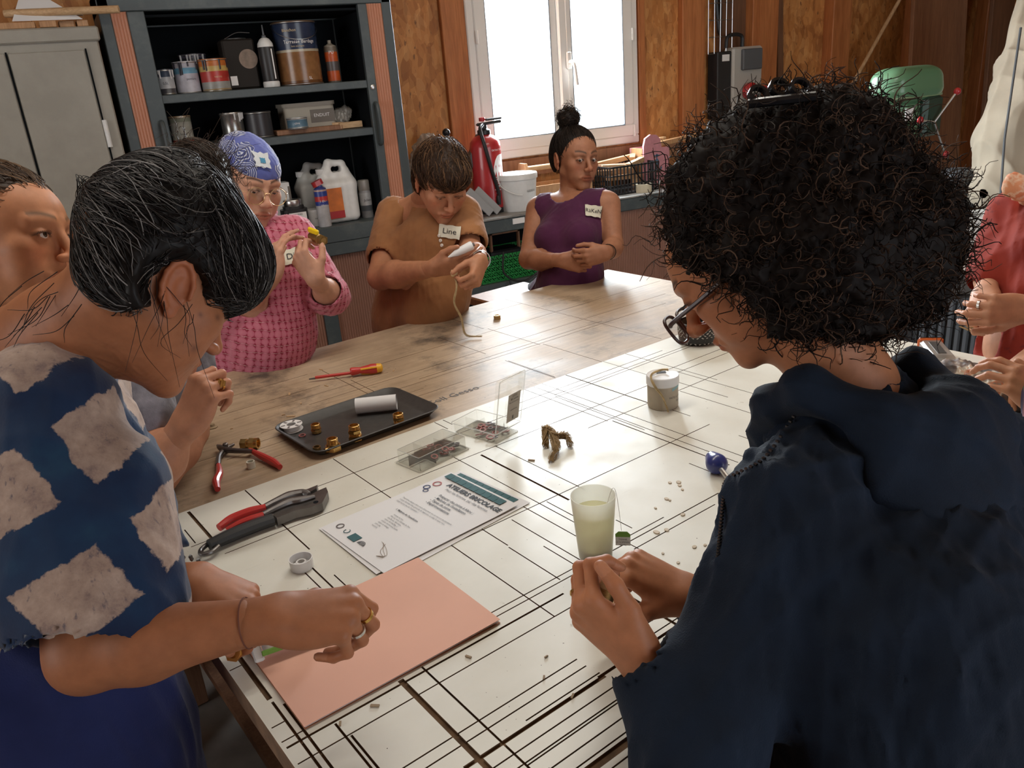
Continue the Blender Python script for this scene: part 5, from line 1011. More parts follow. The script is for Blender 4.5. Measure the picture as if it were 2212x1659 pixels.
    hp = [E_(at(1648, 405, 1.07), .108, .03), E_(at(1775, 378, 1.07), .112, .03), E_(at(1895, 515, 1.08), .108, .03), E_(at(1765, 545, 1.04), .112, .03), E_(at(1825, 650, 1.06), .066, .03), E_(at(1575, 440, 1.07), .085, .03), E_(at(1530, 520, 1.06), .052, .02), E_(at(1605, 555, 1.0), .040, .02), E_(at(1648, 600, 1.01), .045, .02), E_(at(1940, 610, 1.10), .06, .03), E_(at(1700, 640, 1.04), .05, .03), E_(at(1500, 742, 1.03), .084, .012, 's'), E_(at(1560, 800, 1.03), .075, .012, 's'), E_(at(1475, 700, 1.25), .10, .012, 's'), E_(at(1640, 700, 1.19), .085, .012, 's')]
    Vh, Qh = surface(hp, .0065, folds(61, .014, 45, 6, (1, 1, 1))); r = np.random.default_rng(5); N = 3900; idx = r.integers(0, len(Vh), N); root = Vh[idx]; e = .004
    G = np.stack([sdf(root + np.eye(3, dtype=np.float32)[i] * e, hp, .1) - sdf(root - np.eye(3, dtype=np.float32)[i] * e, hp, .1) for i in range(3)], 1); G /= np.linalg.norm(G, axis=1, keepdims=True) + 1e-9
    K = 15; t = np.linspace(0, 1, K, dtype=np.float32)[None, :, None]; D = G * .55 + r.normal(size=G.shape) * .55 + np.array((0, 0, -.25)) - P.R[:, 1][None] * .25; D /= np.linalg.norm(D, axis=1, keepdims=True); Ut = np.cross(D, r.normal(size=D.shape)); Ut /= np.linalg.norm(Ut, axis=1, keepdims=True); Wt = np.cross(D, Ut)
    ln = r.uniform(.022, .055, (N, 1, 1)); ra = r.uniform(.004, .010, (N, 1, 1)); fr = r.uniform(7, 15, (N, 1, 1)); ph = r.uniform(0, 6.28, (N, 1, 1)); bend = r.normal(size=(N, 1, 3)) * .012
    CU = root[:, None] - G[:, None] * .012 + t * ln * D[:, None] + ra * np.minimum(1, t * 4) * (np.sin(t * fr + ph) * Ut[:, None] + np.cos(t * fr + ph) * Wt[:, None]) + bend * t * t
    X = ((CU[:, -1] - P.C) @ P.R) / P.sc; bad = (X[:, 1] > .06) & (X[:, 2] < .04) & (np.abs(X[:, 0]) < .10); CU = CU[~bad]; N = len(CU)
    pal = np.array([(.012, .008, .007), (.022, .013, .009), (.045, .025, .016), (.008, .006, .006), (.08, .046, .03)], np.float32); pc = pal[r.integers(0, 5, N)]; sv, sq = strands_mesh(CU, r.uniform(.0006, .0015, N)); V, Q = join_surf([(Vh, Qh), (sv, sq)])
    P.child('hair', V, Q, 'curly_hair', 'dark brown voluminous curly hair', np.concatenate([np.tile(np.array((.010, .007, .006), np.float32), (len(Vh), 1)), np.repeat(pc, K * 3, 0)]))
    cc = V0((-.02, -.01, .185)); m = MB(); ax_ = img_dir(1, -.18, .2)
    for k in (-1, 0, 1):
        q = drape(hp, [(1638 + 45 * (k + 1), 206 - 8 * (k + 1) - (8 if k == 0 else 0))], .6, .012)[0]; R_ = frame(ax_, img_dir(0, -.3, -1)); m.lathe([(.0095, -.004), (.0135, -.004), (.0135, .004), (.0095, .004)], q, 18, R_, True)
    m.tube(drape(hp, bez([(1618, 224), (1690, 216), (1762, 208)], 6), .6, .008), .006, 8); P.mb('hair_clip', m, 'glossy_black')
    P.glasses(.0024, 'tortoise', .0265, .0205, y=.121, z=-.018, sq=2.8, temple=.0033, arm_back=-.015)
    pts = hl['r'][0]; ring(P, pts[0] * .4 + pts[1] * .6, pts[1] - pts[0], .0088, .0035, 'gold', .0013)
    P.mb('necklace', MB().tube(drape(P.hp + nk, bez([(1935, 748), (1900, 798), (1830, 850), (1770, 885)], 8), .6), .0011, 5), 'gold')
    return P, hl, hr
# ---------------------------------------------------------------- woman at the far left, in profile (P1)
def person_left():
    hip = at(-130, 1250, 1.75); P = Person('woman at the left edge looking up towards the right, short brown hair', (.52, .24, .125), hip); nb = at(-45, 725, 1.40)
    P.head(at(16, 517, 1.34), img_dir(.985, -.05, -.12), img_dir(-.04, -.98, -.1), 1.04, .002, nb=nb, eye=.0036, smile=1, brow=(.16, .085, .045), neck_r=(.052, .058))
    fw = img_dir(.9, 0, .1); fw[2] = 0; sl, sr = at(30, 830, 1.72), at(-140, 830, 1.42); waist = at(-90, 1100, 1.65); tp = torso_prims(nb, sl, sr, waist, hip, fw, 1.0, .055)
    er, wr = at(-190, 1150, 1.45), at(-60, 1330, 1.4); el, wl = at(-20, 1100, 1.75), at(80, 1250, 1.6)
    P.add(tp + arm_prims(sl, el, wl) + arm_prims(sr, er, wr), .006); P.add(leg_prims(hip, fw), .012)
    P.hand(wr, img_dir(.9, .3, 0), img_dir(0, -1, 0), -1, RELAX, TH, 1, .004, False); P.hand(wl, img_dir(.9, .3, 0), img_dir(0, -1, 0), 1, RELAX, TH, 1, .004, False)
    P.finish(); P.eyes((.0, 1, .05)); P.lashes(12, .006, .2); cl = [(q[0], q[1], q[2] + .014, *q[3:]) if q[0] == 'e' else ('c', q[1], q[2], q[3] + .010, q[4] + .010, *q[5:]) for q in tp]
    for S, El in ((sl, el), (sr, er)): cl.append(C_(S, S + (El - S) * .7, .06, .062, .03))
    P.cloth('blue_top', cl + [E_(nb + UPW * .045, (.078, .078, .06), .005, 's')], .006, M('blue_cotton', (.07, .16, .33), .8, var=.2), folds(71, .004, 25))
    P.cloth('trousers', [C_(q[1], q[2], q[3] + .014, q[4] + .016, .02) for q in leg_prims(hip, fw)], .01, 'dark_trousers')
    L = P.L; hp = [E_(L((0, -.02, .04)), (.084, .102, .086), .01, 'u', P.R), E_(L((0, -.06, -.02)), (.074, .055, .075), .03, 'u', P.R), E_(L((0, .082, -.030)), (.10, .072, .088), .010, 's', P.R), E_(L((0, .0, -.11)), (.1, .11, .05), .01, 's', P.R)]
    fl = lambda p: np.tile((P.R @ np.array((0, -1, .15)))[None], (len(p), 1)); P.hair(hp, .0035, folds(73, .003, 70, 4, (1, .4, 1), P.R[:, 1]), 1500, fl, 9, .006, .0009, [(.09, .05, .028), (.05, .03, .018), (.13, .075, .04)], (.045, .026, .016), jit=.3)
    return P
# ---------------------------------------------------------------- woman hidden behind the bending one (P3)
def person_hidden():
    hip = tuv(-.19, -.72, .87); P = Person('woman mostly hidden behind the bending one, gold ring on raised fist', (.43, .20, .115), hip); nb = at(330, 640, 1.62); fw = img_dir(.9, 0, .25); fw[2] = 0
    P.head(at(402, 488, 1.55), img_dir(.85, .45, .1), img_dir(.35, -.92, 0), 1.0, .003, nb=nb)
    sl, sr = at(395, 700, 1.78), at(255, 730, 1.48); waist = tuv(-.14, -.70, 1.08); tp = torso_prims(nb, sl, sr, waist, hip, fw, 1.0, .055); er, wr = at(330, 1010, 1.42), at(398, 925, 1.40); el, wl = at(410, 930, 1.75), at(330, 1080, 1.6)
    P.add(tp + arm_prims(sl, el, wl) , .007); P.add(arm_prims(sr, er, wr, 1.0, (.045, .040, .041, .027)), .0035); P.add(leg_prims(hip, fw), .012)
    hr = P.hand(wr, img_dir(.45, -.88, -.1), img_dir(-.25, -.30, -.92), -1, dict(i=(62, 80, 35), m=(66, 84, 38), r=(68, 84, 38), p=(70, 80, 38)), ((.55, .7, -.4), (.1, .75, -.6), (-.2, .7, -.65)), .98, .0022, El=er)
    P.finish(); pts = hr['r'][0]; q = pts[0] * .35 + pts[1] * .65; ring(P, q, pts[1] - pts[0], .0090, .004, 'gold', .0015); m = MB()
    for a, b in ((-.004, .004), (.001, .0045), (.005, .003)): m.box(q + img_dir(.55, -.2, -1) * .0105 + img_dir(1, 0, 0) * a, (.0035, .0035, b * 3.2), R=frame(img_dir(0, 0, 1), img_dir(.2, -1, 0)))
    P.mb('ring_bars', m, 'gold', False)
    cl = [(q[0], q[1], q[2] + .015, *q[3:]) if q[0] == 'e' else ('c', q[1], q[2], q[3] + .010, q[4] + .010, *q[5:]) for q in tp]
    for S, El in ((sl, el), (sr, er)): cl.append(C_(S, S + (El - S) * .62, .064, .066, .03))
    P.cloth('grey_shirt', cl + [E_(nb + UPW * .04, (.075, .075, .06), .005, 's')], .006, fab2('grey_marble', (.16, .15, .17)), folds(81, .005, 25))
    f_ = vn(fw); ap = [E_(hip + f_ * .03 + UPW * .12, (.145, .17, .24), .05, 'u', frame(f_, UPW)), E_(hip + f_ * .02 - UPW * .08, (.18, .17, .25), .06, 'u', frame(f_, UPW)), PL((0, 0, .45), UPW), PL(at(330, 880, 1.5), -UPW)]
    P.cloth('denim_apron', ap, .006, 'denim_blue', folds(83, .012, 20, 5, (1, 1, .3)), 'faded grey-blue denim apron')
    P.cloth('trousers', [C_(q[1], q[2], q[3] + .014, q[4] + .016, .02) for q in leg_prims(hip, fw)], .01, 'denim_blue')
    L = P.L; hp = [E_(L((0, -.02, .04)), (.088, .108, .092), .01, 'u', P.R), E_(L((.0, -.03, .125)), (.05, .05, .034), .02, 'u', P.R), E_(L((0, .09, -.06)), (.10, .072, .09), .010, 's', P.R)]
    r = np.random.default_rng(3); ex = []
    for k in range(160): a = L((r.uniform(-.05, .05), r.uniform(-.07, .03), .115 + r.uniform(0, .03))); d = P.R @ r.normal(size=3) * .022; ex.append(bez([a, a + d, a + d * 1.2 + P.R[:, 2] * .018 * r.normal(), a + d * 1.6 - P.R[:, 2] * .01], 4))
    fl = lambda p: np.tile((P.R @ np.array((.2, -1, .3)))[None], (len(p), 1)); P.hair(hp, .004, folds(85, .004, 60), 900, fl, 9, .007, .0009, [(.05, .03, .02), (.03, .02, .014)], (.025, .016, .011), extra=[(np.array(ex), .0006, (.035, .022, .015))])
    q = at(437, 366, 1.50); P.mb('hairpin', MB().ball(q, .014, 10, (1.1, 1.1, .55)).tube([q, at(395, 372, 1.53)], .004, 8), 'hairpin_amber')
    return P
def fab2(name, col): fabric(name, col, .45, scale=30); return MATS[name]
# ---------------------------------------------------------------- woman in red at the right edge (P8)
def person_red():
    hip = tuv(2.07, -1.66, .82); P = Person('woman in a red printed T-shirt at the right edge twisting hemp fibre', (.50, .25, .15), hip); nb = at(2310, 420, 2.0); fw = img_dir(-.85, 0, -.25); fw[2] = 0
    P.head(at(2330, 300, 1.98), img_dir(-.75, .5, -.2), img_dir(-.1, -.95, 0), 1.0, .004, nb=nb); sr, sl = at(2290, 480, 1.78), at(2195, 475, 2.10); sr, sl = at(2360, 500, 1.85), at(2188, 470, 2.06)
    waist = at(2285, 660, 2.04); tp = torso_prims(nb, sl, sr, waist, hip, fw, 1.0, .055, 1.02); el, wl = at(2150, 600, 2.04), at(2128, 628, 1.97); er, wr = at(2330, 720, 1.78), at(2225, 668, 1.80)
    P.add(tp, .008); P.add(arm_prims(sl, el, wl, .95) + arm_prims(sr, er, wr, .95), .004); P.add(leg_prims(hip, fw), .012)
    hl = P.hand(wl, img_dir(-.45, .50, -.6), img_dir(-.72, -.35, -.5), 1, dict(i=(55, 60, 20), m=(60, 62, 20), r=(64, 62, 20), p=(66, 60, 20)), ((.5, .75, -.4), (.1, .85, -.5), (-.1, .85, -.5)), .98, .0024, False, El=el)
    hr = P.hand(wr, img_dir(-.95, .02, .1), img_dir(-.1, .2, -.97), -1, dict(i=(28, 48, 20), m=(32, 50, 20), r=(38, 52, 22), p=(42, 52, 22)), ((.6, .78, -.2), (.25, .95, -.2), (.05, .98, -.2)), .98, .0024, False, El=er)
    P.finish(); cl = [(q[0], q[1], q[2] + .016, *q[3:]) if q[0] == 'e' else ('c', q[1], q[2], q[3] + .011, q[4] + .011, *q[5:]) for q in tp]
    for S, El in ((sl, el), (sr, er)): e = S + (El - S) * .78; d = vn(El - S); cl.append(C_(S, e, .064, .068, .035))
    for S, El in ((sl, el), (sr, er)): e = S + (El - S) * .78; d = vn(El - S); cl.append(C_(e + d * .005, e + d * .2, .058, .065, .004, 's'))
    P.cloth('t_shirt', cl + [E_(nb + UPW * .05, (.075, .075, .06), .005, 's'), PL(hip - UPW * .15, UPW)], .0045, red_print(), folds(91, .006, 22, 5, (1, 1, .4)))
    P.cloth('trousers', [C_(q[1], q[2], q[3] + .014, q[4] + .016, .02) for q in leg_prims(hip, fw)], .01, 'dark_trousers'); L = P.L
    P.cloth('hair', [E_(L((0, -.02, .04)), (.085, .104, .088), .01, 'u', P.R), E_(L((0, .085, -.04)), (.1, .07, .09), .01, 's', P.R)], .005, M('brown_hair', (.05, .03, .02), .5), folds(93, .003, 70))
    sc = [C_(at(2196, 402, 1.93), at(2262, 430, 1.98), .030, .035, .03), C_(at(2196, 402, 1.93), at(2188, 385, 1.92), .018, .010, .02)]; P.cloth('neck_scarf', sc, .004, scarf_mat(), folds(95, .005, 45), 'orange patterned neck scarf')
    pts = hr['r'][0]; ring(P, pts[0] * .4 + pts[1] * .6, pts[1] - pts[0], .0088, .005, 'silver', .0014); ring(P, wl + vn(el - wl) * .035, el - wl, .0265, .006, 'silver', .001, 'bracelet')
    return P, hl, hr
def red_print():
    m, nt, b = nodes_of('red_print'); v = coords(nt); n = noise(nt, v, 9, 4); c = ramp(nt, n, [(.35, (.20, .022, .016)), (.65, (.28, .036, .022))]); k = noise(nt, v, 45, 4, .7); mk_ = ramp(nt, k, [(.56, (0, 0, 0)), (.62, (.75, .75, .75))]); z = noise(nt, v, 3.2, 1); zm = ramp(nt, z, [(.5, (0, 0, 0)), (.58, (1, 1, 1))])
    nt.links.new(mixc(nt, math1(nt, 'MULTIPLY', mk_, zm), c, (.13, .02, .02)), b.inputs['Base Color']); b.inputs['Roughness'].default_value = .85; b.inputs['Specular IOR Level'].default_value = .2; MATS['red_print'] = m; return m
def scarf_mat():
    m, nt, b = nodes_of('scarf_print'); n = noise(nt, coords(nt), 40, 3); nt.links.new(ramp(nt, n, [(.4, (.62, .25, .12)), (.5, (.66, .42, .28)), (.6, (.55, .18, .08))]), b.inputs['Base Color']); b.inputs['Roughness'].default_value = .8; MATS['scarf_print'] = m; return m
# ---------------------------------------------------------------- woman in the floral dress, cut by the right edge (P9)
def person_floral():
    hip = tuv(1.31, -2.11, .70); P = Person('woman in a floral dress cut off by the right picture edge', (.46, .22, .12), hip); nb = at(2470, 560, 1.45); fw = img_dir(-.8, 0, .5); fw[2] = 0
    P.head(at(2440, 430, 1.42), img_dir(-.7, .5, .4), img_dir(-.2, -.95, 0), 1.0, .004, nb=nb); sl, sr = at(2420, 720, 1.32), at(2440, 660, 1.62); waist = at(2430, 1120, 1.43); tp = torso_prims(nb, sl, sr, waist, hip, fw, 1.0, .06, 1.08)
    el, wl = at(2330, 1010, 1.36), at(2275, 880, 1.50); er, wr = at(2370, 860, 1.66), at(2262, 745, 1.70)
    P.add(tp, .008); P.add(arm_prims(sl, el, wl) + arm_prims(sr, er, wr), .004); P.add(leg_prims(hip, fw), .012)
    P.hand(wl, img_dir(-.6, -.6, .3), img_dir(-.3, -.7, -.5), 1, RELAX, TH, .98, .0026, False); P.hand(wr, img_dir(-.75, .6, .1), img_dir(-.4, -.8, -.2), -1, RELAX, TH, .98, .0026, False); P.finish()
    cl = [(q[0], q[1], q[2] + .016, *q[3:]) if q[0] == 'e' else ('c', q[1], q[2], q[3] + .011, q[4] + .011, *q[5:]) for q in tp] + [E_(hip, (.20, .18, .25), .08), C_(hip, np.array([hip[0], hip[1], .5]), .2, .26, .08)]
    for S, El, Wr in ((sl, el, wl), (sr, er, wr)): cl += [C_(S, El, .066, .066, .035), C_(El, El + (Wr - El) * .55, .066, .052, .03)]
    P.cloth('floral_dress', cl + [E_(nb + UPW * .05, (.08, .08, .06), .005, 's'), PL((0, 0, .45), UPW)], .006, 'floral', folds(97, .007, 20)); L = P.L
    P.cloth('hair', [E_(L((0, -.02, .04)), (.085, .104, .088), .01, 'u', P.R), E_(L((0, .085, -.04)), (.1, .07, .09), .01, 's', P.R)], .005, M('dark_hair', (.02, .015, .012), .5), folds(99, .003, 70))
    return P
PEOPLE = {}
for nm, fn in (('purple', person_purple), ('brown', person_brown), ('pink', person_pink), ('dye', person_dye), ('hoodie', person_hoodie), ('left', person_left), ('hidden', person_hidden), ('red', person_red), ('floral', person_floral)):
    PEOPLE[nm] = fn()
# ================================================================== tins, bottles and boxes in the cupboard
def band_mat(name, bands, rough=.35, metal=0.0):
    """horizontal print bands by height (0..1 of the generated box)"""
    if name in MATS: return MATS[name]
    m, nt, b = nodes_of(name); t = nt.nodes.new('ShaderNodeTexCoord'); s = nt.nodes.new('ShaderNodeSeparateXYZ'); nt.links.new(t.outputs['Generated'], s.inputs[0]); r = nt.nodes.new('ShaderNodeValToRGB'); r.color_ramp.interpolation = 'CONSTANT'; el = r.color_ramp.elements
    while len(el) < len(bands): el.new(.5)
    for e, (p, c) in zip(el, bands): e.position = p; e.color = (*c, 1)
    nt.links.new(s.outputs[2], r.inputs[0]); n = noise(nt, t.outputs['Object'], 25, 4); nt.links.new(mixc(nt, 1.0, r.outputs[0], ramp(nt, n, [(.3, (.75, .75, .75)), (.7, (1.1, 1.1, 1.1))]), 'MULTIPLY'), b.inputs['Base Color'])
    b.inputs['Roughness'].default_value = rough; b.inputs['Metallic'].default_value = metal; MATS[name] = m; return m
M('tin_rim', (.35, .34, .32), .35, .9); M('dark_lid', (.05, .05, .05), .4)
def tin(name, label, x0, x1, yt, yb, Y, mat, handle=False, drip=None, lid='tin_rim', cat='paint tin', texts=(), shelf=None):
    xm = (x0 + x1) / 2; b = ony(xm, yb, Y); t = ony(xm, yt, Y); r = abs(ony(x1, yb, Y)[0] - ony(x0, yb, Y)[0]) / 2 * .97; z0 = shelf if shelf is not None else b[2]; h = t[2] - b[2]; h = max(h, .02)
    c = tag(empty(name, (b[0], Y + r * .6, z0)), label, cat)
    MB().lathe([(r * .985, .0), (r, .003), (r, .007), (r * .975, .009), (r * .975, h - .010), (r, h - .008), (r, h - .002), (r * .985, h)], (0, 0, 0), 28).build('body', mat, c, True)
    MB().lathe([(r * .94, h - .004), (r * .94, h + .0005), (r * .86, h + .0005), (r * .84, h - .003), (.0001, h - .003)], (0, 0, 0), 28).build('lid', lid, c, True)
    for k in (.0045, h - .005): MB().lathe([(r * .99, k - .003), (r * 1.012, k - .001), (r * 1.012, k + .001), (r * .99, k + .003)], (0, 0, 0), 28, None, True).build('rim', 'tin_rim', c, True)
    if handle:
        P = [(r * 1.01 * math.cos(a), r * 1.01 * math.sin(a), h - .02 - .06 * abs(math.sin((a - 0) * 1.0))) for a in np.linspace(math.pi, 2 * math.pi, 20)]; MB().tube(P, .0016, 6).build('bail_handle', 'steel', c, True)
    if drip:
        rr = random.Random(len(name) + int(x0))
        for k in range(rr.randint(4, 6)):
            a = math.pi * (1.15 + .7 * rr.random()); L_ = h * rr.uniform(.12, .42); P = [((r + .0005) * math.cos(a), (r + .0005) * math.sin(a), h - .003 - L_ * u) for u in np.linspace(0, 1, 6)]; MB().tube(P, [.005, .0045, .004, .0035, .004, .003], 6).build('paint_drip', drip, c, True)
    for txt, zf, size, tm, ang in texts: text_mesh('lettering', txt, size, tm, c, None, None, None, cyl=(r * .978, -math.pi / 2 + math.radians(ang), h * zf))
    return c
S1, S2, S0 = 1.745, 1.526, 1.0795
M('drip_white', (.6, .6, .62), .4); M('drip_dark', (.02, .018, .03), .4); M('cream_print', (.62, .5, .3), .6); M('yellow_print', (.75, .5, .05), .6)
tin('glass_jar', 'green lidded jar half hidden at the left end of the top shelf', 326, 347, 95, 145, 4.18, band_mat('jar_green', [(0, (.25, .03, .03)), (.3, (.1, .14, .12)), (.8, (.04, .1, .06))]), cat='jar', shelf=S1)
tin('paint_tin', 'small black and white paint tin at left of the top shelf', 345, 385, 146, 202, 4.06, band_mat('tin_a', [(0, (.05, .05, .06)), (.25, (.45, .47, .5)), (.7, (.04, .06, .1))]), drip='drip_white', shelf=S1, texts=[('0,5L', .45, .014, 'ink', -10)])
tin('paint_tin', 'pale lilac paint tin with blue label on the top shelf', 384, 440, 130, 200, 4.09, band_mat('tin_b', [(0, (.45, .45, .52)), (.62, (.15, .35, .5)), (.8, (.5, .5, .56))]), drip='drip_dark', shelf=S1, texts=[('peinture', .45, .013, 'ink', 15)])
tin('paint_tin', 'dark dripped tin standing behind the lilac paint tin', 398, 462, 104, 190, 4.26, band_mat('tin_c', [(0, (.03, .03, .04)), (.9, (.09, .08, .12))]), drip='drip_white', shelf=S1)
tin('paint_tin', 'orange and red varnish tin on the top shelf', 440, 506, 125, 196, 4.07, band_mat('tin_d', [(0, (.35, .24, .1)), (.08, (.3, .3, .28)), (.3, (.45, .04, .03)), (.62, (.55, .38, .12)), (.78, (.55, .16, .03))]), shelf=S1, drip='drip_dark', texts=[('vernis', .45, .014, 'cream_print', 5)])
t = tag(empty('square_tin', (*ony(531, 190, 4.1)[:2], S1)), 'square black tin with a pale moon picture on the top shelf', 'paint tin')
M('tin_black', (.02, .016, .013), .6, spec=.2); MB().box((0, .06, .11), (.145, .12, .215), bev=.008).build('body', 'tin_black', t); MB().lathe([(.05, .217), (.05, .222), (.046, .222)], (0, .06, 0), 24).build('cap', 'dark_lid', t, True)
MB().lathe([(.042, 0), (.0001, .001)], (.035, -.001, .13), 28, rotx(math.pi / 2)).build('moon_print', M('moon', (.22, .16, .12), .6, var=.3), t); MB().tube(bez([(-.055, .0, .219), (0, -.01, .242), (.06, .0, .24)], 6), .0016, 6).build('wire_handle', 'steel', t, True)
MB().box((-.045, -.0015, .04), (.03, .002, .04)).build('barcode_label', 'white_print', t)
t = tag(empty('glue_bottle', (*ony(592, 186, 4.03)[:2], S1)), 'white wood-glue bottle with black label and nozzle on the top shelf', 'bottle'); M('label_black', (.02, .02, .022), .4)
MB().lathe([(.036, 0), (.038, .004), (.038, .022), (.036, .024), (.036, .175), (.034, .19), (.022, .208), (.012, .214), (.0001, .214)], (0, .04, 0), 24).build('body', 'white_plastic', t, True); MB().lathe([(.0365, .026), (.0368, .028), (.0368, .172), (.0365, .174)], (0, .04, 0), 24).build('label', 'label_black', t, True)
MB().lathe([(.011, .213), (.010, .222), (.005, .226), (.0025, .268), (.0001, .268)], (0, .04, 0), 14).build('nozzle', 'grey_plastic', t, True); MB().box((.016, .006, .1), (.005, .003, .13)).build('white_stripe', 'white_print', t)
tin('tin_can', 'narrow grey can between the glue bottle and the five-litre tin', 607, 625, 118, 184, 4.2, band_mat('tin_e', [(0, (.14, .12, .1)), (.85, (.1, .09, .08))]), cat='can', shelf=S1)
tin('paint_bucket', 'five-litre brown decking-oil tin with navy top on the top shelf', 612, 708, 44, 182, 4.04, band_mat('tin_f', [(0, (.13, .055, .02)), (.07, (.24, .115, .045)), (.52, (.45, .40, .3)), (.56, (.022, .035, .075)), (.97, (.14, .07, .03))], .25), handle=True, shelf=S1, texts=[('Blanchon', .86, .018, 'cream_print', -28), ('Terrasse Bardage', .68, .0215, 'white_print', -4), ('bois exotiques', .61, .010, 'cream_print', -10), ('5L', .10, .018, 'white_print', 12)])
t = tag(empty('spray_can', (*ony(728, 174, 4.05)[:2], S1)), 'orange-labelled foam spray can at the right end of the top shelf', 'spray can')
MB().lathe([(.030, 0), (.031, .004), (.031, .15), (.028, .165), (.014, .172), (.009, .176), (.009, .19), (.0001, .19)], (0, .04, 0), 22).build('body', band_mat('spray_a', [(0, (.12, .1, .08)), (.04, (.5, .09, .02)), (.28, (.1, .09, .09)), (.5, (.5, .09, .02)), (.72, (.16, .13, .1)), (.85, (.3, .27, .22))]), t, True)
text_mesh('lettering', 'PU', .02, 'white_print', t, None, None, None, cyl=(.0312, -math.pi / 2 - .2, .135)).location = (0, .04, 0)
# middle shelf
tin('paint_tin', 'worn beige tin alone at left of the middle shelf', 373, 424, 236, 301, 4.06, band_mat('tin_g', [(0, (.3, .28, .24)), (.12, (.35, .07, .05)), (.2, (.32, .32, .28)), (.8, (.2, .22, .17)), (.93, (.3, .2, .1))]), shelf=S2, texts=[('lasure', .4, .012, 'ink', 0)])
tin('paint_tin', 'bare metal tin with white paint runs on the middle shelf', 482, 534, 225, 286, 4.08, band_mat('tin_h', [(0, (.3, .3, .29)), (.9, (.42, .41, .4))], .25, .8), drip='drip_white', shelf=S2)
t = tin('plastic_jar', 'black jar with a yellow label on the middle shelf', 534, 596, 226, 283, 4.08, M('jar_dark', (.035, .035, .04), .35), shelf=S2, lid='dark_lid', cat='jar')
for a, b_, mm in ((.25, .58, 'yellow_print'), (.6, .82, 'white_print')):
    r_ = .0615; A = np.linspace(-1.9, -1.0, 10); V = [(r_ * math.cos(q), r_ * math.sin(q), .125 * z) for z in (a, b_) for q in A]; mk('label', V, [(i, i + 1, i + 11, i + 10) for i in range(9)], mm, t)
text_mesh('lettering', 'MULTIUSAGE', .0095, 'ink', t, None, None, None, cyl=(.0618, -1.45, .089))
b0 = ony(675, 268, 4.03); t = tag(MB().box((b0[0], 4.14, S2 + .012), (.33, .11, .024), rz=.03, bev=.003).build('wooden_board', 'mid_board'), 'short reddish wooden board lying on the middle shelf', 'board')
b0 = ony(675, 258, 4.1); t = tag(empty('storage_tub', (b0[0], 4.20, S2 + .0245)), 'beige rectangular plastic tub with label on the middle shelf', 'tub'); M('tub_beige', (.36, .33, .27), .5)
MB().prism(rrect(.25, .15, .02), 0, .1).build('body', 'tub_beige', t); MB().prism(rrect(.262, .162, .022), .098, .115).build('lid', 'tub_beige', t); MB().box((.06, -.0765, .05), (.12, .002, .06)).build('label', M('label_grey', (.16, .14, .12), .6), t); text_mesh('lettering', 'ENDUIT', .022, 'white_print', t, (.055, -.078, .052), (1, 0, 0), (0, 0, 1))
tin('paint_tin', 'small blue tin standing in front of the beige tub', 622, 668, 237, 262, 4.05, band_mat('tin_i', [(0, (.35, .38, .4)), (.15, (.1, .19, .27)), (.8, (.4, .42, .44))]), shelf=S2 + .0245, drip=None, texts=[('cire', .5, .016, 'white_print', -15)])
b0 = ony(755, 262, 4.05); t = tag(empty('wrapped_bundle', (b0[0], 4.13, S2)), 'crumpled plastic bag with wood offcuts at right of the middle shelf', 'bag')
def blob(name, prims, h, mat, parent, disp=None, label=None):
    V, Q = surface(prims, h, disp); o = link(name, fast_mesh(name, V, Q), mat, parent)
    if label: o['label'] = label
    return o
clear_mat('film', (.85, .82, .76), .25, .25, .45)
blob('bag', [E_((-.01, .05, .055), (.055, .045, .045), .02), E_((.03, .06, .08), (.035, .03, .03), .02)], .006, 'film', t, folds(101, .012, 60, 5, (1, 1, 1)))
MB().box((.02, -.02, .018), (.12, .03, .03), rz=.1, bev=.002).build('offcut', 'pale_wood_x', t); MB().box((-.04, -.005, .02), (.05, .03, .03), rz=-.5, bev=.002).build('offcut', 'pale_wood_x', t)
# cupboard floor
def put(px, py, Y, z): b = ony(px, py, Y); return (b[0], Y, z)
t = tag(empty('cardboard_box', put(610, 450, 4.2, S0)), 'tall white carton behind the bandana on the cupboard floor', 'box'); MB().box((0, .02, .11), (.10, .08, .22), bev=.002).build('carton', 'white_plastic', t); MB().box((.045, .02, .1), (.012, .082, .2)).build('carton_flap', 'label_grey', t)
t = tag(empty('supplement_jar', put(640, 486, 4.08, S0)), 'black plastic jar with silver lid and white label', 'jar')
MB().prism(rrect(.125, .10, .03), 0, .10).build('body', 'black_plastic', t); MB().prism(rrect(.10, .08, .03), .10, .115).build('shoulder', 'black_plastic', t); MB().lathe([(.042, .112), (.044, .115), (.044, .142), (.042, .145), (.0001, .145)], (0, 0, 0), 28).build('lid', 'steel', t, True); MB().box((.005, -.0505, .05), (.085, .002, .07)).build('label', 'white_print', t); text_mesh('lettering', 'POUDRE', .012, 'ink', t, (.005, -.052, .075), (1, 0, 0), (0, 0, 1)); text_mesh('lettering', '250 g', .010, 'ink', t, (.005, -.052, .05), (1, 0, 0), (0, 0, 1))
t = tag(empty('plastic_pot', put(683, 486, 4.1, S0)), 'small white pot between the black jar and the spray can', 'pot'); MB().lathe([(.036, 0), (.038, .003), (.041, .07), (.0435, .07), (.0435, .082), (.0001, .083)], (0, 0, 0), 24).build('body', 'white_plastic', t, True); text_mesh('lettering', 'colle', .013, 'ink', t, None, None, None, cyl=(.0402, -1.5, .04))
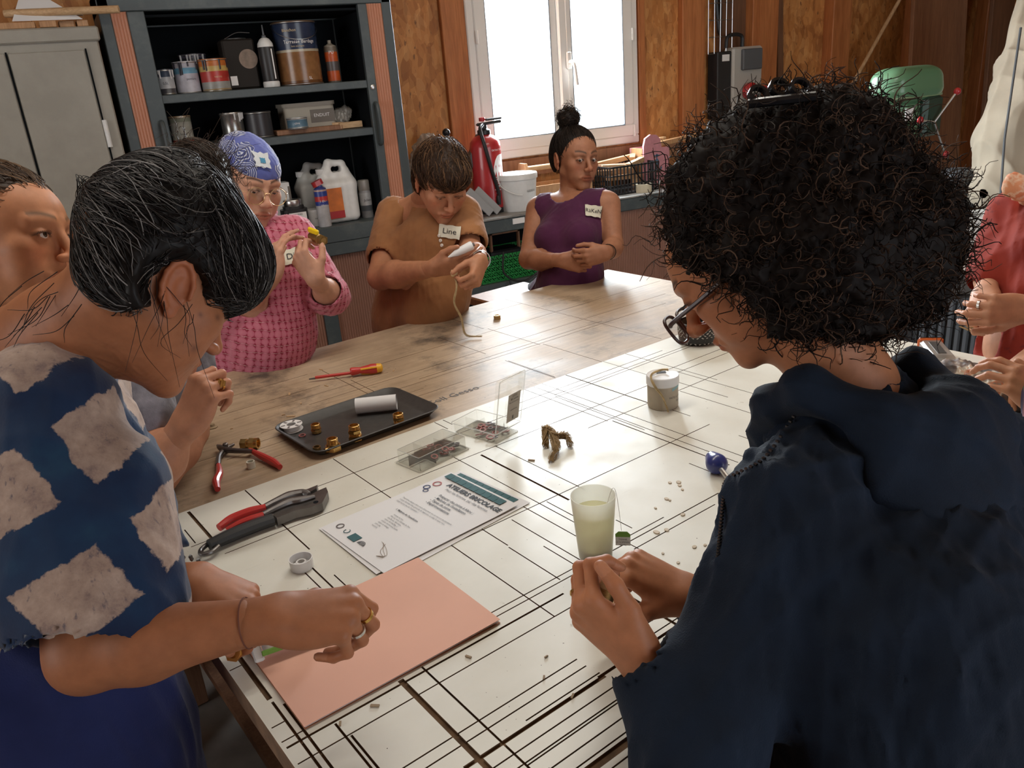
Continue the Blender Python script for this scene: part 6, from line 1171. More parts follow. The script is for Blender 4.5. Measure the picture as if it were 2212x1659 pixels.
def jerry(name, label, pos, s, mat, rz=0.0, extra=True):
    t = tag(empty(name, pos, rz), label, 'jerrycan'); w_, d_, h_ = .19 * s, .13 * s, .30 * s
    pr = [E_((0, 0, h_ * .36), (w_ * .55, d_ * .56, h_ * .42), .02)]; pr = [C_((x, y, .028 * s), (x * .98, y * .98, h_ * .62), .030 * s, .030 * s, .004) for x in (-w_ / 2 + .03 * s, w_ / 2 - .03 * s) for y in (-d_ / 2 + .03 * s, d_ / 2 - .03 * s)]
    hull = []
    for x in np.linspace(-w_ / 2 + .03 * s, w_ / 2 - .03 * s, 5):
        for y in np.linspace(-d_ / 2 + .03 * s, d_ / 2 - .03 * s, 3): hull.append(C_((x, y, .03 * s), (x, y, h_ * .60), .030 * s, .030 * s, .012))
    hull += [C_((x * .9, 0, h_ * .6), (x * .72, 0, h_ * .80), .052 * s, .034 * s, .02) for x in (-w_ / 2 + .03 * s, 0, w_ / 2 - .03 * s)]
    hull += [C_((w_ * .26, 0, h_ * .72), (w_ * .22, 0, h_ * .93), .024 * s, .022 * s, .015), C_((w_ * .22, 0, h_ * .94), (-w_ * .12, 0, h_ * .97), .020 * s, .020 * s, .01), C_((-w_ * .12, 0, h_ * .97), (-w_ * .2, 0, h_ * .8), .022 * s, .03 * s, .01), C_((w_ * .10, -.1, h_ * .87), (w_ * .10, .1, h_ * .87), .014 * s, .014 * s, .006, 's'), C_((-w_ * .02, -.1, h_ * .87), (-w_ * .02, .1, h_ * .87), .014 * s, .014 * s, .006, 's')]
    blob('body', hull, .005, mat, t); MB().lathe([(.024 * s, 0), (.026 * s, .003), (.026 * s, .028 * s), (.0001, .03 * s)], (-w_ * .34, 0, h_ * .80), 20).build('cap', 'white_plastic', t, True)
    return t, w_, d_, h_
jerry('jerrycan', 'greyish jerrycan standing at the back of the cupboard floor', put(690, 470, 4.28, S0), .95, M('jug_grey', (.42, .42, .40), .4))
t, w_, d_, h_ = jerry('jerrycan', 'big white jerrycan with an orange label on the cupboard floor', put(737, 480, 4.12, S0), 1.0, 'white_plastic'); MB().box((-.035, -d_ / 2 - .0035, .10), (.085, .004, .15), bev=.001).build('label', M('label_orange', (.62, .17, .03), .5, var=.2, scale=20), t); MB().box((-.035, -d_ / 2 - .006, .045), (.085, .002, .035)).build('label_band', 'red_paint', t)
t = tag(empty('spray_can', put(703, 486, 4.03, S0)), 'blue and red spray can with tilted red nozzle cap', 'spray can'); MB().lathe([(.031, 0), (.032, .003), (.032, .175), (.029, .186), (.016, .194), (.014, .2), (.0001, .2)], (0, 0, 0), 24).build('body', band_mat('spray_b', [(0, (.5, .5, .52)), (.52, (.03, .06, .3)), (.62, (.5, .04, .04)), (.74, (.03, .06, .3)), (.86, (.5, .35, .3)), (.9, (.03, .05, .22))]), t, True)
MB().prism(rrect(.055, .034, .014), -.012, .012, roty(-.35), (-.008, 0, .212)).build('nozzle_cap', 'red_paint', t); text_mesh('lettering', '5 EN 1', .014, 'white_print', t, None, None, None, cyl=(.0322, -1.5, .125)); text_mesh('lettering', 'SPRAY', .012, 'white_print', t, None, None, None, cyl=(.0322, -1.5, .105))
t = tag(empty('spray_can', put(795, 470, 4.12, S0)), 'grey aerosol with clear cap near the right of the cupboard', 'spray can'); MB().lathe([(.030, 0), (.031, .003), (.031, .125), (.027, .14), (.0001, .14)], (0, 0, 0), 22).build('body', band_mat('spray_c', [(0, (.2, .2, .2)), (.25, (.08, .09, .1)), (.45, (.42, .42, .42)), (.9, (.3, .3, .3))]), t, True); MB().lathe([(.028, .138), (.029, .14), (.029, .185), (.026, .19), (.0001, .19)], (0, 0, 0), 22).build('clear_cap', 'film', t, True); text_mesh('lettering', 'Julien', .018, 'ink', t, None, None, None, cyl=(.0313, -1.5, .09))
t = tag(empty('white_tube', put(815, 470, 4.22, S0)), 'slim white cartridge tube at the far right of the cupboard', 'tube'); MB().lathe([(.022, 0), (.022, .2), (.018, .206), (.006, .212), (.005, .27), (.0001, .27)], (0, 0, 0), 18).build('tube', 'white_plastic', t, True)
t = tag(empty('small_bottle', put(772, 468, 4.2, S0)), 'dark little bottle beside the big white jerrycan', 'bottle'); MB().lathe([(.02, 0), (.021, .09), (.012, .11), (.012, .12), (.0001, .12)], (0, 0, 0), 18).build('body', 'tin_black', t, True); MB().lathe([(.013, .118), (.014, .12), (.014, .14), (.0001, .141)], (0, 0, 0), 16).build('cap', 'yellow_print', t, True)

# ================================================================== on top of the locker
LT = 2.028
for k, (xa, xb, yy) in enumerate(((-.2, .0, 4.02), (.01, .075, 4.0), (.08, .14, 4.03), (.145, .19, 4.02))): tag(MB().box(((xa + xb) / 2, yy, LT + .013), (xb - xa - .004, .09, .024), rz=.02 * (k - 1), bev=.002).build('wood_offcut', 'plywood'), ['long flat wood offcut at left on top of the locker', 'square wood offcut under the folded paper on the locker', 'wood offcut between two others on the locker top', 'small wood offcut nearest the cupboard on the locker top'][k], 'offcut')
tag(MB().tube([(-.10, 4.03, LT + .062), (.31, 3.90, LT + .052)], .015, 14).build('wooden_dowel', 'pale_wood_x', None, True), 'round pale wooden dowel sticking out over the locker edge', 'dowel')
t = empty('folded_paper', (.04, 3.99, LT + .03)); tag(t, 'sheet of white paper folded like a tent on the locker', 'paper'); MB().add([(-.12, .0, 0), (.13, -.04, -.005), (.06, .1, .02), (-.05, .08, .14), (-.119, .001, .002), (.131, -.039, -.003), (.061, .101, .022), (-.049, .081, .142)], [(0, 1, 3), (1, 2, 3), (4, 7, 5), (5, 7, 6), (0, 3, 7, 4), (0, 4, 5, 1), (1, 5, 6, 2)]).build('sheet', M('paper_white', (.72, .72, .72), .8), t)
MB().box((.02, .05, .02), (.22, .12, .002), rz=-.3).build('lower_flap', 'paper_white', t)

# ================================================================== on and under the counter
e0 = ony(1062, 446, 4.2); t = tag(empty('fire_extinguisher', (e0[0], 4.22, CT)), 'red fire extinguisher with black hose standing on the counter', 'fire extinguisher'); R0 = .088
MB().lathe([(.082, 0), (.086, .006), (.086, .03), (.084, .034), (.084, .06)], (0, 0, 0), 32).build('foot_ring', 'black_plastic', t, True)
MB().lathe([(R0, .03), (R0, .36), (.082, .39), (.062, .415), (.034, .428), (.03, .43), (.03, .445), (.0001, .445)], (0, 0, 0), 36).build('cylinder', 'red_paint', t, True)
MB().lathe([(.034, .428), (.037, .432), (.037, .452), (.03, .456), (.02, .462), (.02, .478), (.0001, .478)], (0, 0, 0), 24).build('collar', 'black_plastic', t, True)
h = MB(); h.box((.03, -.012, .488), (.15, .028, .016), R=roty(-.05), bev=.005).box((.06, -.012, .508), (.10, .024, .012), R=roty(-.02), bev=.004); h.build('lever', 'black_plastic', t); MB().lathe([(.016, .5), (.017, .505), (.017, .52), (.0001, .522)], (-.01, -.01, 0), 16).build('red_knob', 'red_paint', t, True)
MB().tube(bez([(-.02, -.03, .485), (-.05, -.06, .46), (-.045, -.088, .38), (-.02, -.098, .25), (.012, -.1, .12), (.01, -.098, .08)], 8), .0105, 10).build('hose', 'black_plastic', t, True); MB().lathe([(.012, 0), (.014, .03), (.01, .05)], (.01, -.098, .05), 14).build('hose_nozzle', 'black_plastic', t, True)
R_ = R0 + .0006
def wrap(poly, name, mat, a0): mk(name, [(R_ * math.cos(a0 + u / R_), R_ * math.sin(a0 + u / R_), z) for u, z in poly], [tuple(range(len(poly)))], mat, t)
n_ = 9; A = [(.02 + .05 * math.cos(q), .22 + .10 * math.sin(q)) for q in np.linspace(math.pi / 2, 3 * math.pi / 2, n_)]
V = [(R_ * math.cos(-1.25 + u / R_), R_ * math.sin(-1.25 + u / R_), z) for u0, z in A for u in np.linspace(u0, .095, 6)]; mk('white_panel', V, [(j * 6 + i, j * 6 + i + 1, (j + 1) * 6 + i + 1, (j + 1) * 6 + i) for j in range(n_ - 1) for i in range(5)], 'white_print', t)
for k, (u, z) in enumerate(((.0, .26), (.0, .22), (.0, .18), (.035, .24), (.035, .2))): text_mesh('pictogram', ['o', 'o', 'o', 'A', 'B'][k], .024, 'red_paint', t, None, None, None, cyl=(R_, -1.25 + (u + .01) / R_, z), depth=.001)
text_mesh('lettering', 'EXTINCTEUR', .014, 'white_print', t, None, None, None, cyl=(R_, -1.15, .345), depth=.001)
tv = text_mesh('lettering', 'intégral', .05, 'white_print', t, None, None, None, cyl=(R_, 0, 0), depth=.001); V = np.zeros(len(tv.data.vertices) * 3, np.float32); tv.data.vertices.foreach_get('co', V); V = V.reshape(-1, 3); a = np.arctan2(V[:, 1], V[:, 0]); u, z = a * R_, V[:, 2]; a2 = -1.42 - z / R_; V = np.stack([(R_ + .001) * np.cos(a2), (R_ + .001) * np.sin(a2), .14 + u * .85], 1); tv.data.vertices.foreach_set('co', V.astype(np.float32).ravel()); tv.data.update()
t = tag(empty('rivet_press', (1.86, 4.24, CT)), 'black hand lever press with a round knob behind the brown-shirted woman', 'tool')
MB().tube([(.10, -.02, .22), (-.03, -.03, .45)], .008, 10).build('lever', 'dark_steel', t, True); MB().ball((-.032, -.03, .462), .022, 12).build('knob', 'glossy_black', t, True)
MB().box((.10, 0, .28), (.045, .05, .34), R=roty(.55), bev=.006).build('arm', 'dark_steel', t); MB().box((.03, .02, .02), (.16, .14, .04), bev=.005).build('base', 'dark_steel', t); MB().box((.01, .04, .11), (.06, .05, .18), bev=.005).build('column', 'dark_steel', t)
t = tag(empty('sanding_block', (1.93, 4.08, CT)), 'grey metal hinge plates leaning against the extinguisher', 'metal plates')
for k, (a, x) in enumerate(((-.75, .0), (-.75, .055))): MB().box((x, .0 + .012 * k, .085), (.045, .012, .19), R=roty(a), bev=.002).build('plate', M('grey_sheet', (.34, .35, .36), .5), t)
b0 = ony(1123, 447, 4.13); t = tag(empty('white_bucket', (b0[0] + .005, 4.16, CT)), 'white lidded plastic bucket on the counter beside the extinguisher', 'bucket')
MB().lathe([(.098, 0), (.101, .004), (.116, .175), (.116, .18)], (0, 0, 0), 36).build('body', 'white_plastic', t, True); MB().lathe([(.116, .172), (.1225, .175), (.1225, .2), (.119, .205), (.112, .203), (.11, .198), (.0001, .199)], (0, 0, 0), 36).build('lid', 'white_plastic', t, True)
MB().tube([(.121 * math.cos(a), .121 * math.sin(a), .165 - .075 * math.sin((a - math.pi) * 1.0) ** 1) for a in np.linspace(math.pi * 1.02, math.pi * 1.42, 14)], .0035, 6).build('handle', 'white_plastic', t, True); text_mesh('lettering', 'GESSO 5', .017, 'ink', t, None, None, None, cyl=(.111, -1.25, .11), depth=.001)
t = tag(empty('plastic_bag', (1.70, 4.28, CT)), 'translucent crumpled plastic bag behind the brown-shirted woman', 'bag'); blob('bag', [E_((0, 0, .2), (.11, .09, .2), .03), E_((.04, 0, .36), (.09, .07, .11), .03), E_((.12, -.02, .25), (.07, .06, .14), .03)], .009, clear_mat('bag_film', (.62, .55, .48), .15, .3, .55), t, folds(111, .022, 28, 6, (1, 1, .8)))
t = tag(empty('tool_tote', (2.52, 4.27, CT)), 'wooden tool tote with a dowel handle under the window', 'toolbox')
for x in (-.2, .21): MB().prism([(-.09, 0), (.09, 0), (.09, .12), (.035, .24), (-.035, .24), (-.09, .12)], -.009, .009, np.array([[0, 0, 1.0], [1, 0, 0], [0, 1, 0]]), (x, 0, 0)).build('end_panel', 'plywood', t)
MB().tube([(-.2, 0, .205), (.21, 0, .205)], .016, 14).build('dowel_handle', 'pale_wood_x', t, True)
for y in (-.085, .085): MB().box((.005, y, .055), (.4, .012, .11)).build('side_board', 'plywood', t)
MB().box((.005, 0, .008), (.4, .17, .014)).build('bottom', 'plywood', t)
def slat_crate(name, label, pos, w_, d_, h_, mat, rz=0, nx=12, nz=4, wall=.006, hex_=False):
    t = tag(empty(name, pos, rz), label, 'crate')
    for (ax, sgn, L_) in (('x', -1, w_), ('x', 1, w_), ('y', -1, d_), ('y', 1, d_)):
        m = MB(); n = nx if ax == 'x' else max(3, int(nx * d_ / w_)); off = (d_ if ax == 'x' else w_) / 2 * sgn
        def bx(a, b_, z0, z1):
            c = ((a + b_) / 2, off, (z0 + z1) / 2) if ax == 'x' else (off, (a + b_) / 2, (z0 + z1) / 2); dd = (b_ - a, wall, z1 - z0) if ax == 'x' else (wall, b_ - a, z1 - z0); m.box(c, dd)
        for k in range(nz + 1): z = h_ * k / nz; bx(-L_ / 2, L_ / 2, max(0, z - (.010 if k in (0, nz) else .0035)), min(h_, z + (.010 if k in (0, nz) else .0035)))
        bw = .0022 if hex_ else .0035
        for k in range(n + 1): x = -L_ / 2 + L_ * k / n; bx(x - bw, x + bw, 0, h_)
        if hex_:
            for k in range(n * 2):
                x = -L_ / 2 + L_ * (k + .5) / (n * 2)
                for j in range(nz): z = h_ * (j + .5) / nz; P = np.array([[.7071, 0, -.7071], [0, 1, 0], [.7071, 0, .7071]]) if ax == 'x' else np.array([[1, 0, 0], [0, .7071, -.7071], [0, .7071, .7071]]); m.box((x, off, z) if ax == 'x' else (off, x, z), (.003, wall, h_ / nz * 1.3) if ax == 'x' else (wall, .003, h_ / nz * 1.3), R=P)
        o = m.build('lattice_wall', mat, t); o['kind'] = 'stuff'
    MB().box((0, 0, .004), (w_, d_, .008)).build('bottom', mat, t); return t
t = slat_crate('black_crate', 'black slatted crate full of wood offcuts under the window', (2.985, 4.22, CT), .36, .27, .17, 'black_plastic', 0, 14, 3)
for k, (x, y, z, l, a, m_) in enumerate(((-.02, .0, .155, .3, .05, 'mid_board'), (.06, -.06, .17, .2, .5, 'pale_wood_x'), (-.09, -.05, .16, .16, -.3, 'pale_wood_x'), (.02, .07, .185, .34, .02, 'pale_wood_x'), (-.05, .03, .12, .3, -.1, 'plywood'), (.1, .02, .19, .1, .9, 'plywood'), (.0, -.03, .09, .3, .2, 'plywood'))):
    tag(MB().box((2.985 + x, 4.22 + y, CT + z), (l, .035, .03), R=rotz(a) @ roty(-.08 if k % 2 else .06), bev=.002).build('wood_offcut', m_), ['dark strip of wood lying along the black crate', 'pale stick poking out at the front right of the black crate', 'short pale stick at the front left of the black crate', 'long pale lath along the back rim of the black crate', 'brown lath deep in the black crate', 'stubby block on the right of the black crate', 'brown lath at the bottom of the black crate'][k], 'offcut', 'offcuts in the black crate')
b0 = ony(1412, 358, 4.25); t = tag(empty('pink_box', (3.235, 4.27, CT)), 'pink painted wooden box with a blue anchor, at right of the counter', 'box'); M('pink_paint', (.52, .22, .25), .7, var=.12)
MB().prism([(-.10, 0), (.10, 0), (.10, .235), (.04, .235), (.028, .29), (0, .315), (-.045, .32), (-.085, .30), (-.098, .255)], -.008, .008, np.array([[1.0, 0, 0], [0, 0, -1], [0, 1, 0]]), (0, -.07, 0)).build('front_panel', 'pink_paint', t); MB().box((0, .06, .12), (.2, .016, .24)).build('back_panel', 'pink_paint', t)
for x in (-.092, .092): MB().box((x, -.005, .12), (.016, .115, .24)).build('side_panel', 'plywood', t)
M('anchor_blue', (.05, .12, .2), .7); a_ = MB(); a_.box((.0, -.0795, .15), (.008, .002, .1)).tube([(.038 * math.sin(q), -.0795, .13 - .04 * math.cos(q)) for q in np.linspace(-1.3, 1.3, 14)], .004, 6).box((0, -.0795, .19), (.04, .002, .008)).ball((0, -.0795, .145), .02, 8, (1, .08, 1.2)); a_.build('anchor', 'anchor_blue', t, True)
for k, (x, z) in enumerate(((.07, .25), (.05, .225))): tag(MB().box((3.235 + x + .03, 4.27, CT + z + .02), (.05, .035, .04), rz=.4 * k, bev=.002).build('wood_block', 'pale_wood'), ['pale block on top in the pink box', 'lower pale block in the pink box'][k], 'block')
tag(MB().box((3.45, 4.24, CT + .265), (.36, .03, .03), R=rotz(.1) @ roty(-.06), bev=.003).build('wood_lath', 'plywood'), 'brown lath sticking out of the pink box', 'lath')
t = empty('masking_tape', put(1389, 398, 4.08, CT + .0)); tag(t, 'roll of cream masking tape on the counter', 'tape roll'); MB().lathe([(.036, 0), (.052, 0), (.052, .048), (.036, .048)], (0, 0, 0), 32, None, True).build('tape', M('tape_cream', (.58, .52, .38), .7), t, True); MB().lathe([(.0335, 0), (.036, 0), (.036, .048), (.0335, .048)], (0, 0, 0), 32, None, True).build('core', 'tub_beige', t, True)
t = slat_crate('green_crate', 'green lattice crate on the shelf under the counter', (2.11, 4.17, .626), .46, .28, .15, M('green_plastic', (.02, .28, .06), .4), 0, 16, 5, .006, True)
t = tag(empty('hand_sander', (2.1, 4.2, .72)), 'dark tool with a wooden frame lying in the green crate', 'tool'); MB().box((0, 0, .03), (.2, .14, .06), bev=.01).build('body', 'black_plastic', t); 
for x in (-.09, .09): MB().box((x, -.05, .09), (.012, .02, .14)).build('frame_bar', 'mid_board', t)
MB().box((0, -.05, .155), (.19, .02, .012)).build('frame_bar', 'mid_board', t); MB().box((0, -.05, .03), (.19, .02, .012)).build('frame_bar', 'mid_board', t)
tag(MB().tube(bez([(2.0, 3.98, .80), (1.99, 3.965, .68), (2.12, 3.96, .62), (2.32, 3.965, .74), (2.38, 3.97, .84)], 8), .006, 8).build('power_cable', 'black_plastic', None, True), 'black cable looping over the green crate', 'cable'); tag(MB().tube(bez([(2.02, 3.97, .64), (2.06, 3.95, .45), (2.2, 3.95, .3)], 8), .005, 8).build('power_cable', 'black_plastic', None, True), 'black cable hanging below the counter shelf', 'cable')

# ================================================================== right-hand side of the workshop
t = tag(empty('power_box', (4.03, 4.36, 1.30)), 'grey wall socket box with red industrial plug behind the curly hair', 'socket box'); MB().box((-.12, .02, .25), (.13, .10, .42), bev=.006).build('side_plate', 'black_plastic', t); MB().box((.06, -.0, .27), (.26, .10, .42), bev=.012).build('housing', M('box_grey', (.42, .41, .38), .5), t); MB().box((.08, -.06, .40), (.17, .03, .13), bev=.006).build('grey_cover', 'grey_plastic', t)
MB().tube(bez([(-.1, -.01, .48), (-.08, -.01, .55), (.03, -.01, .55), (.04, -.01, .48)], 6), .012, 8).build('carry_handle', 'black_plastic', t, True); MB().lathe([(.055, 0), (.055, .03), (.04, .04), (.04, .03)], (.06, -.06, .20), 24, rotx(math.pi / 2)).build('socket_ring', 'red_paint', t, True); MB().lathe([(.033, 0), (.03, .06)], (.06, -.05, .20), 20, rotx(math.pi / 2)).build('socket_core', 'box_grey', t, True); MB().lathe([(.02, 0), (.018, .05), (.0001, .052)], (.16, -.06, .21), 16, rotx(math.pi / 2)).build('red_button', 'red_paint', t, True); MB().box((-.12, -.034, .42), (.06, .003, .04)).build('sticker', 'white_print', t)
t = tag(empty('wire_rack', (3.88, 4.36, 1.62)), 'wire mesh rack with cables hanging high on the wall', 'rack')
for k in range(5): MB().tube([(-.09 + .05 * k, 0, .13), (-.09 + .05 * k, 0, 1.0)], .003, 6).build('wire', 'steel', t, True)
for k in range(9): MB().tube([(-.09, 0, .13 + .1 * k), (.11, 0, .13 + .1 * k)], .003, 6).build('wire', 'steel', t, True)
MB().tube(bez([(0, .03, .95), (.03, .03, .6), (.02, .02, .25), (-.01, .03, .6), (.02, .03, .95)], 8), .012, 8).build('hanging_cable', 'black_plastic', t, True)
a, b_ = ony(1954, -20, 4.2), ony(1826, 210, 4.2); tag(MB().tube([a, b_, b_ + (b_ - a) * 1.2], .013, 12).build('wooden_pole', 'pale_wood', None, True), 'slanting wooden pole leaning against the wall', 'pole')
# leaning sheets
for k, (x0, x1, lean, yy, m_) in enumerate(((5.15, 5.75, .16, 3.82, 'mid_board'), (5.72, 5.98, .2, 3.66, 'dark_board'), (6.02, 6.2, .22, 3.56, 'dark_board'), (6.3, 6.65, .18, 3.40, 'post_wood'))):
    o = MB().box((0, 0, 1.35), (x1 - x0, .03, 2.7), bev=.003).build('leaning_board', m_); o.location = ((x0 + x1) / 2, yy, .02); o.rotation_euler = (-.17, lean, 0); tag(o, ['wide grey-brown sheet leaning behind the drill press', 'dark plank leaning right of the drill press', 'narrow dark plank leaning beside the cloth', 'reddish plank leaning at the far right'][k], 'board')
dp = at(1962, 190, 4.05); t = tag(empty('drill_press', (dp[0], dp[1], 0), .05), 'green bench drill press with red-knobbed feed levers', 'drill press'); M('machine_green', (.10, .22, .12), .35, coat=.2); M('machine_dark', (.02, .05, .035), .4)
Z = dp[2]; blob('belt_cover', [C_((x, y, Z - .005), (x, y, Z + .035), .056, .050, .04) for x in np.linspace(-.14, .13, 9) for y in (-.035, .01, .055)] , .007, 'machine_green', t); MB().prism(rrect(.40, .21, .08), Z - .045, Z - .035, None, (0, .01, 0)).build('cover_rim', M('rim_green', (.2, .3, .16), .4), t)
MB().box((-.06, 0, Z - .17), (.16, .16, .25), bev=.03).build('head', 'machine_green', t); MB().box((.08, -.02, Z - .14), (.15, .17, .2), bev=.02).build('motor', 'machine_dark', t); MB().box((-.1, -.085, Z - .12), (.06, .004, .06)).build('maker_plate', 'white_print', t)
for a in (.5, 2.6, 4.7): c0 = np.array((.06, -.12, Z - .17)); d_ = np.array((math.cos(a + .4), -.2, math.sin(a + .4))); s_ = MB().tube([c0, c0 + d_ * .17], .006, 8).build('feed_lever', 'steel', t, True); MB().ball(c0 + d_ * .175, .018, 10).build('knob', 'red_paint', s_, True)
MB().lathe([(.04, 0), (.04, Z - .2)], (-.02, .1, 0), 20).build('column', 'steel', t, True); MB().box((0, .04, .02), (.3, .4, .04), bev=.01).build('base', 'machine_green', t); MB().lathe([(.014, Z - .45), (.02, Z - .42), (.02, Z - .29)], (-.06, -.02, 0), 16).build('chuck', 'steel', t, True); MB().box((-.04, .0, .8), (.26, .26, .03), bev=.01).build('work_table', 'machine_green', t)
t = tag(empty('canvas_cloth', (0, 0, 0)), 'beige canvas bag hanging at the right edge', 'cloth bag'); c0 = [at(2240, -40, 4.5), at(2215, 150, 4.45), at(2175, 300, 4.4), at(2165, 410, 4.4), at(2260, 320, 4.5), at(2290, 120, 4.5)]
t.location = (c0[3][0], c0[3][1], 0); L0 = np.array(t.location); blob('canvas', [C_(c0[0] - L0, c0[1] - L0, .08, .13, .05), C_(c0[1] - L0, c0[2] - L0, .13, .17, .06), C_(c0[2] - L0, c0[3] - L0, .17, .15, .05), C_(c0[5] - L0, c0[4] - L0, .2, .22, .08), C_(c0[4] - L0, c0[3] - L0, .2, .15, .08)], .011, M('canvas_beige', (.44, .38, .29), .9, var=.08, scale=6), t, folds(121, .03, 6, 4, (1, 1, .25)))
MB().tube([at(2205, 60, 4.2) - L0, at(2170, 300, 4.15) - L0, at(2160, 440, 4.15) - L0], .006, 8).build('draw_cord', 'grey_plastic', t, True)
q = at(2068, 385, 4.55); t = tag(empty('shop_vacuum', (q[0], q[1], 0)), 'black ribbed cylinder of a workshop vacuum', 'vacuum'); zz = q[2]
MB().lathe([(.085, zz - .1), (.088, zz - .09), (.088, zz + .02), (.08, zz + .045), (.05, zz + .055), (.0001, zz + .055)], (0, 0, 0), 28).build('motor_head', 'grey_plastic', t, True); MB().lathe([(.16, .05), (.17, .07), (.17, zz - .12), (.1, zz - .1)], (0, 0, 0), 28).build('drum', 'black_plastic', t, True)
for k in range(14): a = 2 * math.pi * k / 14; MB().box((.09 * math.cos(a), .09 * math.sin(a), zz - .04), (.006, .006, .08), rz=a).build('rib', 'black_plastic', t)
q = at(2108, 500, 3.9); t = tag(empty('translucent_bucket', (q[0], q[1], 0)), 'white bucket stacked behind the woman in red', 'bucket'); zz = q[2]; MB().lathe([(.10, zz - .2), (.105, zz - .19), (.125, zz + .06), (.133, zz + .062), (.133, zz + .085), (.12, zz + .087), (.115, zz + .03), (.0001, zz + .02)], (0, 0, 0), 30).build('body', 'white_plastic', t, True); MB().tube([(.13 * math.cos(a), .13 * math.sin(a), zz + .04 - .12 * math.sin((a + .9) * 1.4)) for a in np.linspace(-.9, 1.3, 14)], .004, 6).build('handle', 'white_plastic', t, True); MB().box((0, 0, (zz - .2) / 2), (.5, .4, zz - .2), bev=.005).build('stand', 'mid_board', t)
q = at(2165, 480, 4.35); t = tag(empty('plastic_bin', (q[0] + .06, q[1] + .05, 0)), 'grey translucent storage bin behind the red T-shirt', 'bin'); zz = q[2]; MB().box((0, 0, zz - .1), (.42, .3, .2), bev=.02).build('body', M('bin_grey', (.38, .42, .45), .35), t); MB().box((0, 0, zz + .005), (.45, .33, .02), bev=.008).build('lid', 'bin_grey', t); MB().box((0, 0, (zz - .2) / 2), (.4, .28, zz - .2)).build('stand', 'mid_board', t)
q = at(2030, 700, 3.0); t = tag(empty('air_compressor', (q[0], q[1], 0), -.5), 'dark finned machine with hoses beyond the table', 'machine'); zz = q[2]
MB().box((0, 0, zz), (.3, .3, .3), bev=.01).build('housing', 'black_plastic', t)
for k in range(10): MB().box((-.14 + .03 * k, -.153, zz), (.012, .012, .26)).build('fin', 'grey_plastic', t)
MB().box((.2, -.02, zz - .03), (.1, .2, .2), bev=.006).build('switch_panel', 'bin_grey', t); MB().tube(bez([(.0, -.17, zz - .2), (.12, -.19, zz - .12), (.2, -.17, zz - .1), (.24, -.14, zz - .16)], 6), .012, 8).build('hose', 'box_grey', t, True); MB().box((0, 0, (zz - .15) / 2), (.28, .26, zz - .15)).build('stand', 'black_plastic', t)
q = at(1935, 708, 2.6); t = tag(empty('denim_cloth', (q[0], q[1], 0)), 'scrap of patterned blue cloth beyond the curly hair', 'cloth'); blob('cloth', [E_((0, 0, q[2]), (.07, .05, .06), .02), C_((0, 0, q[2] - .05), (0, 0, .08), .05, .08, .03)], .008, 'denim_blue', t, folds(131, .012, 40))
# ================================================================== things lying on the table
def tpos(px, py, dz=0.0): p = tab(px, py); return np.array([p[0], p[1], TZ + dz])
def tdir(p0, p1): d = tab(*p1) - tab(*p0); return vn(d)
def ang(d): return math.atan2(d[1], d[0])
def place(name, label, cat, px, py, rz=0.0, dz=.0006, brown=False, group=None): return tag(empty(name, tpos(px, py, dz - (.0025 if brown else 0)), rz), label, cat, group)
M('brass', (.62, .40, .15), .28, 1.0, var=.15, scale=40); M('brass_dull', (.36, .24, .10), .4, 1.0, var=.2, scale=40); M('tray_dark', (.045, .043, .042), .45, var=.15, scale=60, bmp=.1); M('ptfe_white', (.74, .74, .74), .35); M('tool_red', (.50, .035, .03), .38, coat=.2); M('tool_grip', (.03, .032, .034), .55, bmp=.2, scale=80); M('tool_steel', (.17, .16, .155), .38, .85, var=.2, scale=30); M('paper', (.74, .745, .76), .8); M('teal_print', (.035, .115, .13), .8); M('grey_print', (.12, .12, .13), .8); M('pink_card', (.72, .40, .30), .75, var=.05, scale=5); M('card_inside', (.45, .22, .13), .8); M('hemp', (.40, .27, .13), .9, var=.3, scale=90, bmp=.4); M('twine_pale', (.58, .44, .24), .9, var=.2, scale=90)
M('gasket_red', (.33, .10, .09), .6); M('gasket_grey', (.13, .11, .11), .6); M('screw_yellow', (.8, .42, .03), .4); M('basket_black', (.012, .012, .013), .5); M('basket_white', (.55, .52, .48), .6); M('knob_blue', (.03, .045, .22), .3, coat=.3); M('soil_brown', (.28, .2, .12), .8); M('print_green', (.16, .34, .05), .6)
# --- tray
cs = [tpos(588, 930, .015), tpos(683, 1002, .015), tpos(950, 893, .015), tpos(858, 846, .015)]; c0 = sum(cs) / 4; ux = vn((cs[2] - cs[1]) + (cs[3] - cs[0])); tw = (np.linalg.norm(cs[2] - cs[1]) + np.linalg.norm(cs[3] - cs[0])) / 2; td = (np.linalg.norm(cs[1] - cs[0]) + np.linalg.norm(cs[2] - cs[3])) / 2
tr = tag(empty('serving_tray', (c0[0], c0[1], TZ - .0019), ang(ux)), 'dark grey rounded tray holding brass fittings', 'tray')
def tray_mesh(w_, d_):
    m = MB(); prof = [(0, .003), (-.004, .003)]; rings = [(-.030, .0), (-.022, .0), (-.004, .016), (.0, .0185), (-.002, .020), (-.006, .0185), (-.024, .0045), (-.034, .0035)]; P = []; n = None
    for off, z in rings: q = rrect(w_ + 2 * off, d_ + 2 * off, max(.012, .035 + off)); n = len(q); P += [(x, y, z) for x, y in q]
    F = [(k * n + i, k * n + (i + 1) % n, (k + 1) * n + (i + 1) % n, (k + 1) * n + i) for k in range(len(rings) - 1) for i in range(n)]; F += [tuple(range(n - 1, -1, -1)), tuple((len(rings) - 1) * n + i for i in range(n))]; return m.add(P, F)
tray_mesh(tw, td).build('dish', 'tray_dark', tr, True); TF = TZ + .0035
def ont(px, py, z=TF): p = onz(px, py, z); return np.array([p[0], p[1], z])
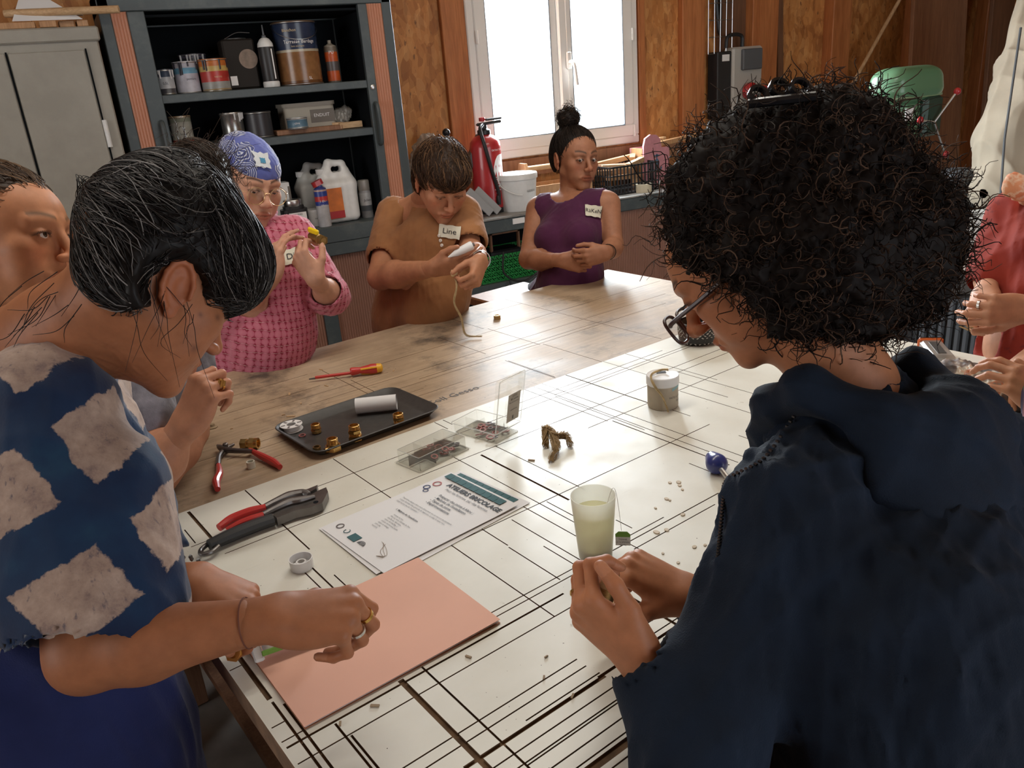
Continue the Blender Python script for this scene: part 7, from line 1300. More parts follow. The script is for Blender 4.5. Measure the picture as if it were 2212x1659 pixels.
def onto(name, label, cat, px, py, rz=0.0, group=None): return tag(empty(name, ont(px, py), rz), label, cat, group)
def hexa(r): return [(r * math.cos(math.pi * k / 3), r * math.sin(math.pi * k / 3)) for k in range(6)]
def fitting(t, segs, bore, mat='brass'):
    """stack of (kind, radius, z0, z1): hex nuts, threads and plain collars around an open bore"""
    for kind, r, z0, z1 in segs:
        if kind == 'hex': MB().prism(hexa(r), z0 + .0008, z1 - .0008).build('hex_collar', mat, t)
        elif kind == 'thr':
            n = max(3, int((z1 - z0) / .0016)); pr = []
            for k in range(n): z = z0 + (z1 - z0) * k / n; dz = (z1 - z0) / n; pr += [(r * .93, z), (r, z + dz * .5)]
            pr += [(r * .93, z1), (bore, z1), (bore, z1 - .006), (.0001, z1 - .006)]; MB().lathe([(r * .9, z0)] + pr, (0, 0, 0), 24).build('thread', mat, t, True, sharp=60)
        else: MB().lathe([(r * .96, z0), (r, z0 + .0006), (r, z1 - .0006), (r * .96, z1), (bore, z1), (bore, z1 - .005), (.0001, z1 - .005)], (0, 0, 0), 24).build('collar', mat, t, True)
G = 'brass fittings on the tray'
t = onto('brass_fitting', 'small brass nipple next to the white tape spool', 'fitting', 684, 934, 0, G); fitting(t, [('pl', .0115, 0, .006), ('hex', .0125, .005, .011), ('thr', .011, .011, .022)], .008)
t = onto('brass_fitting', 'wide brass union nut standing near the front edge of the tray', 'fitting', 721, 972, .3, G); fitting(t, [('hex', .019, 0, .012), ('pl', .014, .011, .017), ('thr', .0125, .016, .029)], .0085); MB().lathe([(.006, 0), (.007, .012)], (-.022, .0, .006), 14, roty(math.pi / 2)).build('side_spout', 'brass', t, True)
t = onto('brass_fitting', 'tallest brass coupling in the middle of the tray', 'fitting', 769, 950, .1, G); fitting(t, [('hex', .0165, 0, .011), ('thr', .014, .011, .019), ('hex', .0155, .018, .026), ('thr', .0125, .026, .037)], .009)
t = onto('brass_fitting', 'brass nipple at the right end of the tray', 'fitting', 862, 913, .2, G); fitting(t, [('thr', .0125, 0, .009), ('hex', .0145, .009, .014), ('thr', .0125, .014, .024)], .0095)
t = onto('brass_ring', 'low dull brass ring at the front of the tray', 'ring', 685, 971); MB().lathe([(.0065, 0), (.009, 0), (.0092, .006), (.0085, .0075), (.0065, .0075)], (0, 0, 0), 22, None, True).build('ring', 'brass_dull', t, True)
tag(MB().lathe([(.0058, 0), (.0085, 0), (.0085, .0018), (.0058, .0018)], ont(653, 941), 22, None, True).build('fibre_washer', 'gasket_red', None, True), 'flat red fibre washer on the tray', 'washer')
t = onto('tape_spool', 'white spool of thread-seal tape at the left of the tray', 'spool', 631, 928)
MB().lathe([(.011, 0), (.0265, 0), (.0265, .002), (.011, .002)], (0, 0, 0), 30, None, True).build('lower_flange', 'ptfe_white', t, True); MB().lathe([(.012, .002), (.0195, .002), (.0195, .0125), (.012, .0125)], (0, 0, 0), 30, None, True).build('tape_roll', 'ptfe_white', t, True); MB().lathe([(.011, .0125), (.0265, .0125), (.0265, .0145), (.011, .0145)], (0, 0, 0), 30, None, True).build('upper_flange', 'ptfe_white', t, True)
for k in range(6): a = k * math.pi / 3; MB().box((.0195 * math.cos(a), .0195 * math.sin(a), .0147), (.010, .005, .0004), rz=a).build('flange_slot', 'gasket_grey', t)
a, b_ = ont(772, 893, TF), ont(858, 884, TF); t = tag(empty('paper_roll', (a + b_) / 2 + np.array((0, 0, .0195)), ang(b_ - a)), 'rolled sheet of white paper lying on the tray', 'paper roll'); L_ = np.linalg.norm(b_ - a) * 1.02
MB().lathe([(.018, -L_ / 2), (.0192, -L_ / 2), (.0192, L_ / 2), (.018, L_ / 2)], (0, 0, 0), 32, roty(math.pi / 2), True).build('sheet', 'paper', t, True); MB().tube([(x, .019 * math.cos(1.2), .019 * math.sin(1.2)) for x in (-L_ / 2, L_ / 2)], .0006, 6).build('loose_edge', 'paper', t, True)
# --- screwdriver
a, b_ = tab(668, 824), tab(828, 803); d = vn(b_ - a); L_ = np.linalg.norm(b_ - a); t = tag(empty('screwdriver', (a[0], a[1], TZ - .0025 + .0155), ang(d)), 'red and yellow insulated screwdriver on the brown half of the table', 'screwdriver'); Rx = roty(math.pi / 2)
MB().lathe([(.0001, 0), (.0022, .001), (.0028, .018), (.0030, .019)], (0, 0, -.006), 10, Rx).build('blade', 'dark_steel', t, True); MB().lathe([(.0042, .018), (.0044, .019), (.0044, L_ * .58), (.0042, L_ * .58)], (0, 0, -.004), 14, Rx).build('shaft_sleeve', 'tool_red', t, True)
h0 = L_ * .56; hl_ = L_ - h0; MB().lathe([(.009, h0), (.0115, h0 + .004), (.0105, h0 + .018), (.009, h0 + .026), (.0125, h0 + .05), (.0145, h0 + hl_ * .65), (.0135, h0 + hl_ * .82), (.0001, h0 + hl_ * .83)], (0, 0, 0), 20, Rx).build('handle', 'tool_red', t, True)
MB().lathe([(.0132, h0 + hl_ * .80), (.0136, h0 + hl_ * .84), (.012, h0 + hl_ * .96), (.006, L_), (.0001, L_)], (0, 0, 0), 20, Rx).build('end_cap', 'screw_yellow', t, True)
for k in range(3): a_ = .5 + k * 2.094; MB().tube(bez([(h0 + .03, .0095 * math.cos(a_), .0095 * math.sin(a_)), (h0 + .05, .0128 * math.cos(a_), .0128 * math.sin(a_)), (h0 + hl_ * .65, .0146 * math.cos(a_), .0146 * math.sin(a_)), (h0 + hl_ * .82, .0134 * math.cos(a_), .0134 * math.sin(a_))], 5), .0028, 6).build('yellow_inlay', 'screw_yellow', t, True)
# --- slip-joint pliers, open, on the brown half
def flat(poly_px, z0, z1, t, name, mat, dz=0.0):
    """outline given where it meets the table, as a solid slab"""
    R_ = rotz(-t.rotation_euler[2]); P = [(R_ @ (np.array([*tab(*q)[:2], 0]) - np.array([t.location[0], t.location[1], 0])))[:2] for q in poly_px]; return MB().prism(P, z0, z1).build(name, mat, t)
def rod(pts_px, zs, rs, t, name, mat, n=10, flatz=1.0):
    R_ = rotz(-t.rotation_euler[2]); P = [R_ @ (np.array([*onz(q[0], q[1], t.location[2] + z)[:2], 0]) - np.array([t.location[0], t.location[1], 0])) + np.array((0, 0, z)) for q, z in zip(pts_px, zs)]; P = bez(P, 6); rr = np.interp(np.linspace(0, 1, len(P)), np.linspace(0, 1, len(rs)), rs); o = MB().tube(P, rr, n).build(name, mat, t, True)
    return o
t = place('pliers', 'small open pliers with bright red grips on the brown half', 'pliers', 520, 985, 0, brown=True)
rod([(540, 972), (565, 985), (590, 998), (605, 1009)], [.010, .010, .009, .008], [.005, .008, .009, .006], t, 'grip', 'tool_red'); rod([(471, 1000), (474, 1022), (467, 1040), (470, 1057)], [.010, .010, .009, .008], [.005, .008, .009, .006], t, 'grip', 'tool_red')
rod([(471, 1005), (474, 985), (488, 970), (505, 960)], [.010] * 4, [.006, .006, .007, .003], t, 'jaw', 'tool_steel'); rod([(545, 975), (515, 974), (490, 972), (476, 967), (470, 962)], [.013] * 5, [.005, .006, .007, .007, .003], t, 'jaw', 'tool_steel'); MB().lathe([(.006, 0), (.006, .022), (.004, .024), (.0001, .024)], R0_ if False else tuple((np.array([*tab(490, 976)[:2], 0]) - np.array([t.location[0], t.location[1], 0]))), 14).build('pivot', 'tool_steel', t, True)
a, b_ = tab(522, 967), tab(560, 966); t = tag(empty('brass_fitting', (*((a + b_) / 2)[:2], TZ - .0025 + .0125), ang(b_ - a)), 'brass union lying on its side behind the small pliers', 'fitting'); Rx = roty(math.pi / 2)
MB().prism(hexa(.0122), -.020, -.006, Rx).build('hex_collar', 'brass_dull', t); MB().lathe([(.010, -.006), (.010, .002)], (0, 0, 0), 20, Rx).build('neck', 'brass', t, True); MB().prism(hexa(.0138), .001, .013, Rx).build('hex_nut', 'brass', t); MB().lathe([(.0125, .012), (.0128, .021), (.0095, .021), (.0092, .010), (.0001, .01)], (0, 0, 0), 22, Rx).build('socket', 'brass', t, True)
t = place('plastic_ferrule', 'tiny white plastic sleeve beside the small pliers', 'sleeve', 543, 1008, 0, brown=True); MB().lathe([(.007, 0), (.0092, 0), (.0092, .015), (.007, .015)], (0, 0, 0), 22, None, True).build('sleeve', M('ptfe_yellowed', (.62, .6, .5), .4), t, True)
t = place('brass_nut', 'lone brass nut on the far brown part of the table', 'nut', 1074, 688, .2, brown=True); MB().prism(hexa(.0125), .0, .012).build('hex_collar', 'brass_dull', t); MB().lathe([(.0115, .011), (.0115, .014), (.0085, .014), (.0085, .004), (.0001, .004)], (0, 0, 0), 20).build('bore', 'brass', t, True)
t = place('rubber_plug', 'small brown rubber plug left of the tray', 'plug', 459, 922, 0, brown=True); MB().lathe([(.012, 0), (.0125, .002), (.007, .004), (.006, .010), (.0001, .011)], (0, 0, 0), 20).build('plug', 'soil_brown', t, True)
# --- big gripping tools
t = place('adjustable_wrench', 'long black-gripped adjustable pipe wrench on the white table', 'wrench', 520, 1155, 0)
rod([(452, 1178), (500, 1156), (550, 1136), (590, 1122)], [.013] * 4, [.011, .0125, .0125, .012], t, 'grip', 'tool_grip', 10); rod([(448, 1176), (436, 1186), (433, 1194), (440, 1197), (458, 1192), (472, 1180)], [.011] * 6, [.0045] * 6, t, 'hanging_eye', 'tool_steel')
flat([(588, 1125), (630, 1097), (668, 1092), (690, 1080), (708, 1072), (712, 1082), (700, 1106), (676, 1116), (640, 1124), (602, 1140)], .004, .020, t, 'head', 'tool_steel'); flat([(618, 1098), (640, 1082), (668, 1078), (690, 1069), (688, 1076), (668, 1088), (640, 1098)], .006, .022, t, 'jaw', 'tool_steel')
q = tab(650, 1102); MB().lathe([(.0075, -.007), (.0075, .007)], (q[0] - t.location[0], q[1] - t.location[1], .017), 16, rotx(math.pi / 2) @ roty(.3)).build('worm_screw', 'dark_steel', t, True); q = tab(686, 1105); MB().lathe([(.005, .019), (.005, .0206), (.0001, .0206)], (q[0] - t.location[0], q[1] - t.location[1], 0), 14).build('pivot_hole', 'interior_dark', t, True)
t = place('pump_pliers', 'pump pliers with dull red grips lying over the black wrench', 'pliers', 560, 1120, 0, .0245 - .0)
rod([(473, 1140), (500, 1122), (540, 1106), (575, 1096)], [-.009, -.006, .0, .002], [.0075, .0095, .0095, .007], t, 'grip', 'tool_red'); rod([(490, 1146), (520, 1131), (545, 1121), (570, 1112)], [-.010, -.006, -.002, .0], [.006, .0075, .0075, .006], t, 'grip', 'tool_red')
rod([(572, 1096), (600, 1082), (625, 1072), (655, 1066), (668, 1070)], [.002] * 5, [.007, .008, .010, .009, .006], t, 'jaw', 'tool_steel'); rod([(568, 1112), (595, 1098), (625, 1085), (650, 1080), (680, 1072)], [.0] * 5, [.006, .007, .009, .008, .004], t, 'jaw', 'tool_steel')
t = place('tape_core', 'white plastic ring lid in front of the big pliers', 'ring lid', 653, 1226, 0); MB().lathe([(.0175, 0), (.019, 0), (.020, .0185), (.0185, .0185)], (0, 0, 0), 32, None, True).build('outer_ring', 'ptfe_white', t, True); MB().lathe([(.006, .003), (.0085, .003), (.0085, .012), (.006, .012)], (0, 0, 0), 22, None, True).build('inner_ring', 'ptfe_white', t, True); MB().lathe([(.006, .003), (.019, .003), (.019, .0045), (.006, .0045)], (0, 0, 0), 30, None, True).build('web', 'ptfe_white', t, True)
# --- printed sheets
def sheet_frame():
    cs = [tab(*q) for q in ((965, 1029), (1112, 1098), (836, 1243), (711, 1137))]; c = sum(cs) / 4; yd = vn((cs[0] - cs[3]) + (cs[1] - cs[2])); yd[2] = 0; xd = np.array([yd[1], -yd[0], 0]); return c, xd, yd
sc_, sx_, sy_ = sheet_frame()
def sheet(k, off, rot, label):
    c = sc_ + sx_ * off[0] + sy_ * off[1]; t = tag(empty('printed_sheet', (c[0], c[1], TZ + .0008 + .0011 * k), ang(sx_) + rot), label, 'paper sheet', 'printed workshop sheets'); V = []; n = 10
    for z in (0, .0004):
        for j in range(n + 1):
            for i in range(7): x, y = -.105 + .21 * i / 6, -.1485 + .297 * j / n; V.append((x, y, z + .0012 * k * .35 + .0025 * max(0, (j / n - .8)) * (i / 6) * (1 + k)))
    F = []; m_ = 7 * (n + 1)
    for j in range(n):
        for i in range(6): q = j * 7 + i; F += [(q + 7, q + 8, q + 1, q), (m_ + q, m_ + q + 1, m_ + q + 8, m_ + q + 7)]
    e = [i for i in range(7)] + [7 * j + 6 for j in range(1, n + 1)] + [7 * n + i for i in range(5, -1, -1)] + [7 * j for j in range(n - 1, 0, -1)]; F += [(e[i], e[(i + 1) % len(e)], m_ + e[(i + 1) % len(e)], m_ + e[i]) for i in range(len(e))]
    mk('sheet', V, F, 'paper', t); return t
t1 = sheet(0, (.010, .022), .03, 'lowest printed sheet, its teal header band peeping out furthest'); t2 = sheet(1, (-.004, -.006), -.03, 'middle printed sheet, hidden but for its edges'); t3 = sheet(2, (0, 0), 0, 'top printed sheet headed by a teal band and bold title')
def band(t, z):
    for k in range(9): MB().box((-.085 + .0195 * k, .133, z), (.0185, .018, .0003), rz=0).build('header_band', 'teal_print', t)
band(t1, .0015); band(t3, .0040)
def pr(txt, x, y, size, mat='grey_print', bold=0.0, al='LEFT', z=.0023): text_mesh('lettering', txt, size, mat, t3, (x, y, z), (1, 0, 0), (0, 1, 0), align=al, bold=bold)
pr('ATELIERS BRICOLAGE', -.062, .110, .0165, 'ink', .0006); pr('Pour les femmes, par des femmes', -.050, .095, .0095)
for k, s_ in enumerate(('Préparer des joints à blanc :', '- Maîtrise de l\'installation', '- Types de joints', '- Expérimentations')): pr(s_, -.040, .072 - .0105 * k, .0095, 'ink', .0001)
for k, s_ in enumerate(('Premières étapes à faire avant d\'intervenir sur un raccord de plomberie :', 'couper l\'arrivée d\'eau générale du logement, et vider le tuyau vers', 'l\'évier le plus bas de l\'habitation !')): pr(s_, -.088, .020 - .0075 * k, .0054)
pr('1. Maîtrise de l\'installation', -.060, -.015, .0068, 'ink', .0001)
for k, s_ in enumerate(('Arrivée de l\'eau', 'filtre et vanne d\'arrivée de l\'eau', 'chauffe-eau électrique', 'retour de chauffage 2', 'robinet d\'arrêt sous lavabo', 'siphon et vidange', 'joint plat', 'raccords')): pr(s_, -.045 , -.030 - .0068 * k, .0050)
for x, y, r_, m_ in ((-.083, .098, .0095, M('ring_rose', (.45, .16, .17), .8)), (-.088, .076, .0078, M('ring_navy', (.05, .07, .17), .8)), (-.078, .066, .006, 'ring_navy'), (-.086, -.121, .008, 'gasket_grey')): MB().lathe([(r_ * .72, 0), (r_, 0), (r_, .0003), (r_ * .72, .0003)], (x, y, .0022), 26, None, True).build('ring_logo', m_, t3)
MB().box((-.030, -.124, .0023), (.024, .018, .0003)).build('logo_block', 'teal_print', t3); MB().tube([(-.06 + .006 * math.sin(q), -.122 + .006 * math.cos(q), .0024) for q in np.linspace(0, 5, 12)], .0007, 4).build('leaf_logo', 'teal_print', t3)
for k in range(5): MB().tube([((.001 + .0022 * k) * math.cos(q) - .002, -.130 + (.001 + .0022 * k) * math.sin(q), .0024) for q in np.linspace(0, math.pi, 10)], .0005, 4).build('arch_logo', 'ink', t3)
for k in range(3): MB().tube(bez([(.02 + .006 * k, -.098, .0024), (.045, -.105 - .006 * k, .0024), (.065, -.118 - .003 * k, .0024), (.052, -.13, .0024)], 6), .00035, 4).build('pen_scribble', 'soil_brown', t3)
# --- pink folder
cs = [tab(905, 1209), tab(1080, 1347), tab(657, 1578), tab(520, 1410)]; c0 = (cs[0] + cs[2]) / 2; xd = vn(cs[1] - cs[2]); fl_ = np.linalg.norm(cs[1] - cs[2]); fw_ = np.linalg.norm(cs[1] - cs[0]); t = tag(empty('pink_folder', (c0[0], c0[1], TZ + .0046), ang(xd)), 'salmon pink cardboard folder lying in front of the bending woman', 'folder')
def card(w_, d_, z, bow):
    V = []; 
    for zz in (z, z + .0006):
        for j in range(9):
            for i in range(13): x, y = w_ * (i / 12 - .5), d_ * (j / 8 - .5); V.append((x, y, zz + bow * (.5 + .5 * math.cos(j / 8 * math.pi)) * (i / 12) ** 2))
    F = []
    for j in range(8):
        for i in range(12): q = j * 13 + i; F += [(q + 13, q + 14, q + 1, q), (117 + q, 118 + q, 131 + q, 130 + q)]
    e = list(range(13)) + [13 * j + 12 for j in range(1, 9)] + [104 + i for i in range(11, -1, -1)] + [13 * j for j in range(7, 0, -1)]; F += [(e[i], e[(i + 1) % len(e)], 117 + e[(i + 1) % len(e)], 117 + e[i]) for i in range(len(e))]; return MB().add(V, F)
card(fl_, fw_, -.004, 0).build('back_cover', 'card_inside', t); card(fl_ * .99, fw_ * .985, -.0025, .001).build('papers', 'paper', t); card(fl_, fw_, .0, .002).build('front_cover', 'pink_card', t)
# --- paste tube under the arm
a, b_ = tab(552, 1425), tab(690, 1375); d = vn(b_ - a); t = tag(empty('paste_tube', (a[0], a[1], TZ + .0105), ang(d)), 'flat white and green tube of paste lying on the folder', 'tube'); L_ = np.linalg.norm(b_ - a) * 1.15
MB().box((.004, 0, .003), (.014, .052, .005), bev=.002).build('crimped_end', 'white_plastic', t); V = []; ns = 10
for k in range(ns + 1): u = k / ns; ry = .024 * (1 - .18 * u); rz_ = .003 + .013 * u; V += [(.012 + (L_ - .03) * u, ry * math.cos(q), .004 + rz_ + rz_ * math.sin(q)) for q in np.linspace(0, 2 * math.pi, 20, endpoint=False)]
mk('body', V, [(k * 20 + i, k * 20 + (i + 1) % 20, (k + 1) * 20 + (i + 1) % 20, (k + 1) * 20 + i) for k in range(ns) for i in range(20)] + [tuple(range(19, -1, -1)), tuple(ns * 20 + i for i in range(20))], band_tube() if 'band_tube' in globals() else 'white_plastic', t, True)
MB().box((L_ * .48, -.0225, .011), (L_ * .8, .003, .009), bev=.001).build('green_side', 'print_green', t); MB().box((.065, .002, .0278), (.003, .036, .001), R=roty(-.13)).build('green_stripe', 'print_green', t); MB().lathe([(.011, 0), (.012, .018), (.0001, .018)], (L_ - .02, 0, .02), 16, roty(math.pi / 2)).build('cap', 'white_plastic', t, True)
for k in range(9): MB().box((.038 + .0052 * k + (.004 if k > 3 else 0), .001, .0225 + .0010 * k), (.0016, .030 - .003 * (k % 3), .0004), R=roty(-.13)).build('print_line', 'ink', t)
# --- clear boxes of gaskets
clear_mat('clear_plastic', (.985, .985, .975), -.03, .08, .03); clear_mat('clear_edge', (.95, .95, .93), .1, .15, .4)
def gasket(r, pos, mat, R_=None): return MB().lathe([(r * .6, -.001), (r, -.001), (r, .001), (r * .6, .001)], pos, 18, R_, True).build('gasket', mat, None, True)
def tub(t, w_, d_, h_, z0=0.0, cells=3, open_up=True):
    m = MB(); e = .0006; zt = h_ if open_up else 0; zb = 0 if open_up else h_
    for cx_, cy_, sx, sy in ((0, -d_ / 2, w_, e * 2), (0, d_ / 2, w_, e * 2), (-w_ / 2, 0, e * 2, d_), (w_ / 2, 0, e * 2, d_)): m.box((cx_, cy_, z0 + h_ / 2), (sx, sy, h_))
    m.box((0, 0, z0 + zb), (w_, d_, e * 2)); m.build('shell', 'clear_plastic', t)
    for k in range(1, cells): MB().box((-w_ / 2 + w_ * k / cells, 0, z0 + h_ / 2), (e * 2, d_ * (1 if k != 2 else .5), h_ * .9)).build('divider', 'clear_plastic', t)
    MB().box((0, 0, z0 + h_ / 2), (w_, e * 2, h_ * .9)).build('divider', 'clear_plastic', t)
    q = rrect(w_ + .012, d_ + .012, .006); P = [(x, y, z0 + zt) for x, y in q]; MB().tube(P + [P[0]], .0012, 6, False).build('rim', 'clear_edge', t, True)
    for s_ in (0, .5):
        q = rrect(w_, d_, .004); P = [(x, y, z0 + zb) for x, y in q]; MB().tube(P + [P[0]], .0008, 5, False).build('edge', 'clear_edge', t, True); break
d = tdir((862, 1003), (1000, 938)); t = tag(empty('gasket_box', tpos(935, 985, .001), ang(d)), 'closed clear plastic box of gaskets near the printed sheets', 'box'); tub(t, .13, .072, .030, .0, 3, False); MB().box((0, 0, .001), (.145, .088, .001)).build('base_sheet', 'clear_plastic', t); T0 = np.array(t.location); Rt_ = rotz(t.rotation_euler[2])
GL = ['gaskets in the closed clear box', 'gaskets in the open clear box']
rr = random.Random(5)
for k in range(16): p = T0 + Rt_ @ np.array((rr.uniform(-.01, .055), rr.uniform(-.03, .03), .004 + .0022 * (k // 3))); tag(gasket(rr.choice((.006, .008, .010)), p, rr.choice(('gasket_red', 'gasket_grey')), rotz(0) @ rotx(rr.uniform(-.4, .4))), 'thin ring gasket inside the closed clear box', 'gasket', GL[0])
hb, fb = tab(1096, 945), tab(985, 915); d = vn(fb - hb); t = tag(empty('gasket_box', (*((hb + d * .062)[:2]), TZ + .001), ang(d)), 'open clear plastic box of gaskets with its lid standing up', 'box'); tub(t, .125, .078, .024, 0, 3, True); T0 = np.array(t.location); Rt_ = rotz(t.rotation_euler[2])
for k in range(18): p = T0 + Rt_ @ np.array((rr.uniform(-.055, .02), rr.uniform(-.033, .033), .004 + .002 * (k // 4))); tag(gasket(rr.choice((.006, .008, .010)), p, rr.choice(('gasket_red', 'gasket_grey', 'gasket_red')), rotx(rr.uniform(-.4, .4))), 'thin ring gasket inside the open clear box', 'gasket', GL[1])
ld = MB(); e = .0006; Rl = roty(-.20); o_ = np.array((-.066, 0, .024))
def lb(c, s_): ld.box(o_ + Rl @ np.array(c), s_, R=Rl)
lb((0, 0, .065), (e * 2, .086, .13)); lb((.006, -.040, .065), (.012, e * 2, .12)); lb((.006, .040, .065), (.012, e * 2, .12)); lb((.006, 0, .125), (.012, .08, e * 2)); lb((.006, 0, .088), (.012, .08, e * 2)); lb((.006, 0, .05), (.012, e * 2, .11)); ld.build('lid', 'clear_plastic', t)
P = [o_ + Rl @ np.array((-.001, y, z + .065)) for y, z in rrect(.088, .132, .006)]; MB().tube(P + [P[0]], .0011, 6, False).build('lid_rim', 'clear_edge', t, True); M('label_clear', (.46, .42, .36), .6)
lab = MB(); lab.box(o_ + Rl @ np.array((-.0015, -.012, .050)), (.0004, .042, .070), R=Rl); lo = lab.build('label', 'label_clear', t); fx, fy = Rl @ np.array((0, -1, 0)), Rl @ np.array((0, 0, 1.0))
for s_, z, sz in (('80 joints', .072, .0075), ('fibre & caoutchouc', .064, .0045), ('|||||||||||', .080, .006), ('assortiment', .045, .005), ('E', .024, .012)): text_mesh('lettering', s_, sz, 'ink', t, o_ + Rl @ np.array((-.0022, -.012, z)), -fx * -1, fy, depth=.0004)
# --- hemp bundle, pot with twine, cup, basket
def wisp_bundle(name, label, paths, r, n, mat, jit, parent=None, loose=20):
    rg = np.random.default_rng(len(label)); S_ = []
    for p in paths:
        c = bez(p, 8); K = len(c)
        for k in range(n): a = rg.uniform(0, 6.28); tw = rg.uniform(3, 6); T_ = np.linspace(0, 1, K); off = np.stack([np.cos(a + tw * T_ * 3), np.sin(a + tw * T_ * 3), np.cos(a * 2 + tw * T_)], 1) * r * np.sqrt(rg.random()); S_.append(c + off)
    S_ = [s for s in S_]; K = min(len(s) for s in S_); S_ = np.array([s[:K] for s in S_]); V, Q = strands_mesh(S_, np.full(len(S_), jit)); return link(name, fast_mesh(name, V, Q), mat, parent)
p = [tpos(1180, 965, .010), tpos(1178, 950, .028), tpos(1192, 955, .022), tpos(1200, 985, .012), tpos(1195, 998, .008)]; o = wisp_bundle('hemp_bundle', 'tangled tuft of hemp fibre on the white table', [p, [tpos(1195, 955, .02), tpos(1205, 962, .024), tpos(1225, 958, .018), tpos(1234, 968, .004)], [tpos(1178, 968, .006), tpos(1182, 945, .022), tpos(1205, 975, .02), tpos(1190, 1000, .005)]], .0075, 90, 'hemp', .00055); tag(o, 'tangled tuft of hemp fibre on the white table', 'hemp fibre', kind='stuff')
t = place('paste_pot', 'beige plastic pot with a white lid and a strand of twine', 'pot', 1432, 876, 0); rp = .0375 * .96
M('pot_beige', (.42, .36, .27), .5, var=.08); MB().lathe([(rp * .96, 0), (rp, .004), (rp, .060), (rp * .98, .062)], (0, 0, 0), 36).build('body', 'pot_beige', t, True); MB().lathe([(rp, .056), (rp * 1.06, .058), (rp * 1.06, .077), (rp * 1.02, .079), (rp * .95, .078), (.0001, .0785)], (0, 0, 0), 36).build('lid', 'ptfe_white', t, True)
A = np.linspace(-1.6, .2, 12); mk('blue_swoosh', [((rp + .0005) * math.cos(q), (rp + .0005) * math.sin(q), .046 + .006 * math.sin((q + 1.6) * 1.5) + z) for z in (0, .007) for q in A], [(i, i + 1, i + 13, i + 12) for i in range(11)], M('swoosh_blue', (.25, .42, .45), .6), t); text_mesh('lettering', 'PATE A JOINT', .007, 'grey_print', t, None, None, None, cyl=(rp, -1.2, .030)); text_mesh('lettering', 'filasse', .007, 'grey_print', t, None, None, None, cyl=(rp, -1.0, .020)); MB().box((.005, .012, .0792), (.022, .012, .0004), rz=-.5).build('lid_print', 'ink', t)
q0 = np.array(t.location); tw = [np.array((.012, .01, .086)), np.array((-.004, .014, .084)), np.array((-.026, -.012, .082)), np.array((-.020, -.040, .068)), np.array((-.004, -.043, .045)), np.array((.006, -.046, .022)), np.array((.012, -.05, .004))]; Cv = vn(np.array([CAM[0] - q0[0], CAM[1] - q0[1], 0])); Sv = np.array([-Cv[1], Cv[0], 0]); RR = np.stack([Sv, -Cv, (0, 0, 1)], 1)
o = wisp_bundle('twine_strand', 'x', [[q0 + RR @ w_ for w_ in tw]], .0022, 26, 'twine_pale', .0006); tag(o, 'strand of pale twine draped over the beige pot', 'twine', kind='stuff')
t = place('plastic_cup', 'frosted plastic cup of tea in front of the hooded woman', 'cup', 1287, 1204, 0); clear_mat('frosted', (.95, .95, .90), .0, .3, .5); M('tea', (.50, .46, .30), .3, var=.05); M('tea_dark', (.30, .235, .13), .5)
hc, r1, r2 = .116, .0275, .0365
MB().lathe([(.0001, .002), (r1 * .97, .002), (r1, .004), (r2, hc), (r2 - .0012, hc), (r1 - .001, .0055), (.0001, .0055)], (0, 0, 0), 40).build('cup', 'frosted', t, True); rt = r1 + (r2 - r1) * .78; MB().lathe([(.0001, .006), (r1 - .002, .006), (rt - .002, .088), (.0001, .088)], (0, 0, 0), 36).build('tea', clear_mat('tea_liquid', (.95, .93, .76), .0, .05, .3), t, True)
MB().lathe([(.0001, .0065), (r1 - .0022, .0065), (r1 - .0005, .024), (.0001, .026)], (0, 0, 0), 32).build('sediment', 'tea_dark', t, True); blob('tea_bag', [E_((.012, -.008, .035), (.017, .010, .012), .01)], .003, M('tea_bag_paper', (.5, .36, .18), .8), t, folds(141, .003, 90))
cs_ = Sv; P = [RR @ np.array((.012, .0, .06)), RR @ np.array((.028, .0, .12)), RR @ np.array((.0352, .0, .127)), RR @ np.array((.040, -.003, .10)), RR @ np.array((.044, -.006, .055))]; MB().tube(bez(P, 6), .0004, 5).build('tea_string', 'white_print', t, True)
tg = MB(); tg.prism([(-.012, -.014), (.012, -.014), (.012, .007), (.007, .012), (-.007, .012), (-.012, .007)], 0, .0006, np.stack([Sv * 1.0, np.array((0, 0, 1.0)), Cv], 1), RR @ np.array((.046, -.008, .043))); tl = tg.build('tea_tag', 'paper', t); MB().prism([(-.012, .002), (.012, .002), (.012, .007), (.007, .012), (-.007, .012), (-.012, .007)], .0007, .001, np.stack([Sv * 1.0, np.array((0, 0, 1.0)), Cv], 1), RR @ np.array((.046, -.008, .043))).build('tag_band', 'print_green', tl)
for k, s_ in enumerate(('TISANE', 'LE SOMMEIL', 'RIVAL')): text_mesh('lettering', s_, .0042, 'ink', tl, RR @ np.array((.046, -.0105, .0415 - .0052 * k)), Sv, (0, 0, 1))
t = place('woven_basket', 'black and white woven pot behind the glasses', 'basket', 1508, 738, 0); n_, m_ = 26, 9; V = []; rb = .058
MB().lathe([(rb * .7, 0), (rb * .95, .01), (rb, .035), (rb * .97, .062), (rb * .9, .064), (rb * .88, .02), (.0001, .012)], (0, 0, 0), 32).build('lining', 'basket_black', t, True); wv = MB()
for j in range(9):
    z = .008 + .0062 * j; r_ = rb * (1.005 - .10 * abs(j - 5) / 5 * (1 if j < 5 else .25))
    for i in range(n_):
        a = 2 * math.pi * (i + .5 * (j % 2)) / n_; wv.box((r_ * math.cos(a), r_ * math.sin(a), z), (.002, .0062, .0026), R=rotz(a) @ rotx(.5 if (i + j) % 2 else -.5))
o = wv.build('weave', 'basket_white', t); o['kind'] = 'stuff'
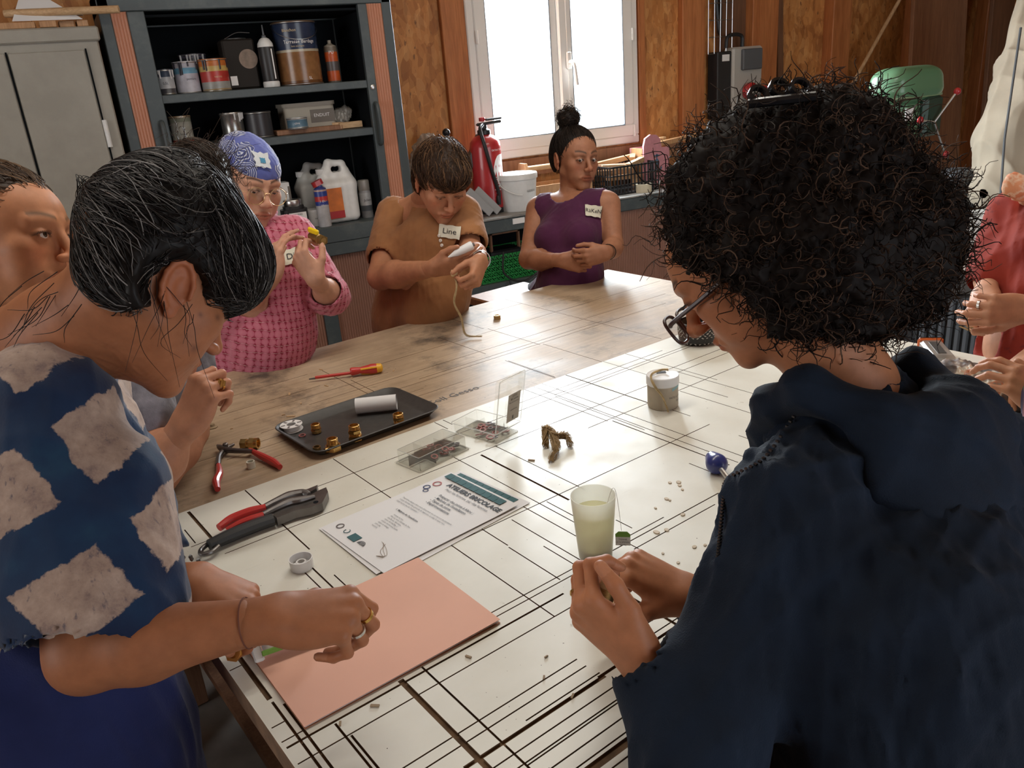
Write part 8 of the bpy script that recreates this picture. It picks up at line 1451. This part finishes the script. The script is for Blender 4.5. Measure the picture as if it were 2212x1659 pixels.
t = place('blue_knob_tool', 'round blue knob handle of a tool beside the hoodie front', 'tool handle', 1548, 1020, 0); d = tdir((1562, 1030), (1534, 1000)); blob('handle', [E_((d * .0 + np.array((0, 0, .018))), (.018, .018, .016), .01), C_(np.array((0, 0, .018)), d * .022 + np.array((0, 0, .02)), .0175, .013, .015)], .0025, 'knob_blue', t); MB().tube([np.array((0, 0, .017)) - d * .01, np.array((0, 0, .012)) - d * .05], .005, 10).build('shank', 'steel', t, True)
t = place('brass_ring', 'thick brass ring on the table behind the ringed hand', 'ring', 1366, 1386, 0); MB().lathe([(.0105, 0), (.0135, 0), (.014, .010), (.0125, .012), (.0105, .012)], (0, 0, 0), 26, None, True).build('ring', 'brass', t, True)
# --- far right of the table
t = place('cutter_case', 'clear case with an orange rim lying by the hood', 'case', 2022, 776, 0); d = tdir((2050, 800), (2005, 745)); R_ = np.stack([np.cross(d, (0, 0, 1)), d, (0, 0, 1)], 1); MB().box((0, 0, .016), (.055, .13, .03), R=R_, bev=.006).build('case', clear_mat('case_clear', (.7, .66, .62), .2, .15, .4), t); MB().box(d * .066 + np.array((0, 0, .018)), (.062, .012, .036), R=R_, bev=.005).build('orange_rim', M('rim_orange', (.6, .13, .03), .4), t)
MB().box((0, 0, .018), (.02, .09, .028), R=R_).build('blade_pack', 'dark_steel', t)
t = place('rolled_scarf', 'rolled brown and cream patterned scarf on the table edge', 'scarf', 2095, 850, 0); a, b_ = tab(2040, 840) - np.array(t.location), tab(2150, 880) - np.array(t.location); a[2] = b_[2] = .035
def scarf2():
    m, nt, b = nodes_of('rolled_scarf_print'); n = noise(nt, coords(nt), 17, 3); nt.links.new(ramp(nt, n, [(.36, (.05, .035, .03)), (.44, (.14, .09, .07)), (.5, (.5, .43, .33)), (.56, (.45, .14, .05)), (.64, (.13, .1, .07))]), b.inputs['Base Color']); b.inputs['Roughness'].default_value = .6; MATS['rolled_scarf_print'] = m; return m
blob('roll', [C_(a, b_, .036, .040, .02), C_(a * .6 + np.array((0, 0, .02)), b_ + np.array((.03, -.02, .01)), .030, .036, .02), C_(b_, b_ + np.array((.04, -.08, -.01)), .034, .03, .02)], .005, scarf2(), t, folds(151, .008, 45))

def scrawl(txt, px0, px1, size, mat): a, b_ = tab(*px0), tab(*px1); xd = vn(b_ - a); yd = np.cross((0, 0, 1), xd); o = text_mesh('pencil_scrawl', txt, size, mat, None, np.array([*((a + b_) / 2)[:2], TZ - .0021]), xd, yd, depth=.0002); o.parent = tb; o.matrix_parent_inverse = (Matrix.Translation(tb.location) @ Matrix.Rotation(TA, 4, 'Z')).inverted()
scrawl('Coll Gesso', (932, 868), (1022, 838), .036, 'grey_print'); scrawl('o m', (1225, 812), (1280, 786), .03, M('chalk', (.5, .46, .36), .9))
# --- crumbs, chips and seed-like washers
rr = random.Random(11); spots = [(1447, 1043), (1466, 1042), (1468, 1049), (1474, 1058), (1440, 1078), (1447, 1081), (1416, 1098), (1475, 1112), (1418, 1150), (1440, 1145), (1523, 1178), (1500, 1182), (1465, 1216), (1432, 1196)]
chip_me = MB().lathe([(.0001, 0), (.003, 0), (.0034, .0006), (.0028, .0012), (.0001, .0012)], (0, 0, 0), 10).build('tmp', M('glue_dot', (.48, .38, .25), .5)).data; bpy.data.objects.remove(bpy.data.objects['tmp'])
for k, (px, py) in enumerate(spots): o = bpy.data.objects.new('glue_blob', chip_me); COL.objects.link(o); p = tpos(px, py, .0002); o.location = tuple(p); s_ = rr.uniform(.7, 1.5); o.scale = (s_ * 1.4, s_, 1); o.rotation_euler = (0, 0, .6 + rr.random()); tag(o, 'small dried tan glue spot scattered right of the cup', 'glue spot', 'glue spots on the white table')
wd = [(625, 850, .9), (628, 898, 1.0), (448, 946, .5), (705, 832, .7), (760, 815, .5), (693, 797, .6), (650, 870, .5), (850, 800, .4), (612, 895, .4), (500, 925, .3)]
for k, (px, py, s_) in enumerate(wd): o = MB().box((0, 0, .001), (.022 * s_, .005 * s_, .0016)).build('wood_chip', 'pale_wood_x'); o.location = tuple(tpos(px, py, -.0023)); o.rotation_euler = (0, 0, rr.uniform(0, 3)); tag(o, 'pale sliver of wood scattered on the brown half', 'wood chip', 'wood chips on the table')
wd = [(810, 1526, 1.0), (1012, 1420, .8), (1175, 1465, .6), (1237, 1505, .7), (755, 1475, .5), (1180, 1420, .5), (1148, 995, 1.2), (735, 1565, .7)]
for k, (px, py, s_) in enumerate(wd): o = MB().box((0, 0, .001), (.012 * s_, .004 * s_, .0016)).build('wood_chip', 'soil_brown'); o.location = tuple(tpos(px, py, .0004)); o.rotation_euler = (0, 0, rr.uniform(0, 3)); tag(o, 'brown splinter lying on the white scored half', 'splinter', 'splinters on the white half')
# ================================================================== things held in hands
def mid_tip(h, keys='it'): return sum(h[k][0][-1] for k in keys) / len(keys)
P6, m6 = PEOPLE['purple']; t = tag(empty('brass_fitting', m6), 'brass fitting held in the hands of the woman in plum', 'fitting'); R_ = frame(UPW, img_dir(1, -.2, -.3)); MB().lathe([(.008, -.014), (.011, -.014), (.011, -.002), (.013, -.002), (.013, .008), (.010, .008), (.010, .016), (.007, .016)], (0, 0, 0), 18, R_, True).build('union', 'brass', t, True); MB().prism(hexa(.013), -.003, .006, R_).build('hex_collar', 'brass', t)
P5, hr5, hl5 = PEOPLE['brown']; a = hr5['i'][0][0]; c = hr5['i'][0][1] * .5 + hr5['t'][0][-1] * .5; d = vn(hr5['i'][0][2] - hr5['i'][0][0]); t = tag(empty('sealant_tube', c), 'small white tube in the hand of the woman in brown', 'tube'); R_ = frame(np.cross(d, UPW), d); MB().lathe([(.002, -.05), (.011, -.02), (.013, .0), (.014, .03), (.012, .036), (.0001, .036)], (0, 0, 0), 20, R_).build('body', 'ptfe_white', t, True); MB().lathe([(.006, .036), (.006, .042), (.0001, .042)], (0, 0, 0), 14, R_).build('cap', 'gasket_grey', t, True)
c = mid_tip(hl5); pth = [c, c + np.array((0, -.01, -.04)), c + np.array((-.012, -.005, -.09)), c + np.array((.004, -.01, -.14)), np.array([*(c + np.array((.01, -.02, 0)))[:2], TZ + .012]), np.array([*(c + np.array((.05, -.05, 0)))[:2], TZ + .004])]; o = wisp_bundle('hemp_strand', 'hemp strand hanging from hand y', [pth], .003, 40, 'twine_pale', .0005); tag(o, 'pale hemp strand hanging from the brown-shirted woman\'s hand to the table', 'hemp fibre', kind='stuff'); t = tag(empty('hemp_plug', c), 'wad of hemp fibre pinched by the woman in brown', 'hemp fibre'); blob('wad', [E_((0, 0, 0), (.012, .010, .012), .005)], .0025, 'twine_pale', t, folds(161, .003, 150))
P4, hl4, hr4 = PEOPLE['pink']; c = mid_tip(hl4, 'it') + img_dir(-.15, -.8, -.4) * .012; t = tag(empty('ball_valve', c), 'brass ball valve with a yellow lever held by the woman in pink', 'valve'); d = img_dir(.75, .35, -.6); R_ = frame(np.cross(d, UPW), d); MB().lathe([(.008, -.03), (.012, -.03), (.012, -.012), (.014, -.01), (.014, .01), (.012, .012), (.0135, .03), (.009, .03), (.009, .012), (.0001, .012)], (0, 0, 0), 22, R_).build('body', 'brass_dull', t, True); MB().prism(hexa(.0155), .016, .03, R_).build('hex_end', 'brass_dull', t); MB().box(img_dir(-.3, -1, -.3) * .019 - d * .008, (.016, .010, .046), R=R_, bev=.003).build('lever', M('valve_yellow', (.8, .55, .01), .35), t)
P7, hl7, hr7 = PEOPLE['hoodie']; c = (mid_tip(hl7) * .55 + mid_tip(hr7) * .45); t = tag(empty('threaded_fitting', c), 'threaded brass fitting wound with hemp, held by the hooded woman', 'fitting'); R_ = frame(img_dir(1, .1, .2), img_dir(.05, -.95, -.3)); pf = []
for k in range(11): z = -.022 + .0022 * k; pf += [(.0118, z), (.0128, z + .0011)]
MB().lathe([(.008, -.022)] + pf + [(.0118, .003)], (0, 0, 0), 24, R_).build('thread', 'brass_dull', t, True, sharp=60); MB().lathe([(.0125, .002), (.0145, .006), (.0142, .018), (.0125, .021), (.008, .021)], (0, 0, 0), 24, R_).build('hemp_winding', 'hemp', t, True); MB().prism(hexa(.016), -.028, -.021, R_).build('hex_end', 'brass_dull', t)
P2, hr2, hl2 = PEOPLE['dye']; c = hr2['i'][0][-1] + hr2['i'][3] * .008; t = tag(empty('metal_ferrule', c), 'small metal ferrule between the bending woman\'s fingers', 'ferrule'); MB().lathe([(.0045, -.006), (.0065, -.006), (.0065, .006), (.0045, .006)], (0, 0, 0), 18, frame(img_dir(.9, -.3, 0), img_dir(.2, -1, -.2)), True).build('ferrule', 'tool_steel', t, True)
c = hl2['i'][0][-1] * .5 + hl2['t'][0][-1] * .5; t = tag(empty('brass_fitting', c), 'small brass fitting in the bending woman\'s far hand', 'fitting'); R_ = frame(img_dir(.7, .6, 0), img_dir(.6, .2, -.7)); MB().lathe([(.006, -.01), (.009, -.01), (.009, .012), (.006, .012)], (0, 0, 0), 18, R_, True).build('sleeve', 'brass', t, True); MB().prism(hexa(.012), -.004, .004, R_).build('hex_collar', 'brass', t)
P8, hl8, hr8 = PEOPLE['red']; a, b_ = mid_tip(hl8), mid_tip(hr8); o = wisp_bundle('hemp_twist', 'hemp twist between two hands z', [[a + img_dir(-.8, -.3, 0) * .05, a, (a + b_) / 2 + UPW * .004, b_, b_ + img_dir(.1, -1, 0) * .03]], .0016, 30, 'twine_pale', .0005); tag(o, 'thin hemp twist stretched between the hands of the woman in red', 'hemp fibre', kind='stuff')
